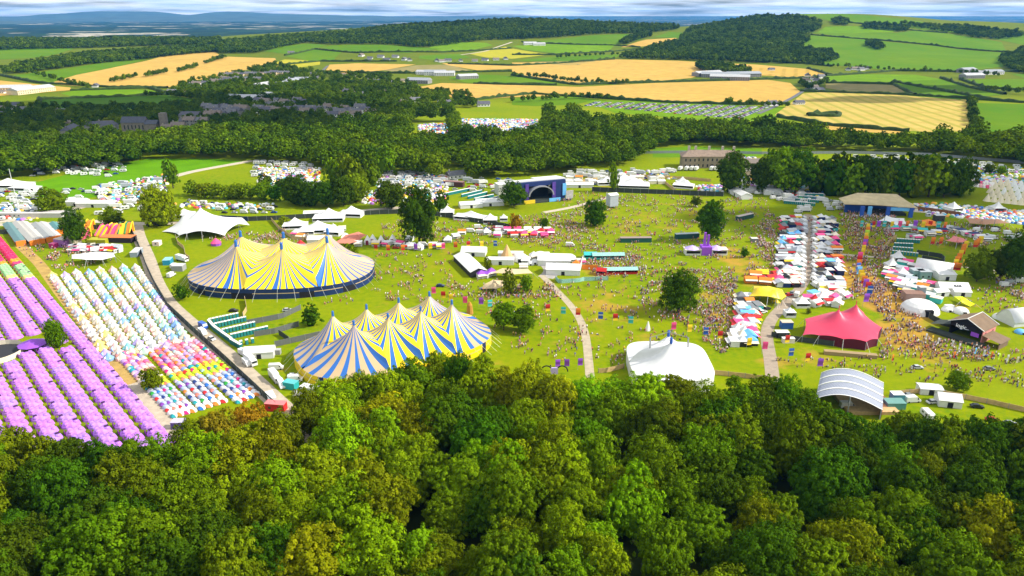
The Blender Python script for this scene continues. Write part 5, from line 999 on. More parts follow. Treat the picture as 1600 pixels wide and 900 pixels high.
def stage_arch():
    e_ = empty('arched_stage'); x0, y0 = G(1283, 583, 6.5); x1, y1 = G(1381, 598, 3.6); xb, yb = G(1374, 641, 3.6); D = y1-yb; e_.location = (x0, y0, 0); dx = x1-x0; dy = y1-y0; sk = (xb-x1)/D if D else 0
    def pt(s, t, o=0.0):
        X = dx*s; Z = 6.5+2.6*math.sin(math.pi*min(1, s*1.02)**.8)-2.9*s*s; return (X+sk*D*t*.9, dy*s-D*t, Z+o)
    n = 22; r = MB(); rb = MB()
    for j in range(4):
        for i in range(n):
            a, b = i/n, (i+1)/n; t0, t1 = j/4+.012, (j+1)/4-.012; r.add([pt(a, t0), pt(a, t1), pt(b, t1), pt(b, t0)], [(0, 1, 2, 3)], 0)
    for j in range(5):
        for i in range(n):
            a, b = i/n, (i+1)/n; t0, t1 = max(0, j/4-.018), min(1, j/4+.018); rb.add([pt(a, t0, .16), pt(a, t1, .16), pt(b, t1, .16), pt(b, t0, .16)], [(0, 1, 2, 3)])
    for j in range(8):
        pass
    m = bpy.data.materials.new('translucent_roof_panel'); n_, l_, b_ = nodes(m); tc_ = n_.new('ShaderNodeTexCoord'); br = n_.new('ShaderNodeTexBrick'); br.offset = 0; br.inputs['Scale'].default_value = .55; br.inputs['Color1'].default_value = (.24, .26, .32, 1); br.inputs['Color2'].default_value = (.20, .22, .28, 1); br.inputs['Mortar'].default_value = (.34, .36, .42, 1); br.inputs['Mortar Size'].default_value = .03
    l_.new(tc_.outputs['Object'], br.inputs[0]); l_.new(br.outputs[0], b_.inputs['Base Color']); b_.inputs['Roughness'].default_value = .5
    r.build('roof', [m], e_, True); rb.build('roof_rib', [M_white], e_, True)
    w = MB(); q0, q1 = pt(1, 0), pt(1, 1); w.add([q0, q1, (q1[0], q1[1], 0), (q0[0], q0[1], 0)], [(0, 1, 2, 3)]); w.build('end_wall', [mat('pink_edge', (.55, .10, .25), .7, .2)], e_)
    q0, q1 = pt(0, 0), pt(0, 1); f = MB(); f.add([(q0[0]+1.5, q0[1], 0), (q0[0]+1.5, q0[1], 6), (q1[0]+1.5, q1[1], 6), (q1[0]+1.5, q1[1], 0)], [(0, 1, 2, 3)]); f.build('backcloth', [obm((.12, .25, .3))], e_)
    for t in (0, .33, .66, 1):
        for s in (.02, .5, .98):
            a = pt(s, t); p = MB(); p.tube((a[0], a[1], 0), (a[0], a[1], a[2]), .22, n=5); p.build('leg', [M_grey], e_)
    p = MB(); p.box(3, dx-2, -D+1, -1, 0, 1.2); p.build('platform', [M_wood], e_)
    tag(e_, 'stage under a large curved roof of pale grey panels and white ribs', 'stage')
stage_arch()
def stage_dark():
    ax_, ay_ = G(1513, 498, 9.5); bx, by = G(1535, 488, 9.5); ang = math.atan2(by-ay_, bx-ax_)-math.pi/2; L = math.hypot(bx-ax_, by-ay_); e = empty('timber_stage', (ax_, ay_, 0), ang); w = 6.6
    # local y runs back along the ridge
    a = MB(); a.box(w-.3, w, .5, L-.3, 0, 6.4, 1); a.box(-w, -w+.3, .5, L-.3, 0, 6.4); a.box(-w+.32, w-.32, L-.6, L-.3, 0, 6.4); a.prism([(-w, 6.42), (w, 6.42), (0, 9.2)], L-.6, L-.32, axis='y'); a.prism([(-w, 6.42), (w, 6.42), (0, 9.2)], .3, .55, axis='y'); a.build('wall', [M_dark, mat('pink_boards', (.62, .25, .22), .8, .1, .6)], e)
    r = MB(); r.add([(0, -.6, 9.6), (w+.7, -.6, 6.2), (w+.7, L+.2, 6.2), (0, L+.2, 9.6)], [(0, 1, 2, 3)]); r.add([(0, -.6, 9.6), (-w-.7, -.6, 6.2), (-w-.7, L+.2, 6.2), (0, L+.2, 9.6)], [(0, 3, 2, 1)], 1); r.build('roof', [mat('brown_felt', (.20, .135, .085), .9, .15, .4), mat('brown_felt_b', (.20, .135, .085), .9, .15, .4)], e)
    for A, B in (((0, -.65, 9.7), (w+.8, -.65, 6.3)), ((0, -.65, 9.7), (-w-.8, -.65, 6.3)), ((0, L+.2, 9.7), (w+.8, L+.2, 6.3)), ((0, -.65, 9.7), (0, L+.2, 9.7))):
        q = MB(); q.tube(A, B, .16, n=4); q.build('fascia', [M_white], e)
    for Y in (2.5, L-3.5):
        q = MB(); q.box(w-.02, w+.06, Y, Y+1.1, 2.6, 4.6); q.build('window', [cm('maroon')], e)
    l = MB(); l.add([(w+.05, 0, 4.2), (w+7.6, -.2, 3.0), (w+7.6, L*.75, 3.0), (w+.05, L*.75, 4.2)], [(0, 1, 2, 3)]); l.box(w+6.6, w+6.9, .4, L*.7, 0, 2.9); l.build('lean_to', [mat('brown_felt', (.2, .13, .08))], e)
    p = MB(); p.box(-w-7, w+2, -4.5, .45, 0, .9); p.build('platform', [M_hf], e); lw = MB(); lw.add([(-w-.1, 0, 4.6), (-w-7, -2, 3.0), (-w-7, L*.5, 3.0), (-w-.1, L*.6, 4.6)], [(0, 1, 2, 3)]); lw.build('side_canopy', [M_hf], e)
    b = MB(); b.box(-w+.4, w-.4, .05, .28, 4.6, 6.4); b.build('header', [M_dark], e); k = MB(); k.box(2.2, 5.4, -.02, .04, 2.6, 4.4); k.build('banner', [cm('purple')], e)
    text('logic..', 2.3, e, (-1.5, -.05, 4.55), (math.pi/2, 0, 0), mat('white_letter', (.9, .95, .95), .5, .02))
    tag(e, 'dark gabled timber stage with white lettering and a pink side wall', 'stage')
stage_dark()
def purple_bar():
    x, y = G(1102, 397); e = empty('purple_bar', (x, y, 0)); w = MB()
    for a, b in ((-12, -3), (3, 12)): w.box(a, b, -2.5, 3, 0, 3.2, 0); w.box(a+.5, b-.5, -2.56, -2.5, 1.1, 2.6, 1)
    w.box(-2.8, 2.8, -3, 3.4, 0, 5, 2); w.build('wall', [M_white, M_dark, cm('purple')], e); r = MB(); r.box(-12.4, -2.9, -3, 3.4, 3.21, 3.45); r.box(2.9, 12.4, -3, 3.4, 3.21, 3.45); r.build('roof', [cm('cream')], e)
    t = MB(); t.box(-1.6, -.4, -.6, .6, 5, 13); t.box(.4, 1.6, -.6, .6, 5, 11.6); t.build('tower', [cm('purple')], e)
    for X in (-8, 6): 
        q = MB(); q.cone((X, 0), 4.5, 3.5, 5.6, 8); q.build('sail', [cm('lilac')], e)
    tag(e, 'purple and white bar with two tall purple towers in the open arena', 'bar')
purple_bar()
def mansion():
    x, y = G(1112, 263); e = empty('mansion', (x, y, 0), math.radians(-3)); st = mat('mansion_stone', (.30, .24, .16), .9, .2, .3); a = MB(); a.box(-26, 26, 0, 17, 0, 10.5); a.box(-27, -13, -2.5, -.01, 0, 10.5); a.box(12, 27, -2.5, -.01, 0, 10.5); a.build('wall', [st], e)
    r = MB()
    def hipr(x0, x1, y0, y1, z0, h):
        d = (y1-y0)/2*.9; ym = (y0+y1)/2
        if x1-x0 > 2*d+.5: r.add([(x0, y0, z0), (x1, y0, z0), (x1, y1, z0), (x0, y1, z0), (x0+d, ym, z0+h), (x1-d, ym, z0+h)], [(0, 1, 5, 4), (2, 3, 4, 5), (1, 2, 5), (3, 0, 4)])
        else: r.add([(x0, y0, z0), (x1, y0, z0), (x1, y1, z0), (x0, y1, z0), ((x0+x1)/2, ym, z0+h)], [(0, 1, 4), (1, 2, 4), (2, 3, 4), (3, 0, 4)])
    hipr(-27, 27, -.6, 18, 10.55, 4.6); hipr(-28, -12, -3.4, 12, 10.7, 4.4); hipr(11, 28, -3.4, 12, 10.7, 4.4); rf = r.build('roof', [mat('mansion_slate', (.26, .19, .14), .85, .2, .4)], e)
    for X in (-20, -14, -2, 10, 20):
        q = MB(); q.box(X-1, X+1, 8, 9.6, 12, 18.4); q.build('chimney', [mat('pale_chimney', (.5, .44, .34), .9, .2)], rf)
    for z0 in (1.2, 6.4):
        for i in range(13):
            X = -24+i*4; Y = -2.55 if (X < -13 or X > 12) else -.05; q = MB(); q.box(X-.65, X+.65, Y-.04, Y+.02, z0, z0+2.4); q.build('window', [M_win], e)
    q = MB(); q.box(-1.5, 1.5, -.2, -.02, 0, 3.4); q.build('door', [M_dark], e); tag(e, 'long two storey stone mansion with hipped slate roof and tall chimneys', 'mansion')
mansion()
marquee(1172, 262, 34, 10, 0, 5, 3.4, roof=(.2, .16, .13), wall=(.26, .22, .17), label='stone outbuilding behind the oak beside the mansion', cat='outbuilding', name='outbuilding', later_=False); marquee(1170, 274, 14, 9, 0, 5, .6, wall=(.6, .5, .33), roof=(.45, .42, .36), label='pale blank walled outbuilding below the mansion', cat='outbuilding', name='outbuilding', later_=False, door=False)
# delay tower, bars, containers
def tower(u, v, w, h, col, label):
    x, y = G(u, v); e = empty('delay_tower', (x, y, 0), math.radians(20)); a = MB(); a.box(-w/2, w/2, -w/2, w/2, 1.5, h); a.build('cladding', [obm(col)], e); r = MB(); r.prism([(-w/2-.3, h), (w/2+.3, h), (0, h+1.2)], -w/2-.3, w/2+.3); r.build('roof', [M_white], e)
    for i in (-1, 1):
        for j in (-1, 1):
            q = MB(); q.tube((i*w/2*.9, j*w/2*.9, 0), (i*w/2*.9, j*w/2*.9, 1.6), .15, n=5); q.build('leg', [M_grey], e)
    tag(e, label, 'tower')
tower(956, 324, 6.5, 9.5, (.42, .45, .5), 'grey clad delay tower standing in the open arena')
for u, v, L_, W_, h, a, c, rc, lb, cat in [(993, 378, 19, 3.2, 2.8, 2, (.015, .09, .07), (.3, .22, .2), 'long dark green bar with people behind it in the open arena', 'bar'), (1073, 372, 15, 3, 3, 8, (.02, .08, .08), (.45, .5, .5), 'dark green bar left of the purple bar', 'bar'), (1163, 342, 15, 3, 2.8, 34, (.02, .07, .06), (.5, .42, .38), 'green bar set diagonally near the top of the arena', 'bar'),
    (1328, 556, 20, 2.2, 1.4, -12, (.34, .24, .12), (.34, .24, .12), 'brown covered barrier below the pink tent', 'barrier'), (432, 640, 7, 3, 2.8, -8, (.6, .02, .02), (.75, .2, .2), 'red cabin at the wood end of the main track', 'cabin'), (424, 626, 6, 2.5, 2.4, -60, (.7, .7, .68), (.8, .8, .8), 'white shower unit above the red cabin', 'cabin'), (280, 668, 4, 3, 2.6, 0, (.12, .08, .3), (.5, .45, .6), 'small purple kiosk by the sandy path end', 'kiosk'),
    (455, 606, 5, 3, 2.6, -20, (.02, .35, .35), (.1, .45, .45), 'teal generator box by the main track', 'generator'), (487, 615, 8, 3, 2.8, -20, (.7, .7, .7), (.78, .78, .78), 'white cabin at the near edge of the wood by the big top', 'cabin'), (435, 553, 2, 2, 2, 0, (.3, .3, .3), (.4, .4, .4), 'small grey plant box by the white frame marquee', 'generator'),
    (1400, 626, 4, 3, 3, 0, (.1, .3, .4), (.75, .78, .8), 'small white roofed cabin right of the arched stage', 'cabin'), (1396, 636, 6.5, 4, 2.4, 0, (.1, .3, .28), (.14, .3, .26), 'green roofed container beside the arched stage', 'container'), (1178, 378, 4, 3, 2.4, 0, (.2, .2, .2), (.6, .6, .55), 'small grey kiosk in the arena', 'kiosk'),
    (1228, 512, 5, 3.4, 3, 0, (.03, .12, .4), (.55, .47, .35), 'blue walled kiosk on the lane bend', 'kiosk'), (1221, 526, 5.5, 3, 2.4, 0, (.02, .02, .03), (.7, .68, .66), 'dark kiosk with a pale roof beside the lane', 'kiosk'), (1231, 535, 5, 2, 2, 0, (.7, .6, .55), (.8, .78, .75), 'small white counter left of the pink tent', 'counter'),
    (185, 377, 20, 7, 3.2, -3, (.03, .02, .03), (.62, .18, .04), 'long orange roofed fairground hall', 'hall'), (155, 380, 11, 6, 2.8, 0, (.35, .33, .01), (.42, .40, .02), 'olive yellow fairground booth beside the orange hall', 'booth'), (100, 384, 8, 6, 4.6, -20, (.28, .12, .35), (.62, .5, .42), 'purple fairground building with a cream roof', 'building'), (114, 382, 8, 6, 4.4, -20, (.4, .34, .25), (.6, .55, .42), 'cream roofed fairground building open at the front', 'building'), (90, 385, 4, 8, 2.6, -20, (.4, .02, .15), (.6, .1, .25), 'crimson fairground booth beside the purple building', 'booth'),
    (214, 398, 4, 10, 2.8, 8, (.25, .3, .35), (.6, .58, .56), 'grey container by the corner of the track', 'container'), (263, 412, 4, 6, 2.8, 8, (.02, .25, .4), (.25, .5, .6), 'blue container left of the far big top', 'container'), (280, 422, 6, 5, 3, 0, (.3, .3, .3), (.5, .5, .5), 'grey plant container left of the far big top', 'container'), (246, 383, 4, 4, 2.5, 0, (.8, .6, .55), (.85, .7, .68), 'small pale pink tank cabin beside the timber fence', 'cabin'),
    (710, 291, 16, 5, 4, -16, (.08, .03, .03), (.25, .14, .12), 'maroon walled unit above the upper toilet rows', 'unit'), (40, 339, 52, 4, 3, 0, (.55, .52, .48), (.66, .62, .58), 'long pale row of site cabins left of the camp road', 'cabins'), (88, 337, 26, 4, 3, 0, (.5, .5, .48), (.66, .62, .6), 'shorter pale run of site cabins by the camp road', 'cabins'), (1425, 470, 9, 6, 4.4, -6, (.3, .2, .16), (.25, .14, .1), 'brown roofed bar with grey posts at the market foot', 'bar'),
    (1437, 466, 3, 3, 6, 0, (.25, .3, .33), (.5, .5, .5), 'grey tower beside the brown roofed bar', 'tower'), (1431, 432, 6, 5, 4, 0, (.2, .3, .3), (.35, .38, .4), 'grey box hall beside the arched hall', 'cabin'), (1442, 434, 6, 5, 4, 0, (.2, .3, .3), (.38, .4, .42), 'second grey box hall touching the arched hall', 'cabin'), (1020, 900, 5, 4, 2.4, 10, (.06, .06, .06), (.05, .05, .055), 'grey roofed hut hidden in a gap of the near wood', 'hut'),
    (1466, 345, 6, 4, 4, 0, (.05, .05, .06), (.6, .6, .6), 'black lighting unit beside the orange canopy', 'cabin'), (1450, 338, 3, 2, 2, 0, (.5, .5, .5), (.7, .7, .7), 'small grey box behind the orange canopy', 'cabin')]:
    cabin(u, v, L_, W_, h, a, c, rc, lb, cat, winm=cat in ('cabin', 'building', 'cabins'), name={'cabins': 'cabin_block'}.get(cat, cat))
# long fairground sheds, orange at their near ends
for (u0, v0, u1, v1, wd, rc, n) in [(13, 355, 34, 384, 5, (.12, .22, .22), 'teal roofed'), (27, 353, 55, 383, 5, (.42, .40, .36), 'grey and white roofed'), (37, 353, 64, 381, 5, (.50, .47, .42), 'pale striped roofed'), (57, 355, 80, 378, 5, (.32, .33, .32), 'grey roofed'), (66, 354, 90, 376, 5, (.5, .48, .45), 'cream striped roofed'), (84, 354, 94, 366, 4, (.1, .25, .25), 'short teal roofed')]:
    a, b = Vector(G(u0, v0)), Vector(G(u1, v1)); d = b-a; e = empty('market_shed', ((a.x+b.x)/2, (a.y+b.y)/2, 0), math.atan2(d.y, d.x)); L_ = d.length/2; w = MB(); w.box(-L_, L_, -wd/2, wd/2, 0, 2.6); w.build('wall', [mat('shed_timber', (.30, .12, .02), .8, .2)], e)
    r = MB(); r.prism([(-wd/2-.4, 2.62), (wd/2+.4, 2.62), (0, 3.7)], -L_-.2, L_-.1); r.build('roof', [obm(rc, .7)], e); q = MB(); q.box(L_+.01, L_+.5, -wd/2, wd/2, 0, 3.2); q.build('end_wall', [cm('orange')], e); later(e, f'long {n} market shed with an orange end at the far left', 'market shed')
# inflatable slides of the fairground
for i, (u, v, cs) in enumerate([(131, 372, ('pink', 'yellow')), (160, 368, ('yellow', 'pink')), (174, 366, ('pink', 'yellow')), (181, 367, ('pink', 'orange')), (193, 365, ('yellow', 'green')), (139, 360, ('orange', 'yellow')), (201, 364, ('orange', 'yellow'))]):
    x, y = G(u, v); e = empty('inflatable_slide', (x, y, 0), math.radians(rt.uniform(-20, 20)))
    a = MB(); a.prism([(-4, 0), (4, 0), (4, 5), (3, 6), (1.5, 5.4), (-3.6, .9)], -1.6, 1.6); a.build('slide', [cm(cs[0])], e, False)
    for s in (-1, 1):
        q = MB(); q.tube((s*2.0, -4, .8), (s*2.0, 2, 5.8), .5, n=7); q.tube((s*2.0, 2, 5.8), (s*2.0, 4, 6.2), .5, n=7); q.tube((s*2, 4, 0), (s*2, 4, 6.2), .5, n=7); q.build('side_tube', [cm(cs[1])], e)
    later(e, f'{cs[0]} and {cs[1]} inflatable fairground slide', 'inflatable slide', 'inflatable slides of the fairground')

# red and violet bouncy blob by the white stretch tent, hay-coloured statue etc.
for u, v, cs, lb in [(338, 383, ('pink', 'purple'), 'pink and purple balloon shaped stall before the white stretch tent'), (470, 386, ('red', 'pink'), 'red and white round canopy behind the big top masts')]:
    x, y = G(u, v); e = empty('round_stall', (x, y, 0)); q = MB(); q.cone((0, 0), 3.2, 1.6, 4.6, 10); q.build('canopy', [cm(cs[0])], e); q = MB(); q.cone((0, 0), 2.9, 0, 1.6, 10, 0, 3.1); q.build('wall', [cm(cs[1])], e); tag(e, lb, 'stall')
x, y = G(734, 490); e = empty('straw_sculpture', (x, y, 0)); q = MB(); q.cone((0, 0), 1.7, 0, 4.2, 9, 0, 1.2); q.cone((0, 0), 1.3, 4.2, 5.8, 9, 0, .5); q.build('body', [mat('straw', (.45, .22, .04), .95, .3, 3)], e); tag(e, 'brown straw sculpture standing on the lawn right of the striped big top', 'sculpture')
x, y = G(1012, 516); e = empty('white_sculpture', (x, y, 0)); e.scale = (.7, .7, .75); q = MB(); q.cone((0, 0), 1.9, 0, 2.6, 7, 0, 1.1); q.cone((0, 0), 1.1, 2.6, 5.6, 7, 0, .3); q.build('body', [M_white], e); tag(e, 'white pointed sculpture on the lawn above the white big top', 'sculpture')
x, y = G(-8, 555); e = empty('round_plaza_screen', (x, y, 0)); q = MB(); n = 32; R = 10.5
for i in range(n):
    a, b = 2*math.pi*i/n, 2*math.pi*(i+1)/n; q.add([(R*math.cos(a), R*math.sin(a), 0), (R*math.cos(b), R*math.sin(b), 0), (R*math.cos(b), R*math.sin(b), 2.2), (R*math.cos(a), R*math.sin(a), 2.2)], [(0, 1, 2, 3)])
q.build('screen', [cm('cream')], e); q = MB(); q.cone((0, 0), R-.3, .02, .3, 32, 0, R-.3); q.build('deck', [mat('dark_deck', (.03, .03, .035), .8)], e); tag(e, 'dark round deck ringed by a cream screen at the left edge', 'enclosure')
x, y = G(50, 535, 3); e = empty('purple_canopy', (x, y, 0)); q = MB(); q.cone((0, 0), 5.6, 2.3, 4.6, 9); q.build('canopy', [cm('purple')], e)
for i in range(4):
    q = MB(); a = i*math.pi/2+.7; q.tube((4.6*math.cos(a), 4.6*math.sin(a), 0), (4.6*math.cos(a), 4.6*math.sin(a), 2.6), .1, n=4); q.build('pole', [M_grey], e)
tag(e, 'dark purple round canopy in the middle of the purple tents', 'canopy')
# ------------------------------------------------------------------ portable toilets in rows
def toilet_proto():
    b = MB(); b.box(-.55, .55, -.55, .55, .08, 2.15, 0); b.box(-.4, .4, -.58, -.55, .15, 1.95, 1); b.prism([(-.6, 2.16), (.6, 2.16), (.45, 2.4), (-.45, 2.4)], -.6, .6, 2); return b.mesh('portable_toilet', [M_teal, mat('teal_door', (.02, .22, .22), .5), M_white])
TM = toilet_proto()
def toilets(u0, v0, u1, v1, where, face=0):
    a, b = Vector(G(u0, v0)), Vector(G(u1, v1)); d = b-a; n = max(2, int(d.length/1.22)); ang = math.atan2(d.y, d.x)+face
    for i in range(n):
        p = a+d*(i/(n-1)); o = ob('portable_toilet', TM); o.location = (p.x, p.y, 0); o.rotation_euler = (0, 0, ang); later(o, f'portable toilet in the {where}', 'portable toilet', 'rows of portable toilets')
for i, (r_) in enumerate([(329, 505, 371, 496), (338, 512, 383, 502), (350, 521, 397, 510), (363, 529, 417, 517), (377, 540, 395, 536)]): toilets(*r_, f'{ordn(i+1)} row by the main track')
for i, r_ in enumerate([(327, 507, 334, 515), (336, 517, 347, 525), (348, 526, 361, 535), (362, 537, 376, 545)]): toilets(*r_, f'{ordn(i+1)} end section by the main track', -math.pi/2)
for i, r_ in enumerate([(696, 306, 734, 298), (722, 308, 752, 301), (732, 311, 760, 304), (742, 314, 770, 308), (752, 318, 778, 311)]): toilets(*r_, f'{ordn(i+1)} upper row behind the main arena')
for i, r_ in enumerate([(1248, 306, 1285, 307), (1245, 310, 1282, 312), (1242, 314, 1278, 317), (1226, 318, 1272, 322)]): toilets(*r_, f'{ordn(i+1)} row at the top of the lane')
for i, r_ in enumerate([(1402, 378, 1435, 380), (1398, 385, 1424, 386), (1396, 391, 1424, 393), (1395, 397, 1432, 401)]): toilets(*r_, f'{ordn(i+1)} row in the right arena')
# ------------------------------------------------------------------ camping: purple rows, bell tents, coloured pop-up tents
P_pod = (.47, .20, .68)
def lobed(n, m_, rx, ry, h, lobes=0, amp=.0, c=(0, 0), sq=2.6):
    """low tent dome: superelliptic plan, with seams"""
    mb = MB(); vs = []
    for j in range(m_+1):
        a = j/m_*math.pi/2
        for i in range(n):
            t = 2*math.pi*i/n; X = math.copysign(abs(math.cos(t))**(2/sq), math.cos(t)); Y = math.copysign(abs(math.sin(t))**(2/sq), math.sin(t)); k = math.cos(a)**.7*(1-amp*(.5+.5*math.cos(lobes*t)))
            vs.append((c[0]+rx*X*k, c[1]+ry*Y*k, h*math.sin(a)))
    fs = [(j*n+i, j*n+(i+1) % n, (j+1)*n+(i+1) % n, (j+1)*n+i) for j in range(m_) for i in range(n)]; mb.add(vs, fs); return mb
M_pod = mat('pod_fabric', 'OBJ', .5, .30, .9)
def pod_proto():
    e = proto(empty('cabin_tent')); m = MB()
    q = lobed(20, 5, 3.2, 2.75, 1.75, 10, .05, (0, 0), 2.05); m.add(q.v, q.f)
    for cx, cy in ((-1.45, 1.15), (1.45, 1.15), (-1.45, -1.15), (1.45, -1.15), (0, 0)):
        q = lobed(8, 3, .95, .8, .62, 4, .1, (cx, cy), 2.0); m.add([(p[0], p[1], p[2]+1.28) for p in q.v], q.f)
    f = m.build('flysheet', [M_pod], e); d = MB(); d.prism([(-1.0, .02), (1.0, .02), (.55, 1.45), (-.55, 1.45)], 0, .3); D = d.build('door', [M_tent], e); D.location = (-3.25, 1.2, 0); D.color = (.20, .03, .25, 1)
    return reg(e, f, D)
POD = pod_proto(); POD.location = (0, 0, 0)
dv = Vector((.668, -.744)); nv = Vector((.744, .668)); n0 = 56.0; npod = 0
plaza = Vector(G(-8, 555)); canopy_ = Vector(G(50, 535)); trp = Vector(G(90, 545))
for r_ in range(9):
    no = n0-3.3-6.6*r_; t = -600.0; k = 0
    while t < -60:
        k += 1; t += 3.05*2*.98; p = dv*(t+.0)+nv*no; p = dv*((t))+nv*no
        u, v = proj(p.x, p.y, 1)
        if u < -14 or v > 700 or v < 366 or p.y < 185: continue
        if (p-plaza).length < 13.5 or (p-canopy_).length < 6.5 or (p-trp).length < 4.0: continue
        if v < 412: base = rt.choice([(.75, .02, .12), (.8, .04, .16), (.7, .02, .10)]); nm = 'crimson'; 
        elif v < 428: base = (.30, .55, .25); nm = 'pale green'
        elif v < 436 : base = (.75, .62, .18); nm = 'yellow'
        else: base = tuple(c*rt.uniform(.88, 1.12) for c in P_pod); nm = 'purple'
        if nm == 'crimson' and rt.random() < .12: base = (.85, .3, .02); nm = 'orange'
        o = dup(POD, (p.x, p.y, 0), math.atan2(dv.y, dv.x)+math.pi/2+rt.uniform(-.02, .02), (.94, .88, rt.uniform(.95, 1.15)), base)
        for c in o.children:
            if c.name.startswith('door'): c.color = (.16, .02, .2, 1) if nm == 'purple' else (.3, .02, .05, 1)
        dark = rt.random() < .22
        if dark:
            q = MB(); q.box(-.6, .6, -.5, .5, 1.55, 1.98); h_ = q.build('roof_vent', [M_tent], o); h_.color = (.06, .01, .08, 1); h_.location = (rt.choice([-1.6, 1.6]), 0, 0)
        npod += 1; later(o, f'{nm} {"vented " if dark else ""}tent in the {ordn(r_+1)} row from the sandy path', 'tent', 'tents pitched in long rows')
# bell tents
def bell_proto():
    e = proto(empty('bell_tent')); n = 12; c = MB(); vs = []
    prof = [(2.55, 0), (2.55, .75), (1.75, 1.35), (.95, 2.15), (.35, 2.85), (.04, 3.25)]
    for r, z in prof:
        for i in range(n): t = 2*math.pi*i/n; s = 1+(.05 if i % 2 else -.02)*(z < 1.4); vs.append((r*s*math.cos(t), r*s*math.sin(t), z))
    c.add(vs, [(j*n+i, j*n+(i+1) % n, (j+1)*n+(i+1) % n, (j+1)*n+i) for j in range(5) for i in range(n)]); f = c.build('canvas', [M_tent], e)
    d = MB(); d.add([(-.8, -2.62, 0), (.8, -2.62, 0), (0, -1.35, 2.0), (0, -2.75, 1.7)], [(0, 1, 3), (0, 3, 2), (3, 1, 2)]); D = d.build('porch', [M_tent], e); return reg(e, f, D)
BELL = bell_proto(); TL, TR, BL = Vector(G(82, 432)), Vector(G(211, 418)), Vector(G(170, 562)); TRB = Vector(G(291, 532)); n_b = 0
PAST = [('cream white', (.60, .52, .40)), ('white', (.56, .56, .55)), ('pale blue', (.20, .36, .64)), ('pale yellow', (.72, .60, .16)), ('pale green', (.36, .58, .40)), ('pale pink', (.68, .40, .36)), ('lilac', (.42, .32, .62)), ('aqua', (.2, .52, .55))]
NC, NR = 8, 23
for c_ in range(NC):
    for r_ in range(NR):
        a = TL.lerp(TR, c_/(NC-1)); b = BL.lerp(TRB, c_/(NC-1)); p = a.lerp(b, r_/(NR-1)+(.022 if c_ % 2 else 0)); 
        q = rt.random(); nm, col = PAST[0] if q < .36 else PAST[1] if q < .58 else PAST[2] if q < .69 else PAST[3] if q < .77 else PAST[4] if q < .83 else PAST[5] if q < .90 else PAST[6] if q < .95 else PAST[7]
        o = dup(BELL, (p.x, p.y, 0), rt.uniform(-.5, .5), (rt.uniform(.84, .92), rt.uniform(.84, .92), rt.uniform(.95, 1.05)), col)
        pc = rt.choice([(.8, .8, .78), (.3, .5, .8), (.8, .7, .5), (.75, .4, .4), (.8, .8, .8)])
        for k in o.children:
            if k.name.startswith('porch'): k.color = (*pc, 1)
        later(o, f'{nm} bell tent in the {ordn(r_+1)} line of its camp', 'bell tent', 'bell tents pitched in a block')
# pop-up tents in three blocks
def pop_proto():
    e = proto(empty('popup_tent')); q = lobed(10, 4, 1.28, 1.12, 1.3, 0, 0, (0, .1), 2.2); f = q.build('flysheet', [M_tent], e, True); d = MB(); vs = []
    for i in range(9):
        t = math.pi*i/8; vs.append((1.12*math.cos(t), -.52-.42*math.sin(t*1)**2*0-.05, 1.3*math.sin(t)))
    vs.append((0, -1.42, .3)); d.add(vs, [(i, i+1, 9) for i in range(8)]); D = d.build('door', [M_tent], e); return reg(e, f, D)
POP = pop_proto()
DC = [('red', (.75, .03, .03)), ('magenta', (.70, .02, .22)), ('blue', (.03, .18, .6)), ('purple', (.25, .06, .42)), ('teal', (.02, .35, .38)), ('orange', (.8, .25, .04)), ('coral', (.8, .25, .18)), ('navy', (.02, .05, .22)), ('green', (.03, .35, .05))]
BL3 = [('left', (185, 556), (212, 549), (272, 651), (302, 643)), ('middle', (231, 546), (262, 537), (315, 639), (350, 628)), ('right', (272, 538), (302, 531), (373, 629), (402, 617))]
for nm_, a_, b_, c2_, d_ in BL3:
    A, B, Cc, Dd = (Vector(G(*q)) for q in (a_, b_, c2_, d_))
    for r_ in range(25):
        for k in range(4):
            p = A.lerp(B, k/3).lerp(Cc.lerp(Dd, k/3), r_/24); t = r_/24
            if t < .38: body = rt.choice([(.72, .16, .20), (.68, .3, .42), (.76, .45, .28), (.65, .12, .28), (.7, .55, .52), (.45, .28, .55)]); bn = 'pink'
            elif t < .5 and nm_ != 'right': body = (.8, .68, .5); bn = 'peach'
            elif t < .62: body = rt.choice([(.55, .72, .02), (.45, .68, .03), (.72, .75, .02)]); bn = 'lime'
            elif t < .90: body = rt.choice([(.36, .42, .56), (.50, .50, .54)]); bn = 'ice blue'
            else: body = (.8, .78, .75); bn = 'white'
            if rt.random() < .12 and t < .6: bn, body = rt.choice([('teal', (.02, .3, .35)), ('orange', (.8, .3, .03)), ('indigo', (.25, .3, .6))])
            dn, dc = rt.choice(DC if r_ > 15 else DC[:1]+DC[1:2]+DC[3:7]); 
            if r_ < 16 and rt.random() < .5: dc = tuple(.5*x+.4 for x in dc); dn = 'pale '+dn
            o = dup(POP, (p.x, p.y, 0), math.radians(-8)+(math.pi if r_ % 2 else 0)+rt.uniform(-.08, .08), rt.uniform(1.0, 1.1), body)
            for k_ in o.children:
                if k_.name.startswith('door'): k_.color = (*dc, 1)
            later(o, f'{bn} pop-up tent with {dn} door, {ordn(r_+1)} line, {nm_} block', 'pop-up tent', 'coloured pop-up tents in three blocks')
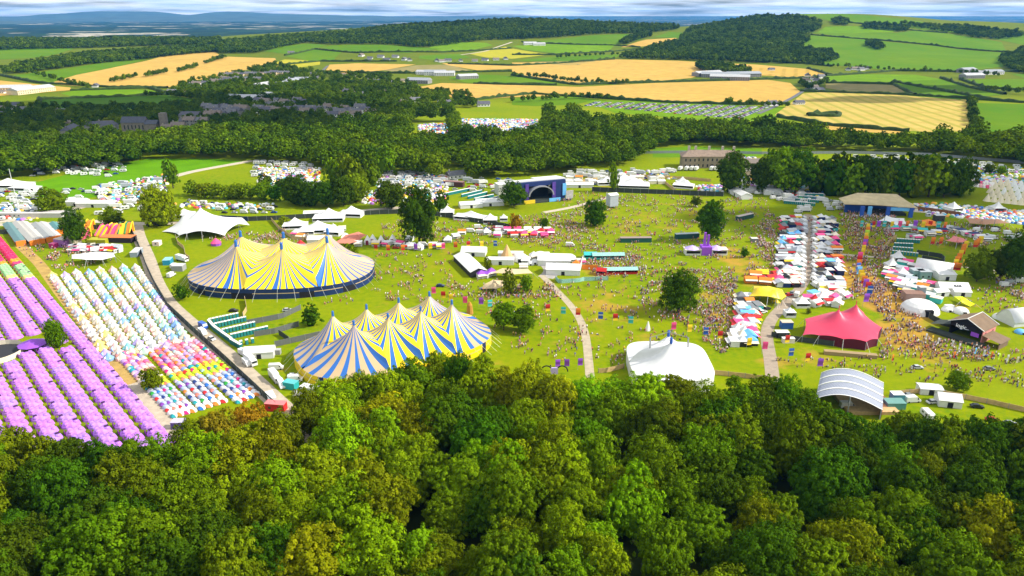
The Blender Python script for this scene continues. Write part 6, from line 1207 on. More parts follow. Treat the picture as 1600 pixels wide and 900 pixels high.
# ------------------------------------------------------------------ vehicles
M_paint = mat('vehicle_paint', 'OBJ', .35, .04, 1, spec=.5); M_tyre = mat('tyre', (.015, .015, .015), .9, .1); M_glass = mat('vehicle_glass', (.02, .025, .03), .1, .05, spec=.7)
def vehicle(kind):
    m = MB()
    if kind == 'car':
        L_, W_ = 4.3, 1.75; m.prism([(-2.15, .35), (2.15, .35), (2.15, .75), (1.3, .92), (-1.95, .95), (-2.15, .8)], -W_/2, W_/2, 0, axis='y'); m.prism([(1.15, .93), (.45, 1.42), (-1.2, 1.45), (-1.85, .95)], -W_/2+.12, W_/2-.12, 1, axis='y'); m.box(-1.15, .4, -W_/2+.18, W_/2-.18, 1.425, 1.48, 0); wx, r = 1.35, .32
    elif kind == 'van':
        W_ = 2.0; m.prism([(-2.7, .4), (2.7, .4), (2.7, 1.05), (2.05, 1.25), (1.4, 2.2), (1.1, 2.42), (-2.7, 2.45)], -W_/2, W_/2, 0, axis='y'); m.prism([(2.0, 1.32), (1.42, 2.15), (1.25, 2.15), (1.25, 1.32)], -W_/2-.02, W_/2+.02, 1, axis='y'); wx, r = 1.75, .36
    elif kind == 'lorry':
        W_ = 2.4; m.box(-4.2, 1.9, -W_/2, W_/2, .9, 3.5, 0); m.prism([(2.1, .5), (4.1, .5), (4.1, 1.7), (3.8, 2.7), (2.1, 2.8)], -W_/2+.05, W_/2-.05, 0, axis='y'); m.box(3.85, 4.12, -1.0, 1.0, 1.6, 2.4, 1); m.box(-4.2, 3.6, -.9, .9, .6, .88, 2); wx, r = 2.9, .48
    elif kind == 'caravan':
        W_ = 2.2; m.prism([(-2.7, .5), (2.5, .5), (2.8, 1.2), (2.5, 2.4), (2.1, 2.6), (-2.4, 2.6), (-2.8, 2.2), (-2.85, 1.2)], -W_/2, W_/2, 0, axis='y'); m.box(-1.8, -.6, -W_/2-.02, W_/2+.02, 1.3, 2.0, 1); m.box(.5, 1.6, -W_/2-.02, W_/2+.02, 1.3, 2.0, 1); m.box(2.75, 3.9, -.08, .08, .5, .62, 2); wx, r = .1, .34
    for sx_ in ((-1, 1) if kind != 'caravan' else (1,)):
        for sy in (-1, 1): m.tube((sx_*wx, sy*(W_/2-.2), r), (sx_*wx, sy*(W_/2+.02), r), r, n=8, mi=2)
    return m.mesh(kind, [M_paint, M_glass, M_tyre])
VM = {k: vehicle(k) for k in ('car', 'van', 'lorry', 'caravan')}
VC = {'car': ['white', 'silver', 'grey', 'black', 'white', 'silver', 'navy', 'blue', 'red', 'black'], 'van': ['white', 'white', 'white', 'silver'], 'caravan': ['white'], 'lorry': ['white', 'white', 'silver']}
NVEH = 0
def park(u, v, kind, ang, where, col=None, g=None, world=False):
    global NVEH
    x, y = (u, v) if world else G(u, v); col = col or rt.choice(VC[kind]); o = ob('box_lorry' if kind == 'lorry' else 'parked_'+kind if kind != 'caravan' else 'caravan', VM[kind]); o.location = (x, y, float(tz(x, y))+.03); o.rotation_euler = (0, 0, math.radians(ang)); c = CNAME[col]; j = rt.uniform(.9, 1.1); o.color = (c[0]*j, c[1]*j, c[2]*j, 1); NVEH += 1
    later(o, f'{col} {"box lorry" if kind == "lorry" else kind} {where}', 'lorry' if kind == 'lorry' else kind, g or 'vehicles parked about the festival'); return o
def fill(poly, n, kinds, ang, where, seed, aj=12, rows=None, mind=6.0):
    r = random.Random(seed); P = gp(*poly); xs = [p[0] for p in P]; ys = [p[1] for p in P]; got = []; tr = 0
    while len(got) < n and tr < n*60:
        tr += 1; x, y = r.uniform(min(xs), max(xs)), r.uniform(min(ys), max(ys))
        if rows: y = round(y/rows)*rows+r.uniform(-.4, .4)
        if not bool(inpoly(P, x, y)) or any(math.hypot(x-a, y-b) < mind for a, b in got): continue
        got.append((x, y)); park(x, y, r.choice(kinds), ang+r.uniform(-aj, aj), where, world=True)
for u, v, k, a, c, w in [(386, 570, 'van', -50, 'white', 'parked on the verge of the main track'), (432, 577, 'van', 8, 'white', 'on the grass beside the striped big top'), (430, 594, 'lorry', -55, 'white', 'on the main track beside the white van'), (440, 604, 'van', -60, 'white', 'facing down the main track'), (462, 595, 'van', 6, 'white', 'parked by the big top entrance'), (458, 589, 'car', 10, 'silver', 'parked behind a van by the big top'), (470, 622, 'van', -25, 'white', 'at the wood edge by the big top'), (317, 522, 'van', -45, 'white', 'by the toilet rows on the track'), (331, 531, 'car', -40, 'white', 'driving on the main track'), (318, 512, 'van', -40, 'blue', 'parked beside the end toilet row'), (381, 555, 'van', -40, 'white', 'parked below the toilet rows'), (392, 568, 'lorry', -48, 'white', 'parked between toilet rows and big top'), (365, 487, 'car', 0, 'black', 'by the timber fence corner'), (449, 486, 'car', 10, 'silver', 'on the grass near the grey screens'),
    (891, 385, 'van', -6, 'white', 'crossing the open arena'), (1324, 637, 'van', 0, 'white', 'behind the arched stage'), (1526, 637, 'car', -12, 'black', 'below the timber fence'), (1550, 658, 'car', -12, 'red', 'near the wood edge at lower right'), (1578, 664, 'car', -12, 'grey', 'near the wood edge at lower right'), (1484, 484, 'van', 8, 'white', 'behind the market'), (1457, 630, 'car', 10, 'white', 'beside the small white marquee'), (1420, 620, 'car', 0, 'grey', 'behind the timber fence'), (1425, 628, 'van', 5, 'white', 'behind the arched stage'), (1448, 652, 'caravan', 90, 'white', 'half hidden by the wood at lower right'),
    (1182, 497, 'car', 35, 'black', 'on the lane verge'), (1192, 489, 'car', 30, 'white', 'on the lane verge'), (1198, 484, 'car', 30, 'black', 'on the lane verge'), (1237, 459, 'car', 60, 'grey', 'beside the yellow tent'), (1245, 463, 'van', 60, 'white', 'beside the yellow tent'), (1232, 462, 'car', 20, 'red', 'beside the yellow tent'), (240, 353, 'lorry', 20, 'black', 'at the track junction'), (285, 408, 'lorry', -30, 'white', 'left of the far big top'), (272, 418, 'van', 90, 'white', 'left of the far big top'), (268, 432, 'van', 80, 'white', 'left of the far big top'), (688, 448, 'car', 0, 'navy', 'on the arena grass by the purple awning'), (1510, 472, 'car', 0, 'grey', 'on the right lawn'), (1433, 576, 'car', 0, 'silver', 'in the open right arena'), (1545, 578, 'car', 0, 'grey', 'in the open right arena')]:
    park(u, v, k, a, w, c)
for i, u in enumerate((1063, 1073, 1081, 1088, 1112, 1119)): park(u, 266, 'lorry', 62, 'backed up before the mansion', 'white')
fill([(92, 262), (130, 258), (182, 254), (203, 268), (175, 277), (110, 275)], 42, ['van', 'car', 'caravan'], 10, 'in the cluster on the bright meadow', 1, 30); fill([(30, 268), (90, 262), (92, 272), (34, 278)], 9, ['van', 'car'], 5, 'along the top of the left meadow', 2); fill([(0, 300), (60, 300), (60, 333), (0, 333)], 24, ['car', 'van'], 10, 'in the left van field', 3, rows=8); fill([(100, 296), (240, 283), (240, 310), (110, 330)], 34, ['car', 'van', 'car'], 18, 'below the pale camp road', 4)
fill([(285, 313), (430, 322), (430, 330), (285, 322)], 30, ['car', 'van', 'caravan'], -8, 'in the line under the low trees', 5, rows=9); fill([(335, 326), (430, 330), (430, 337), (345, 337)], 14, ['car', 'van'], -8, 'behind the white stretch tent', 6, rows=8); fill([(395, 252), (490, 256), (488, 263), (400, 260)], 22, ['van', 'car', 'caravan'], 5, 'in the lot at the end of the camp road', 7, rows=8); fill([(395, 266), (470, 266), (470, 282), (395, 280)], 24, ['van', 'car', 'caravan'], 8, 'in the campsite behind the low trees', 8)
fill([(570, 270), (672, 268), (672, 286), (570, 284)], 34, ['van', 'caravan', 'car'], 5, 'in the middle campsite', 9); fill([(680, 276), (800, 276), (795, 296), (680, 296)], 20, ['van', 'car', 'lorry'], 10, 'in the yard behind the main stage', 10); fill([(890, 268), (1050, 264), (1050, 274), (890, 280)], 24, ['van', 'car', 'lorry'], 5, 'in the backstage yard', 11); fill([(730, 354), (795, 358), (795, 368), (735, 366)], 12, ['van', 'car'], 10, 'behind the pink stalls', 12, mind=5); fill([(610, 380), (668, 384), (664, 392), (612, 388)], 8, ['van', 'car'], 5, 'under the tall dark tree', 13, mind=5)
fill([(1335, 244), (1450, 247), (1600, 262), (1600, 274), (1450, 262), (1335, 254)], 74, ['caravan', 'caravan', 'van', 'car'], -6, 'in the caravan field behind the oaks', 14, 10, rows=12, mind=7)
fill([(1250, 325), (1268, 325), (1262, 334), (1244, 334)], 6, ['van', 'lorry'], 10, 'at the head of the lane', 15, mind=5)
fill([(0, 284), (60, 300), (100, 310), (90, 330), (0, 345)], 26, ['car', 'van', 'caravan'], 20, 'in the left van field', 21, mind=5.5); fill([(130, 300), (250, 276), (262, 300), (262, 330), (150, 338)], 44, ['car', 'van', 'caravan', 'lorry'], 15, 'in the camp yard below the track', 22, 25, mind=5.5); fill([(395, 256), (500, 256), (500, 300), (440, 296), (395, 285)], 30, ['van', 'caravan', 'car'], 8, 'in the camp past the low trees', 23, 25, mind=6)
fill([(560, 272), (690, 270), (700, 300), (640, 300), (600, 290)], 40, ['van', 'caravan', 'car'], 8, 'in the middle campsite', 24, 30, mind=6); fill([(690, 282), (800, 284), (790, 300), (770, 300), (700, 298)], 22, ['lorry', 'van', 'car'], 10, 'in the yard behind the main stage', 25, 25); fill([(880, 272), (1050, 268), (1060, 284), (890, 292)], 30, ['lorry', 'van', 'car'], 5, 'in the backstage yard', 26, 25, mind=5.5)
fill([(1130, 284), (1180, 290), (1270, 306), (1262, 324), (1225, 316), (1150, 296)], 26, ['van', 'lorry', 'caravan', 'car'], 5, 'under the oaks above the lane', 27, 30); fill([(1280, 312), (1345, 318), (1340, 332), (1285, 328)], 14, ['van', 'lorry', 'car'], 0, 'behind the blue stage', 28, 20); fill([(1560, 440), (1600, 430), (1600, 446), (1570, 448)], 4, ['van'], 0, 'under the right edge trees', 29); fill([(1500, 352), (1600, 360), (1590, 384), (1520, 376)], 12, ['van', 'car'], 0, 'on the upper right slope', 30, 20)
# far car park: too many to single out
def mass(name, me, pts, angs, scs, tints, mats, label, cat):
    n = len(me.vertices); co = np.empty(n*3, np.float32); me.vertices.foreach_get('co', co); co = co.reshape(n, 3); fl = [tuple(p.vertices) for p in me.polygons]; tri = []; base = []
    mi0 = [p.material_index for p in me.polygons]
    for f, m_ in zip(fl, mi0):
        for i in range(1, len(f)-1): tri.append((f[0], f[i], f[i+1])); base.append(m_)
    tri = np.array(tri); base = np.array(base); k = len(pts); pts = np.asarray(pts); a = np.asarray(angs); ca, sa = np.cos(a)[:, None], np.sin(a)[:, None]; s = np.asarray(scs)[:, None]
    X = co[None, :, 0]*ca-co[None, :, 1]*sa; Y = co[None, :, 0]*sa+co[None, :, 1]*ca; z0 = tz(pts[:, 0], pts[:, 1])+.35*(pts[:, 1] > 1200)
    V = np.stack([X*s+pts[:, 0:1], Y*s+pts[:, 1:2], co[None, :, 2]*s+z0[:, None]], -1).reshape(-1, 3); Fq = (tri[None]+(np.arange(k)*n)[:, None, None]).reshape(-1, 3)
    T = np.asarray(tints, np.float32); tt = np.repeat(T, len(tri), 0) if T.ndim == 2 else T[:, base].reshape(-1, 3)
    me2 = npmesh(name, V, Fq, mats, tint=tt); return tag(ob(name, me2), label, cat, kind='stuff')
M_tint = mat('assorted_colours', 'ATTR', .6, .05)
CARC = np.array([CNAME[c] for c in ('white', 'white', 'silver', 'grey', 'black', 'silver', 'blue', 'red', 'navy', 'white')])
def carpark():
    pts = []
    for i in range(16):
        a = at(934+i*17.5, 160+i*.5); b = at(925+i*15.5-8, 166+i*1.35); a, b = Vector(a), Vector(b); 
        n = int((b-a).length/3.0)
        for j in range(n):
            p = a.lerp(b, j/n)
            for s in (-2.6, 2.6):
                if rt.random() < .93: pts.append((p.x+s, p.y))
    k = len(pts); T = np.zeros((k, 3, 3)); T[:, 0] = CARC[RN.randint(0, len(CARC), k)]; T[:, 1] = (.02, .025, .03); T[:, 2] = (.015, .015, .015)
    mass('parked_cars', VM['car'], pts, RN.normal(0, .05, k), np.full(k, 1.0), T, M_tint, 'lines of parked cars in the far field below the wheat', 'cars')
carpark()
drape('car_park_grass', [at(*q) for q in ((905, 156), (1060, 160), (1240, 168), (1200, 190), (1100, 188), (960, 176))], FM['gy'], .15)
CAMPC = np.array([(.7, .7, .7), (.75, .72, .65), (.7, .7, .7), (.6, .6, .58), (.65, .6, .5), (.05, .2, .6), (.1, .45, .6), (.7, .55, .05), (.1, .35, .1), (.7, .08, .05), (.4, .15, .5), (.8, .35, .05), (.6, .65, .7), (.75, .75, .75), (.1, .15, .25)])
tq = lobed(8, 3, 1.9, 1.6, 1.7, 0, 0, (0, 0), 2.2).mesh('far_tent', [M_tint])
def camp(poly, step, seed, label, name='distant_tents'):
    pts = scatter(gp(*poly) if poly[0][1] > 175 else poly_at(poly), step*.74, seed, jit=.34); r = np.random.RandomState(seed); k = len(pts)
    mass(name, tq, pts, r.uniform(0, 3, k), r.uniform(.55, 1.05, k), CAMPC[r.randint(0, len(CAMPC), k)], M_tint, label, 'tents')
camp([(722, 186), (840, 187), (842, 204), (800, 206), (722, 204)], 4.6, 1, 'crowded bright campsite in the clearing of the woodland belt'); camp([(652, 195), (700, 193), (700, 209), (655, 210)], 4.6, 2, 'smaller bright campsite left of the woodland clearing'); camp([(1395, 318), (1470, 318), (1600, 330), (1640, 352), (1600, 352), (1500, 336), (1400, 326)], 4.4, 3, 'crowded campsite beyond the rust brown fence'); camp([(1130, 243), (1180, 246), (1180, 256), (1125, 252)], 5, 4, 'tents pitched on the lawn beyond the mansion')
camp([(440, 272), (480, 268), (478, 284), (444, 288)], 5, 5, 'tents in the left campsite behind the low trees'); camp([(555, 300), (600, 296), (640, 300), (600, 318), (560, 320)], 5, 6, 'tents between the dark clump and the tall tree'); camp([(1400, 282), (1500, 276), (1560, 276), (1600, 284), (1600, 290), (1500, 284)], 5, 7, 'tents along the lower edge of the caravan field'); camp([(1085, 290), (1125, 288), (1130, 300), (1090, 300)], 4.5, 8, 'small tents on the grass below the mansion'); camp([(1350, 330), (1400, 318), (1402, 326), (1390, 333)], 5, 9, 'tents behind the blue stage')
camp([(960, 270), (1040, 266), (1050, 280), (960, 284)], 7, 10, 'scattered small tents in the backstage yard'); camp([(1330, 250), (1600, 268), (1600, 280), (1340, 262)], 16, 11, 'scattered tents among the caravans')
camp([(0, 318), (60, 322), (60, 345), (0, 345)], 7, 12, 'small tents in the left van field'); camp([(150, 290), (260, 272), (262, 310), (160, 330)], 6.5, 13, 'small tents in the camp yard by the track'); camp([(262, 318), (430, 318), (430, 326), (262, 326)], 6, 14, 'small tents along the car line'); camp([(400, 262), (500, 262), (500, 300), (410, 292)], 5.5, 15, 'coloured tents in the camp past the low trees')
camp([(560, 274), (700, 274), (700, 312), (640, 320), (600, 300)], 6, 16, 'coloured tents in the middle campsite'); camp([(1130, 270), (1230, 276), (1300, 300), (1262, 318), (1170, 292)], 6, 17, 'tents and clutter under the oaks'); camp([(1440, 322), (1600, 334), (1660, 360), (1560, 346), (1450, 338)], 4.4, 18, 'crowded tents on the right campsite edge'); camp([(1345, 246), (1600, 262), (1600, 292), (1500, 276), (1345, 262)], 9, 19, 'pale awnings among the caravans')
# cream tipis in the right field
x0 = 0
for r_ in range(5):
    for c_ in range(8):
        u = 1552+c_*10.5-r_*2.5+(r_ % 2)*5; v = 288+r_*6.5+c_*1.1
        x, y = G(u, v); o = ob('cream_tipi', None or (TIPI if 'TIPI' in globals() else None)); 
        if 'TIPI' not in globals():
            q = MB(); q.cone((0, 0), 2.9, 0, 5.8, 9); TIPI = q.mesh('tipi', [M_tent]); bpy.data.objects.remove(o); o = ob('cream_tipi', TIPI)
        o.location = (x, y, 0); o.color = (.78, .68, .48, 1) if rt.random() < .8 else (.8, .8, .76, 1); later(o, f'cream tipi in the {ordn(r_+1)} line of the tipi field', 'tipi', 'cream tipis in the right field')
for i in range(16):
    u = 1514+(i % 8)*5; v = 285+(i//8)*5+(i % 8)*.6; x, y = G(u, v); o = ob('ridge_tent', VM['car']); q = MB(); q.prism([(-1.8, 0), (1.8, 0), (0, 2.4)], -2, 2); bpy.data.objects.remove(o); o = q.build('ridge_tent', [M_tent]); o.location = (x, y, 0); o.color = (*rt.choice([(.75, .08, .2), (.8, .75, .7), (.8, .4, .4)]), 1); later(o, 'pink or white ridge tent left of the cream tipis', 'tent', 'ridge tents beside the tipis')
# ------------------------------------------------------------------ food stalls of the lane
def stall(x, y, w, d, ang, roofc, wallc, label, awn=True, h=2.5, kind=0):
    e = empty('food_stall', (x, y, 0), math.radians(ang)); b = MB(); b.box(-w/2, w/2, -d/2, d/2, .1, h); b.build('body', [obm(wallc)], e); r = MB()
    if kind == 0: r.box(-w/2-.15, w/2+.15, -d/2-.15, d/2+.15, h+.004, h+.25)
    elif kind == 1: r.prism([(-d/2-.2, h+.01), (d/2+.2, h+.01), (0, h+1.0)], -w/2-.2, w/2+.2)
    else: q = [(-w/2, -d/2, h), (w/2, -d/2, h), (w/2, d/2, h), (-w/2, d/2, h), (0, 0, h+1.9)]; r.add(q, [(0, 1, 4), (1, 2, 4), (2, 3, 4), (3, 0, 4)])
    r.build('roof', [obm(roofc)], e)
    if awn: a = MB(); a.add([(-w/2, -d/2-.02, h-.1), (w/2, -d/2-.02, h-.1), (w/2+.1, -d/2-1.5, h-.6), (-w/2-.1, -d/2-1.5, h-.6)], [(0, 1, 2, 3)]); a.build('awning', [obm(rt.choice(['white', 'red', 'cream', 'yellow', 'pink', 'white']))], e); c = MB(); c.box(-w/2+.3, w/2-.3, -d/2-.03, -d/2+.03, 1.0, 2.0); c.build('hatch', [M_dark], e)
    later(e, label, 'food stall', 'food stalls on the lane'); return e
SCOL = ['white', 'white', 'white', 'cream', 'white', 'silver', 'orange', 'red', 'pink', 'white', 'grey', 'black', 'grey', 'white', 'cream', 'silver', 'white', 'silver', 'sky blue']
def lane_row(v, us, where, wd=6.0):
    for i, u in enumerate(us):
        x, y = G(u+rt.uniform(-1.5, 1.5), v+rt.uniform(-1.2, 1.2)); c = rt.choice(SCOL); wc = rt.choice(['white', 'cream', 'silver', 'navy', 'black', 'white', 'red', 'teal']); face = rt.choice([-90, 0, -90]) if i == 0 else rt.choice([90, 0, 90]) if i == len(us)-1 else rt.choice([0, 90])
        stall(x, y, rt.uniform(4, 6.4), rt.uniform(3, 4.2), face+rt.uniform(-6, 6), c, wc, f'{c} roofed stall {where}', kind=rt.choice([0, 0, 1, 2]), h=rt.uniform(2.2, 2.9))
for i in range(16):
    v = 343+i*6.9; k = i/15; pos = 'upper part' if i < 5 else 'middle part' if i < 11 else 'lower part'
    lane_row(v, [1226-10*k, 1236-8*k, 1247-6*k], f'left of the lane, {pos}'); lane_row(v+2, [1281+1*k, 1292+5*k, 1302+9*k] if i % 5 != 3 else [1281, 1292], f'right of the lane, {pos}')
    park(1255-2*k+rt.uniform(-1, 1), v, rt.choice(['van', 'caravan', 'lorry']), 88+rt.uniform(-8, 8), f'left beside the lane, {pos}'); park(1272+rt.uniform(-1, 1), v+1, rt.choice(['van', 'caravan']), 92+rt.uniform(-8, 8), f'right beside the lane, {pos}')
for i in range(11):
    v = 468+i*7; k = i/10; lane_row(v, [1161-14*k, 1172-14*k, 1184-14*k] if i > 1 else [1158, 1168], 'in the lower stalls below the yellow tent')
for i, (u, v) in enumerate([(1172, 441), (1184, 440), (1195, 443), (1205, 438), (1180, 432), (1190, 430), (1214, 432), (1222, 438), (1232, 432), (1240, 440)]): x, y = G(u, v); c = ['orange', 'red', 'orange', 'red', 'orange', 'yellow', 'red', 'white', 'white', 'cream'][i]; stall(x, y, 6, 4, rt.uniform(-20, 20), c, 'white' if i % 2 else c, f'{c} roofed stall above the yellow tent', kind=1)
for i, (u, v) in enumerate([(1262, 470), (1270, 463), (1294, 466), (1302, 470), (1310, 462), (1318, 466), (1296, 476), (1306, 478), (1284, 461), (1274, 478), (1300, 455), (1312, 452), (1286, 452)]): x, y = G(u, v); c = rt.choice(['white', 'pink', 'red', 'white', 'sky blue', 'cream']); stall(x, y, 5, 3.6, rt.uniform(-20, 60), c, 'white', f'{c} roofed stall above the pink tent', kind=rt.choice([0, 1]))
MK = [(1386, 432), (1392, 438), (1399, 444), (1405, 450), (1412, 456), (1419, 461), (1426, 466), (1388, 426), (1396, 430), (1403, 437), (1410, 443), (1417, 448), (1424, 454), (1415, 436), (1423, 441), (1431, 447), (1420, 428), (1408, 424), (1434, 456), (1441, 452), (1448, 458), (1447, 447), (1456, 449), (1450, 466), (1462, 472), (1409, 415), (1418, 414), (1426, 420)]
for i, (u, v) in enumerate(MK): x, y = G(u, v); c = rt.choice(['white', 'white', 'cream', 'grey', 'white', 'orange', 'pink', 'silver']); stall(x, y, 5, 4, -42+rt.uniform(-8, 8), c, rt.choice(['white', 'grey', 'teal']), f'{c} roofed stall in the right market', kind=rt.choice([0, 1, 1]), awn=i < 7)
for i in range(14): u = 793+i*5.2; v = 362+(i % 3)*4; x, y = G(u, v); c = ['pink', 'white', 'red', 'pink', 'white', 'pink', 'white', 'cream'][i % 8]; stall(x, y, 4.5, 3.5, rt.uniform(-10, 10), c, 'pink' if i % 2 else 'white', f'{c} roofed stall in the pink stall row', kind=rt.choice([0, 2, 1]))
for i, (u, v) in enumerate([(470, 372), (463, 368), (540, 374), (535, 360), (588, 384), (604, 384), (626, 384), (640, 388), (655, 390), (676, 386), (688, 388), (700, 378), (712, 372), (722, 366), (760, 366), (778, 370), (780, 360), (768, 430), (758, 433), (752, 434), (900, 418), (893, 408), (908, 412), (818, 420), (822, 410), (834, 404), (852, 402), (640, 376), (560, 384), (548, 380)]): x, y = G(u, v); c = rt.choice(['white', 'cream', 'white', 'pink', 'orange', 'white', 'purple' if i in (17, 18, 19) else 'white']); c = 'purple' if i in (17, 18, 19) else c; stall(x, y, 4.6, 3.4, rt.uniform(-25, 25), c, 'white', f'{c} roofed stall scattered in the middle arena', kind=rt.choice([0, 1, 2]))
for i, (u, v) in enumerate([(1406, 356), (1414, 360), (1422, 358), (1430, 362), (1440, 364), (1452, 368), (1462, 366), (1470, 364), (1480, 360), (1490, 362), (1500, 364), (1510, 368), (1520, 370), (1530, 374), (1540, 376), (1424, 372), (1432, 374), (1395, 360)]): x, y = G(u, v); c = rt.choice(['white', 'teal', 'grey', 'white', 'navy', 'silver']); stall(x, y, 5.5, 3.4, rt.uniform(-15, 15), c, 'white', f'{c} roofed stall below the orange canopy', kind=rt.choice([0, 1]))
for i in range(22): u = 115+(i % 11)*7; v = 389+(i//11)*5+rt.uniform(-1, 1); x, y = G(u, v); c = rt.choice(['white', 'silver', 'cream', 'white', 'red', 'grey']); stall(x, y, 4.2, 3.2, rt.uniform(-25, 25), c, 'white', f'{c} roofed booth behind the fairground awning', kind=rt.choice([0, 1]))
for i in range(20): u = 890+(i % 10)*16+rt.uniform(-4, 4); v = 280+(i//10)*7; x, y = G(u, v); c = rt.choice(['white', 'cream', 'orange', 'white', 'grey']); stall(x, y, 6, 4, rt.uniform(-15, 15), c, 'cream', f'{c} roofed unit in the backstage yard', kind=rt.choice([0, 1, 2]), awn=False)
# ------------------------------------------------------------------ flags
def flag_mesh(col, col2):
    m = MB(); m.tube((0, 0, 0), (0, 0, 5.6), .05, n=5, mi=2); n = 5
    for i in range(n):
        z0, z1 = 2.2+3.3*i/n, 2.2+3.3*(i+1)/n; y0, y1 = .14*math.sin(i*1.1), .14*math.sin((i+1)*1.1); m.add([(.06, y0, z0), (2.05, y0+.1, z0), (2.05, y1+.1, z1), (.06, y1, z1), (.06, y0+.04, z0), (2.05, y0+.14, z0), (2.05, y1+.14, z1), (.06, y1+.04, z1)], [(0, 1, 2, 3), (7, 6, 5, 4)], 1 if i == 2 or i == 0 else 0)
    return m
FP = {}
def flag(u, v, col, where, col2=None, s=1.0):
    c2 = col2 or {'red': 'yellow', 'orange': 'red', 'teal': 'white', 'blue': 'white'}.get(col, col)
    if col not in FP:
        e = proto(empty('banner_flag')); p = MB(); p.tube((0, 0, 0), (0, 0, 5.6), .05, n=5); P_ = p.build('pole', [M_grey], e); m = MB(); n = 6
        for i in range(n):
            z0, z1 = 2.2+3.3*i/n, 2.2+3.3*(i+1)/n; y0, y1 = .14*math.sin(i*1.1), .14*math.sin((i+1)*1.1); mi = 1 if (col in ('red', 'orange') and i < 2) or (col in ('teal', 'blue') and i == 3) else 0
            m.add([(.06, y0, z0), (2.15, y0+.1, z0), (2.15, y1+.1, z1), (.06, y1, z1), (.06, y0+.05, z0), (2.15, y0+.15, z0), (2.15, y1+.15, z1), (.06, y1+.05, z1)], [(0, 1, 2, 3), (7, 6, 5, 4), (1, 5, 6, 2)], mi)
        B_ = m.build('banner', [obm(col), obm(c2)], e); FP[col] = reg(e, P_, B_)
    x, y = G(u, v); o = dup(FP[col], (x-1.1, y, 0), rt.uniform(-.25, .25), s); later(o, f'{col} banner flag {where}', 'flag', 'banner flags')
for u, v, c in [(856, 493, 'red'), (880, 497, 'teal'), (903, 499, 'orange'), (938, 505, 'blue'), (961, 508, 'red'), (985, 512, 'teal'), (1052, 522, 'pink'), (1077, 526, 'yellow'), (1102, 530, 'blue'), (1124, 536, 'red'), (1170, 547, 'yellow'), (1194, 553, 'pink'), (1235, 564, 'blue'), (1261, 572, 'red'), (1280, 580, 'purple'), (1229, 543, 'red')]: flag(u, v, c, 'in the lower arena line')
for u, v, c in [(588, 397, 'red'), (607, 397, 'orange'), (630, 397, 'orange'), (650, 395, 'purple'), (673, 394, 'yellow'), (693, 394, 'pink'), (712, 392, 'orange'), (732, 391, 'red'), (753, 391, 'yellow'), (774, 390, 'blue')]: flag(u, v, c, 'in the line above the food marquees')
for u, v, c in [(678, 465, 'pink'), (693, 472, 'red'), (705, 476, 'yellow'), (727, 480, 'pink'), (752, 482, 'purple'), (766, 486, 'teal')]: flag(u, v, c, 'on the lawn beside the striped big top')
for u, v, c in [(1345, 360, 'teal'), (1357, 364, 'blue'), (1363, 361, 'red'), (1371, 360, 'purple'), (1380, 360, 'teal'), (1392, 361, 'yellow'), (1404, 360, 'pink'), (1416, 360, 'orange'), (1428, 359, 'purple'), (1440, 361, 'yellow'), (1451, 360, 'red'), (1464, 361, 'teal'), (1475, 362, 'orange')]: flag(u, v, c, 'in the line below the blue stage', s=1.15)
for i, (u, v) in enumerate([(1354, 366), (1353, 371), (1352, 376), (1351, 381), (1350, 386), (1349, 391), (1348, 396), (1347, 401), (1346, 406), (1341, 412), (1340, 418), (1339, 424), (1339, 430), (1340, 436), (1342, 441), (1344, 446), (1347, 451), (1350, 456), (1353, 461), (1356, 467), (1351, 480)]): flag(u, v, ['yellow', 'orange', 'lime green', 'yellow', 'orange', 'purple', 'pink', 'yellow', 'yellow', 'pink', 'red', 'orange', 'blue', 'sky blue', 'yellow', 'yellow', 'orange', 'purple', 'red', 'blue', 'purple'][i], 'in the line beside the lane', s=1.25)
for i, (u, v) in enumerate([(1529, 386), (1525, 390), (1521, 393), (1506, 394), (1503, 399), (1501, 404), (1498, 409), (1495, 414), (1492, 419), (1490, 424), (1489, 429), (1494, 430), (1504, 424), (1455, 388), (1468, 388)]): flag(u, v, 'orange' if i % 3 else 'yellow', 'in the orange line on the right slope', s=1.25)
for i, (u, v) in enumerate([(1448, 536), (1458, 539), (1467, 543), (1489, 547), (1500, 552), (1512, 556), (1525, 559), (1538, 562), (1550, 565), (1562, 568), (1575, 570), (1590, 573), (1396, 570), (1417, 567), (1440, 567), (1492, 565)]): flag(u, v, ['white', 'yellow', 'white', 'white', 'white', 'lime green', 'sky blue', 'white', 'orange', 'lime green', 'white', 'cream', 'orange', 'lime green', 'orange', 'orange'][i], 'before the dark roofed stage', s=(.36, .8, .8))
for u, v, c in [(505, 256, 'red'), (590, 258, 'red'), (621, 258, 'red'), (500, 277, 'red'), (548, 275, 'red'), (444, 312, 'red'), (886, 579, 'purple'), (907, 578, 'purple'), (872, 580, 'purple')]: flag(u, v, c, 'standing by the wood', s=.9)
x, y = G(30, 330); e = empty('mast_pole', (x, y, 0)); q = MB(); q.tube((0, 0, 0), (0, 0, 30), .35, .2, 6); q.build('mast', [mat('pale_mast', (.6, .6, .6), .5)], e); tag(e, 'tall pale mast rising over the left van field', 'mast')
x, y = G(866, 584); e = empty('purple_arch_gate', (x, y, 0)); 
for s in (-1, 1):
    q = MB()
    for i in range(8): a, b = math.pi*i/8, math.pi*(i+1)/8; q.tube((s*3+2.2*math.cos(a), 0, 1+2.4*math.sin(a)), (s*3+2.2*math.cos(b), 0, 1+2.4*math.sin(b)), .25, n=5)
    q.build('arch', [M_dark], e)
q = MB(); q.box(-1.4, 1.4, -.3, .3, 0, 2.6); q.build('sign', [cm('lilac')], e); tag(e, 'purple gateway with two black arches at the wood edge', 'gateway')
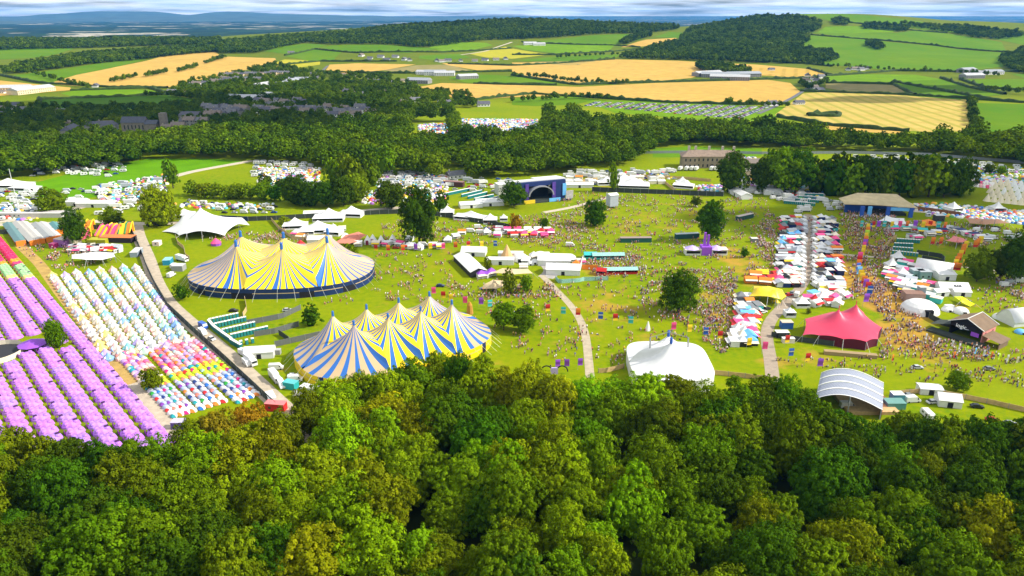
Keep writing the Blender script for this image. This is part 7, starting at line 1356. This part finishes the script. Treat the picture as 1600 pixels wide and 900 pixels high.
# ------------------------------------------------------------------ people
def person_mesh(pose, mats, lv=1):
    P = {'stand': dict(kn=((-.11, .02, .48), (.11, -.02, .48)), ft=((-.12, .03, .05), (.12, -.03, .05)), el=((-.27, .0, 1.12), (.27, .0, 1.12)), ha=((-.26, -.1, .86), (.26, -.1, .86)), z=0),
         'walk': dict(kn=((-.1, -.16, .5), (.1, .1, .48)), ft=((-.1, -.3, .05), (.1, .38, .09)), el=((-.26, .14, 1.14), (.26, -.12, 1.14)), ha=((-.24, .22, .92), (.24, -.32, .98)), z=0),
         'sit': dict(kn=((-.16, -.42, .46), (.16, -.40, .44)), ft=((-.14, -.72, .05), (.15, -.74, .05)), el=((-.3, .12, .40), (.3, -.1, .42)), ha=((-.34, .3, .08), (.2, -.3, .44)), z=-.82),
         'cheer': dict(kn=((-.11, .0, .48), (.11, .0, .48)), ft=((-.13, .0, .05), (.13, .02, .05)), el=((-.34, -.06, 1.46), (.30, -.1, 1.20)), ha=((-.30, -.1, 1.78), (.2, -.3, 1.30)), z=0)}[pose]
    z = P['z']; V = [(0, 0, .92+z), (0, .01, 1.12+z), (0, .02, 1.34+z), (0, .0, 1.50+z), (0, -.02, 1.62+z), (0, -.01, 1.73+z)]; E_ = [(i, i+1) for i in range(5)]; R = [.15, .135, .155, .065, .105, .085]
    def ch(start, pts, rs):
        p = start
        for q, r in zip(pts, rs): V.append(q); R.append(r); E_.append((p, len(V)-1)); p = len(V)-1
    for s, i in ((-1, 0), (1, 1)):
        ch(0, [(s*.11, 0, .88+z), P['kn'][i], P['ft'][i], (P['ft'][i][0], P['ft'][i][1]-.14, max(.03, P['ft'][i][2]-.02))], [.115, .075, .05, .045]); ch(2, [(s*.19, .01, 1.40+z), P['el'][i], P['ha'][i], (P['ha'][i][0], P['ha'][i][1]-.05, P['ha'][i][2]-.07)], [.07, .05, .036, .03])
    me = bpy.data.meshes.new('person'); me.from_pydata(V, E_, []); o = ob('person_tmp', me); sk = o.modifiers.new('s', 'SKIN'); sub = o.modifiers.new('u', 'SUBSURF'); sub.levels = lv; sub.render_levels = lv
    for i, r in enumerate(R): me.skin_vertices[0].data[i].radius = (r, r)
    me.skin_vertices[0].data[0].use_root = True; bpy.context.view_layer.update(); m2 = bpy.data.meshes.new_from_object(o.evaluated_get(bpy.context.evaluated_depsgraph_get())); bpy.data.objects.remove(o); m2.name = 'person_'+pose; m2.materials.clear()
    for m in mats: m2.materials.append(m)
    for p in m2.polygons:
        c = p.center; h = c.z-z; armx = abs(c.x) > .2 and c.z-z > .0
        leg = (h < .94) if z == 0 else (c.z < .16+.0 and abs(c.x) < .25) or c.y < -.12
        if h > 1.68 or (h > 1.58 and c.y > .03): mi = 3
        elif h > 1.49: mi = 2
        elif abs(c.x) > .24: mi = 2
        elif leg: mi = 1 if (h > .35 or z < 0) else 2
        else: mi = 0
        p.material_index = mi
    return m2
M_shirt = mat('shirt_cloth', 'OBJ', .85, .05); M_skin = mat('skin', (.52, .28, .19), .6, .05); M_hair = mat('hair', (.05, .025, .012), .7, .1); LEGM = [mat('denim', (.03, .05, .12), .9, .1), mat('black_cloth', (.015, .015, .018), .9), mat('khaki_cloth', (.30, .22, .12), .9)]
PM = {(p, i): person_mesh(p, [M_shirt, LEGM[i], M_skin, M_hair]) for p in ('stand', 'walk', 'sit', 'cheer') for i in range(3)}
SH = [('white', (.75, .75, .74)), ('black', (.02, .02, .02)), ('red', (.6, .04, .04)), ('blue', (.06, .14, .45)), ('pink', (.7, .25, .32)), ('yellow', (.75, .5, .04)), ('grey', (.25, .25, .26)), ('orange', (.75, .22, .05)), ('tan', (.5, .33, .2))]
CROWD = [([(480, 400), (700, 395), (860, 470), (860, 560), (800, 565), (640, 470), (480, 480)], 260, 'on the lawn beside the striped big tops'), ([(800, 440), (1020, 440), (1090, 520), (1000, 560), (930, 575), (800, 560)], 210, 'on the lawn around the central path'), ([(870, 300), (1200, 312), (1215, 400), (1000, 430), (860, 380)], 900, 'in the open arena'), ([(800, 340), (900, 330), (960, 400), (880, 395), (800, 385)], 330, 'in front of the pink stalls'),
         ([(905, 398), (1000, 398), (1010, 430), (930, 440)], 240, 'in the food court'), ([(1000, 420), (1150, 420), (1140, 520), (1110, 530), (1000, 480)], 420, 'near the lone tree'), ([(1110, 440), (1155, 430), (1135, 560), (1095, 530)], 230, 'along the lower stalls'), ([(1308, 320), (1400, 335), (1395, 400), (1385, 460), (1330, 470), (1322, 400)], 900, 'right of the lane stalls'), ([(1330, 440), (1400, 440), (1440, 500), (1470, 560), (1370, 560), (1380, 500)], 300, 'on the worn ground below the market'),
         ([(1210, 560), (1330, 560), (1480, 560), (1600, 560), (1600, 620), (1480, 600), (1380, 600), (1300, 580), (1210, 572)], 130, 'on the lower right lawn'), ([(1450, 530), (1600, 550), (1600, 575), (1450, 560)], 110, 'in front of the dark roofed stage'), ([(1500, 450), (1600, 450), (1600, 500), (1540, 490)], 90, 'on the right lawn'), ([(1200, 330), (1222, 345), (1205, 450), (1160, 440), (1180, 380)], 300, 'left of the lane stalls'), ([(1400, 345), (1600, 355), (1560, 400), (1440, 380)], 190, 'on the upper right slope'),
         ([(590, 345), (720, 345), (860, 360), (800, 385), (600, 378)], 260, 'at the top of the arena'), ([(300, 372), (460, 358), (520, 384), (400, 382)], 160, 'by the white stretch tent'), ([(20, 385), (110, 382), (180, 408), (100, 425), (60, 410)], 110, 'on the grass before the fairground'), ([(690, 418), (730, 450), (900, 450), (880, 470), (700, 465)], 130, 'around the sand coloured tents'), ([(90, 470), (120, 470), (240, 660), (205, 640)], 26, 'walking on the sandy path'), ([(1040, 560), (980, 545), (850, 575), (1000, 580)], 10, 'on the lower arena grass'),
         ([(1220, 340), (1310, 340), (1320, 450), (1210, 450)], 170, 'between the lane stalls'), ([(1530, 430), (1600, 430), (1600, 450), (1540, 450)], 40, 'under the right edge trees')]
ppl = []
for poly, n, wh in CROWD:
    n = int(n*2.1)
    P = gp(*poly); xs = [p[0] for p in P]; ys = [p[1] for p in P]; k = 0; centres = []
    while k < n:
        # people gather in knots
        if rt.random() < .42 or not centres: x, y = rt.uniform(min(xs), max(xs)), rt.uniform(min(ys), max(ys)); centres.append((x, y))
        else: c = rt.choice(centres[-60:]); x, y = c[0]+rt.gauss(0, 1.9), c[1]+rt.gauss(0, 1.9)
        if bool(inpoly(P, x, y)): ppl.append((x, y, wh)); k += 1
        elif centres and centres[-1] == (x, y): centres.pop()
ppl.sort(key=lambda p: p[1])
def pick(): return rt.choices(range(len(SH)), [30, 22, 8, 9, 8, 4, 10, 4, 12])[0]
for x, y, wh in ppl[:300]:
    pose = rt.choices(['stand', 'walk', 'sit', 'cheer'], [45, 30, 20, 5])[0]
    if 'path' in wh: pose = 'walk'
    i = pick(); o = ob('person', PM[(pose, rt.randrange(3))]); o.location = (x, y, 0); o.rotation_euler = (0, 0, rt.uniform(0, 6.28)); s = rt.uniform(.92, 1.08); o.scale = (s, s, s); o.color = (*SH[i][1], 1)
    o['label'] = f"person in a {SH[i][0]} top {dict(stand='standing', walk='walking', sit='sitting', cheer='with an arm raised')[pose]} {wh.replace('walking ', '')}"; o['category'] = 'person'; o['group'] = 'festival goers'
rest = ppl[300:]; R_ = np.random.RandomState(4); kinds = [person_mesh(q, [M_shirt, LEGM[0], M_skin, M_hair], 0) for q in ('stand', 'walk', 'sit', 'cheer')]
SHA = np.array([s[1] for s in SH]); LG = np.array([(.03, .05, .12), (.015, .015, .018), (.3, .22, .12), (.45, .25, .17)])
def join_stuff():
    Vs, Fs, Ts = [], [], []; off_ = 0
    for q, me in enumerate(kinds):
        sub = [r for i, r in enumerate(rest) if [0, 0, 1, 2, 2, 1, 0, 3][i % 8] == q]; n = len(me.vertices); co = np.empty(n*3, np.float32); me.vertices.foreach_get('co', co); co = co.reshape(n, 3); tri = []; mi = []
        for p in me.polygons:
            v = list(p.vertices)
            for i in range(1, len(v)-1): tri.append((v[0], v[i], v[i+1])); mi.append(p.material_index)
        tri = np.array(tri); mi = np.array(mi); k = len(sub); a = R_.uniform(0, 6.28, k)[:, None]; s = R_.uniform(.95, 1.15, k)[:, None]; px = np.array([r[0] for r in sub])[:, None]; py = np.array([r[1] for r in sub])[:, None]
        X = co[None, :, 0]*np.cos(a)-co[None, :, 1]*np.sin(a); Y = co[None, :, 0]*np.sin(a)+co[None, :, 1]*np.cos(a); Vs.append(np.stack([X*s+px, Y*s+py, np.broadcast_to(co[None, :, 2]*s, X.shape)], -1).reshape(-1, 3)); Fs.append((tri[None]+(np.arange(k)*n)[:, None, None]).reshape(-1, 3)+off_); off_ += k*n
        T = np.zeros((k, 4, 3)); T[:, 0] = SHA[R_.choice(len(SHA), k, p=np.array([30, 22, 8, 9, 8, 4, 10, 4, 12])/107)]; T[:, 1] = LG[R_.randint(0, 4, k)]; T[:, 2] = (.52, .28, .19); T[:, 3] = (.06, .03, .015); Ts.append(T[:, mi].reshape(-1, 3))
    return tag(ob('crowd', npmesh('crowd', np.concatenate(Vs), np.concatenate(Fs), M_tint, tint=np.concatenate(Ts))), 'crowd of festival goers spread across the arena grass and round the stalls', 'crowd', kind='stuff')
join_stuff()
drop_protos(); finish_labels()
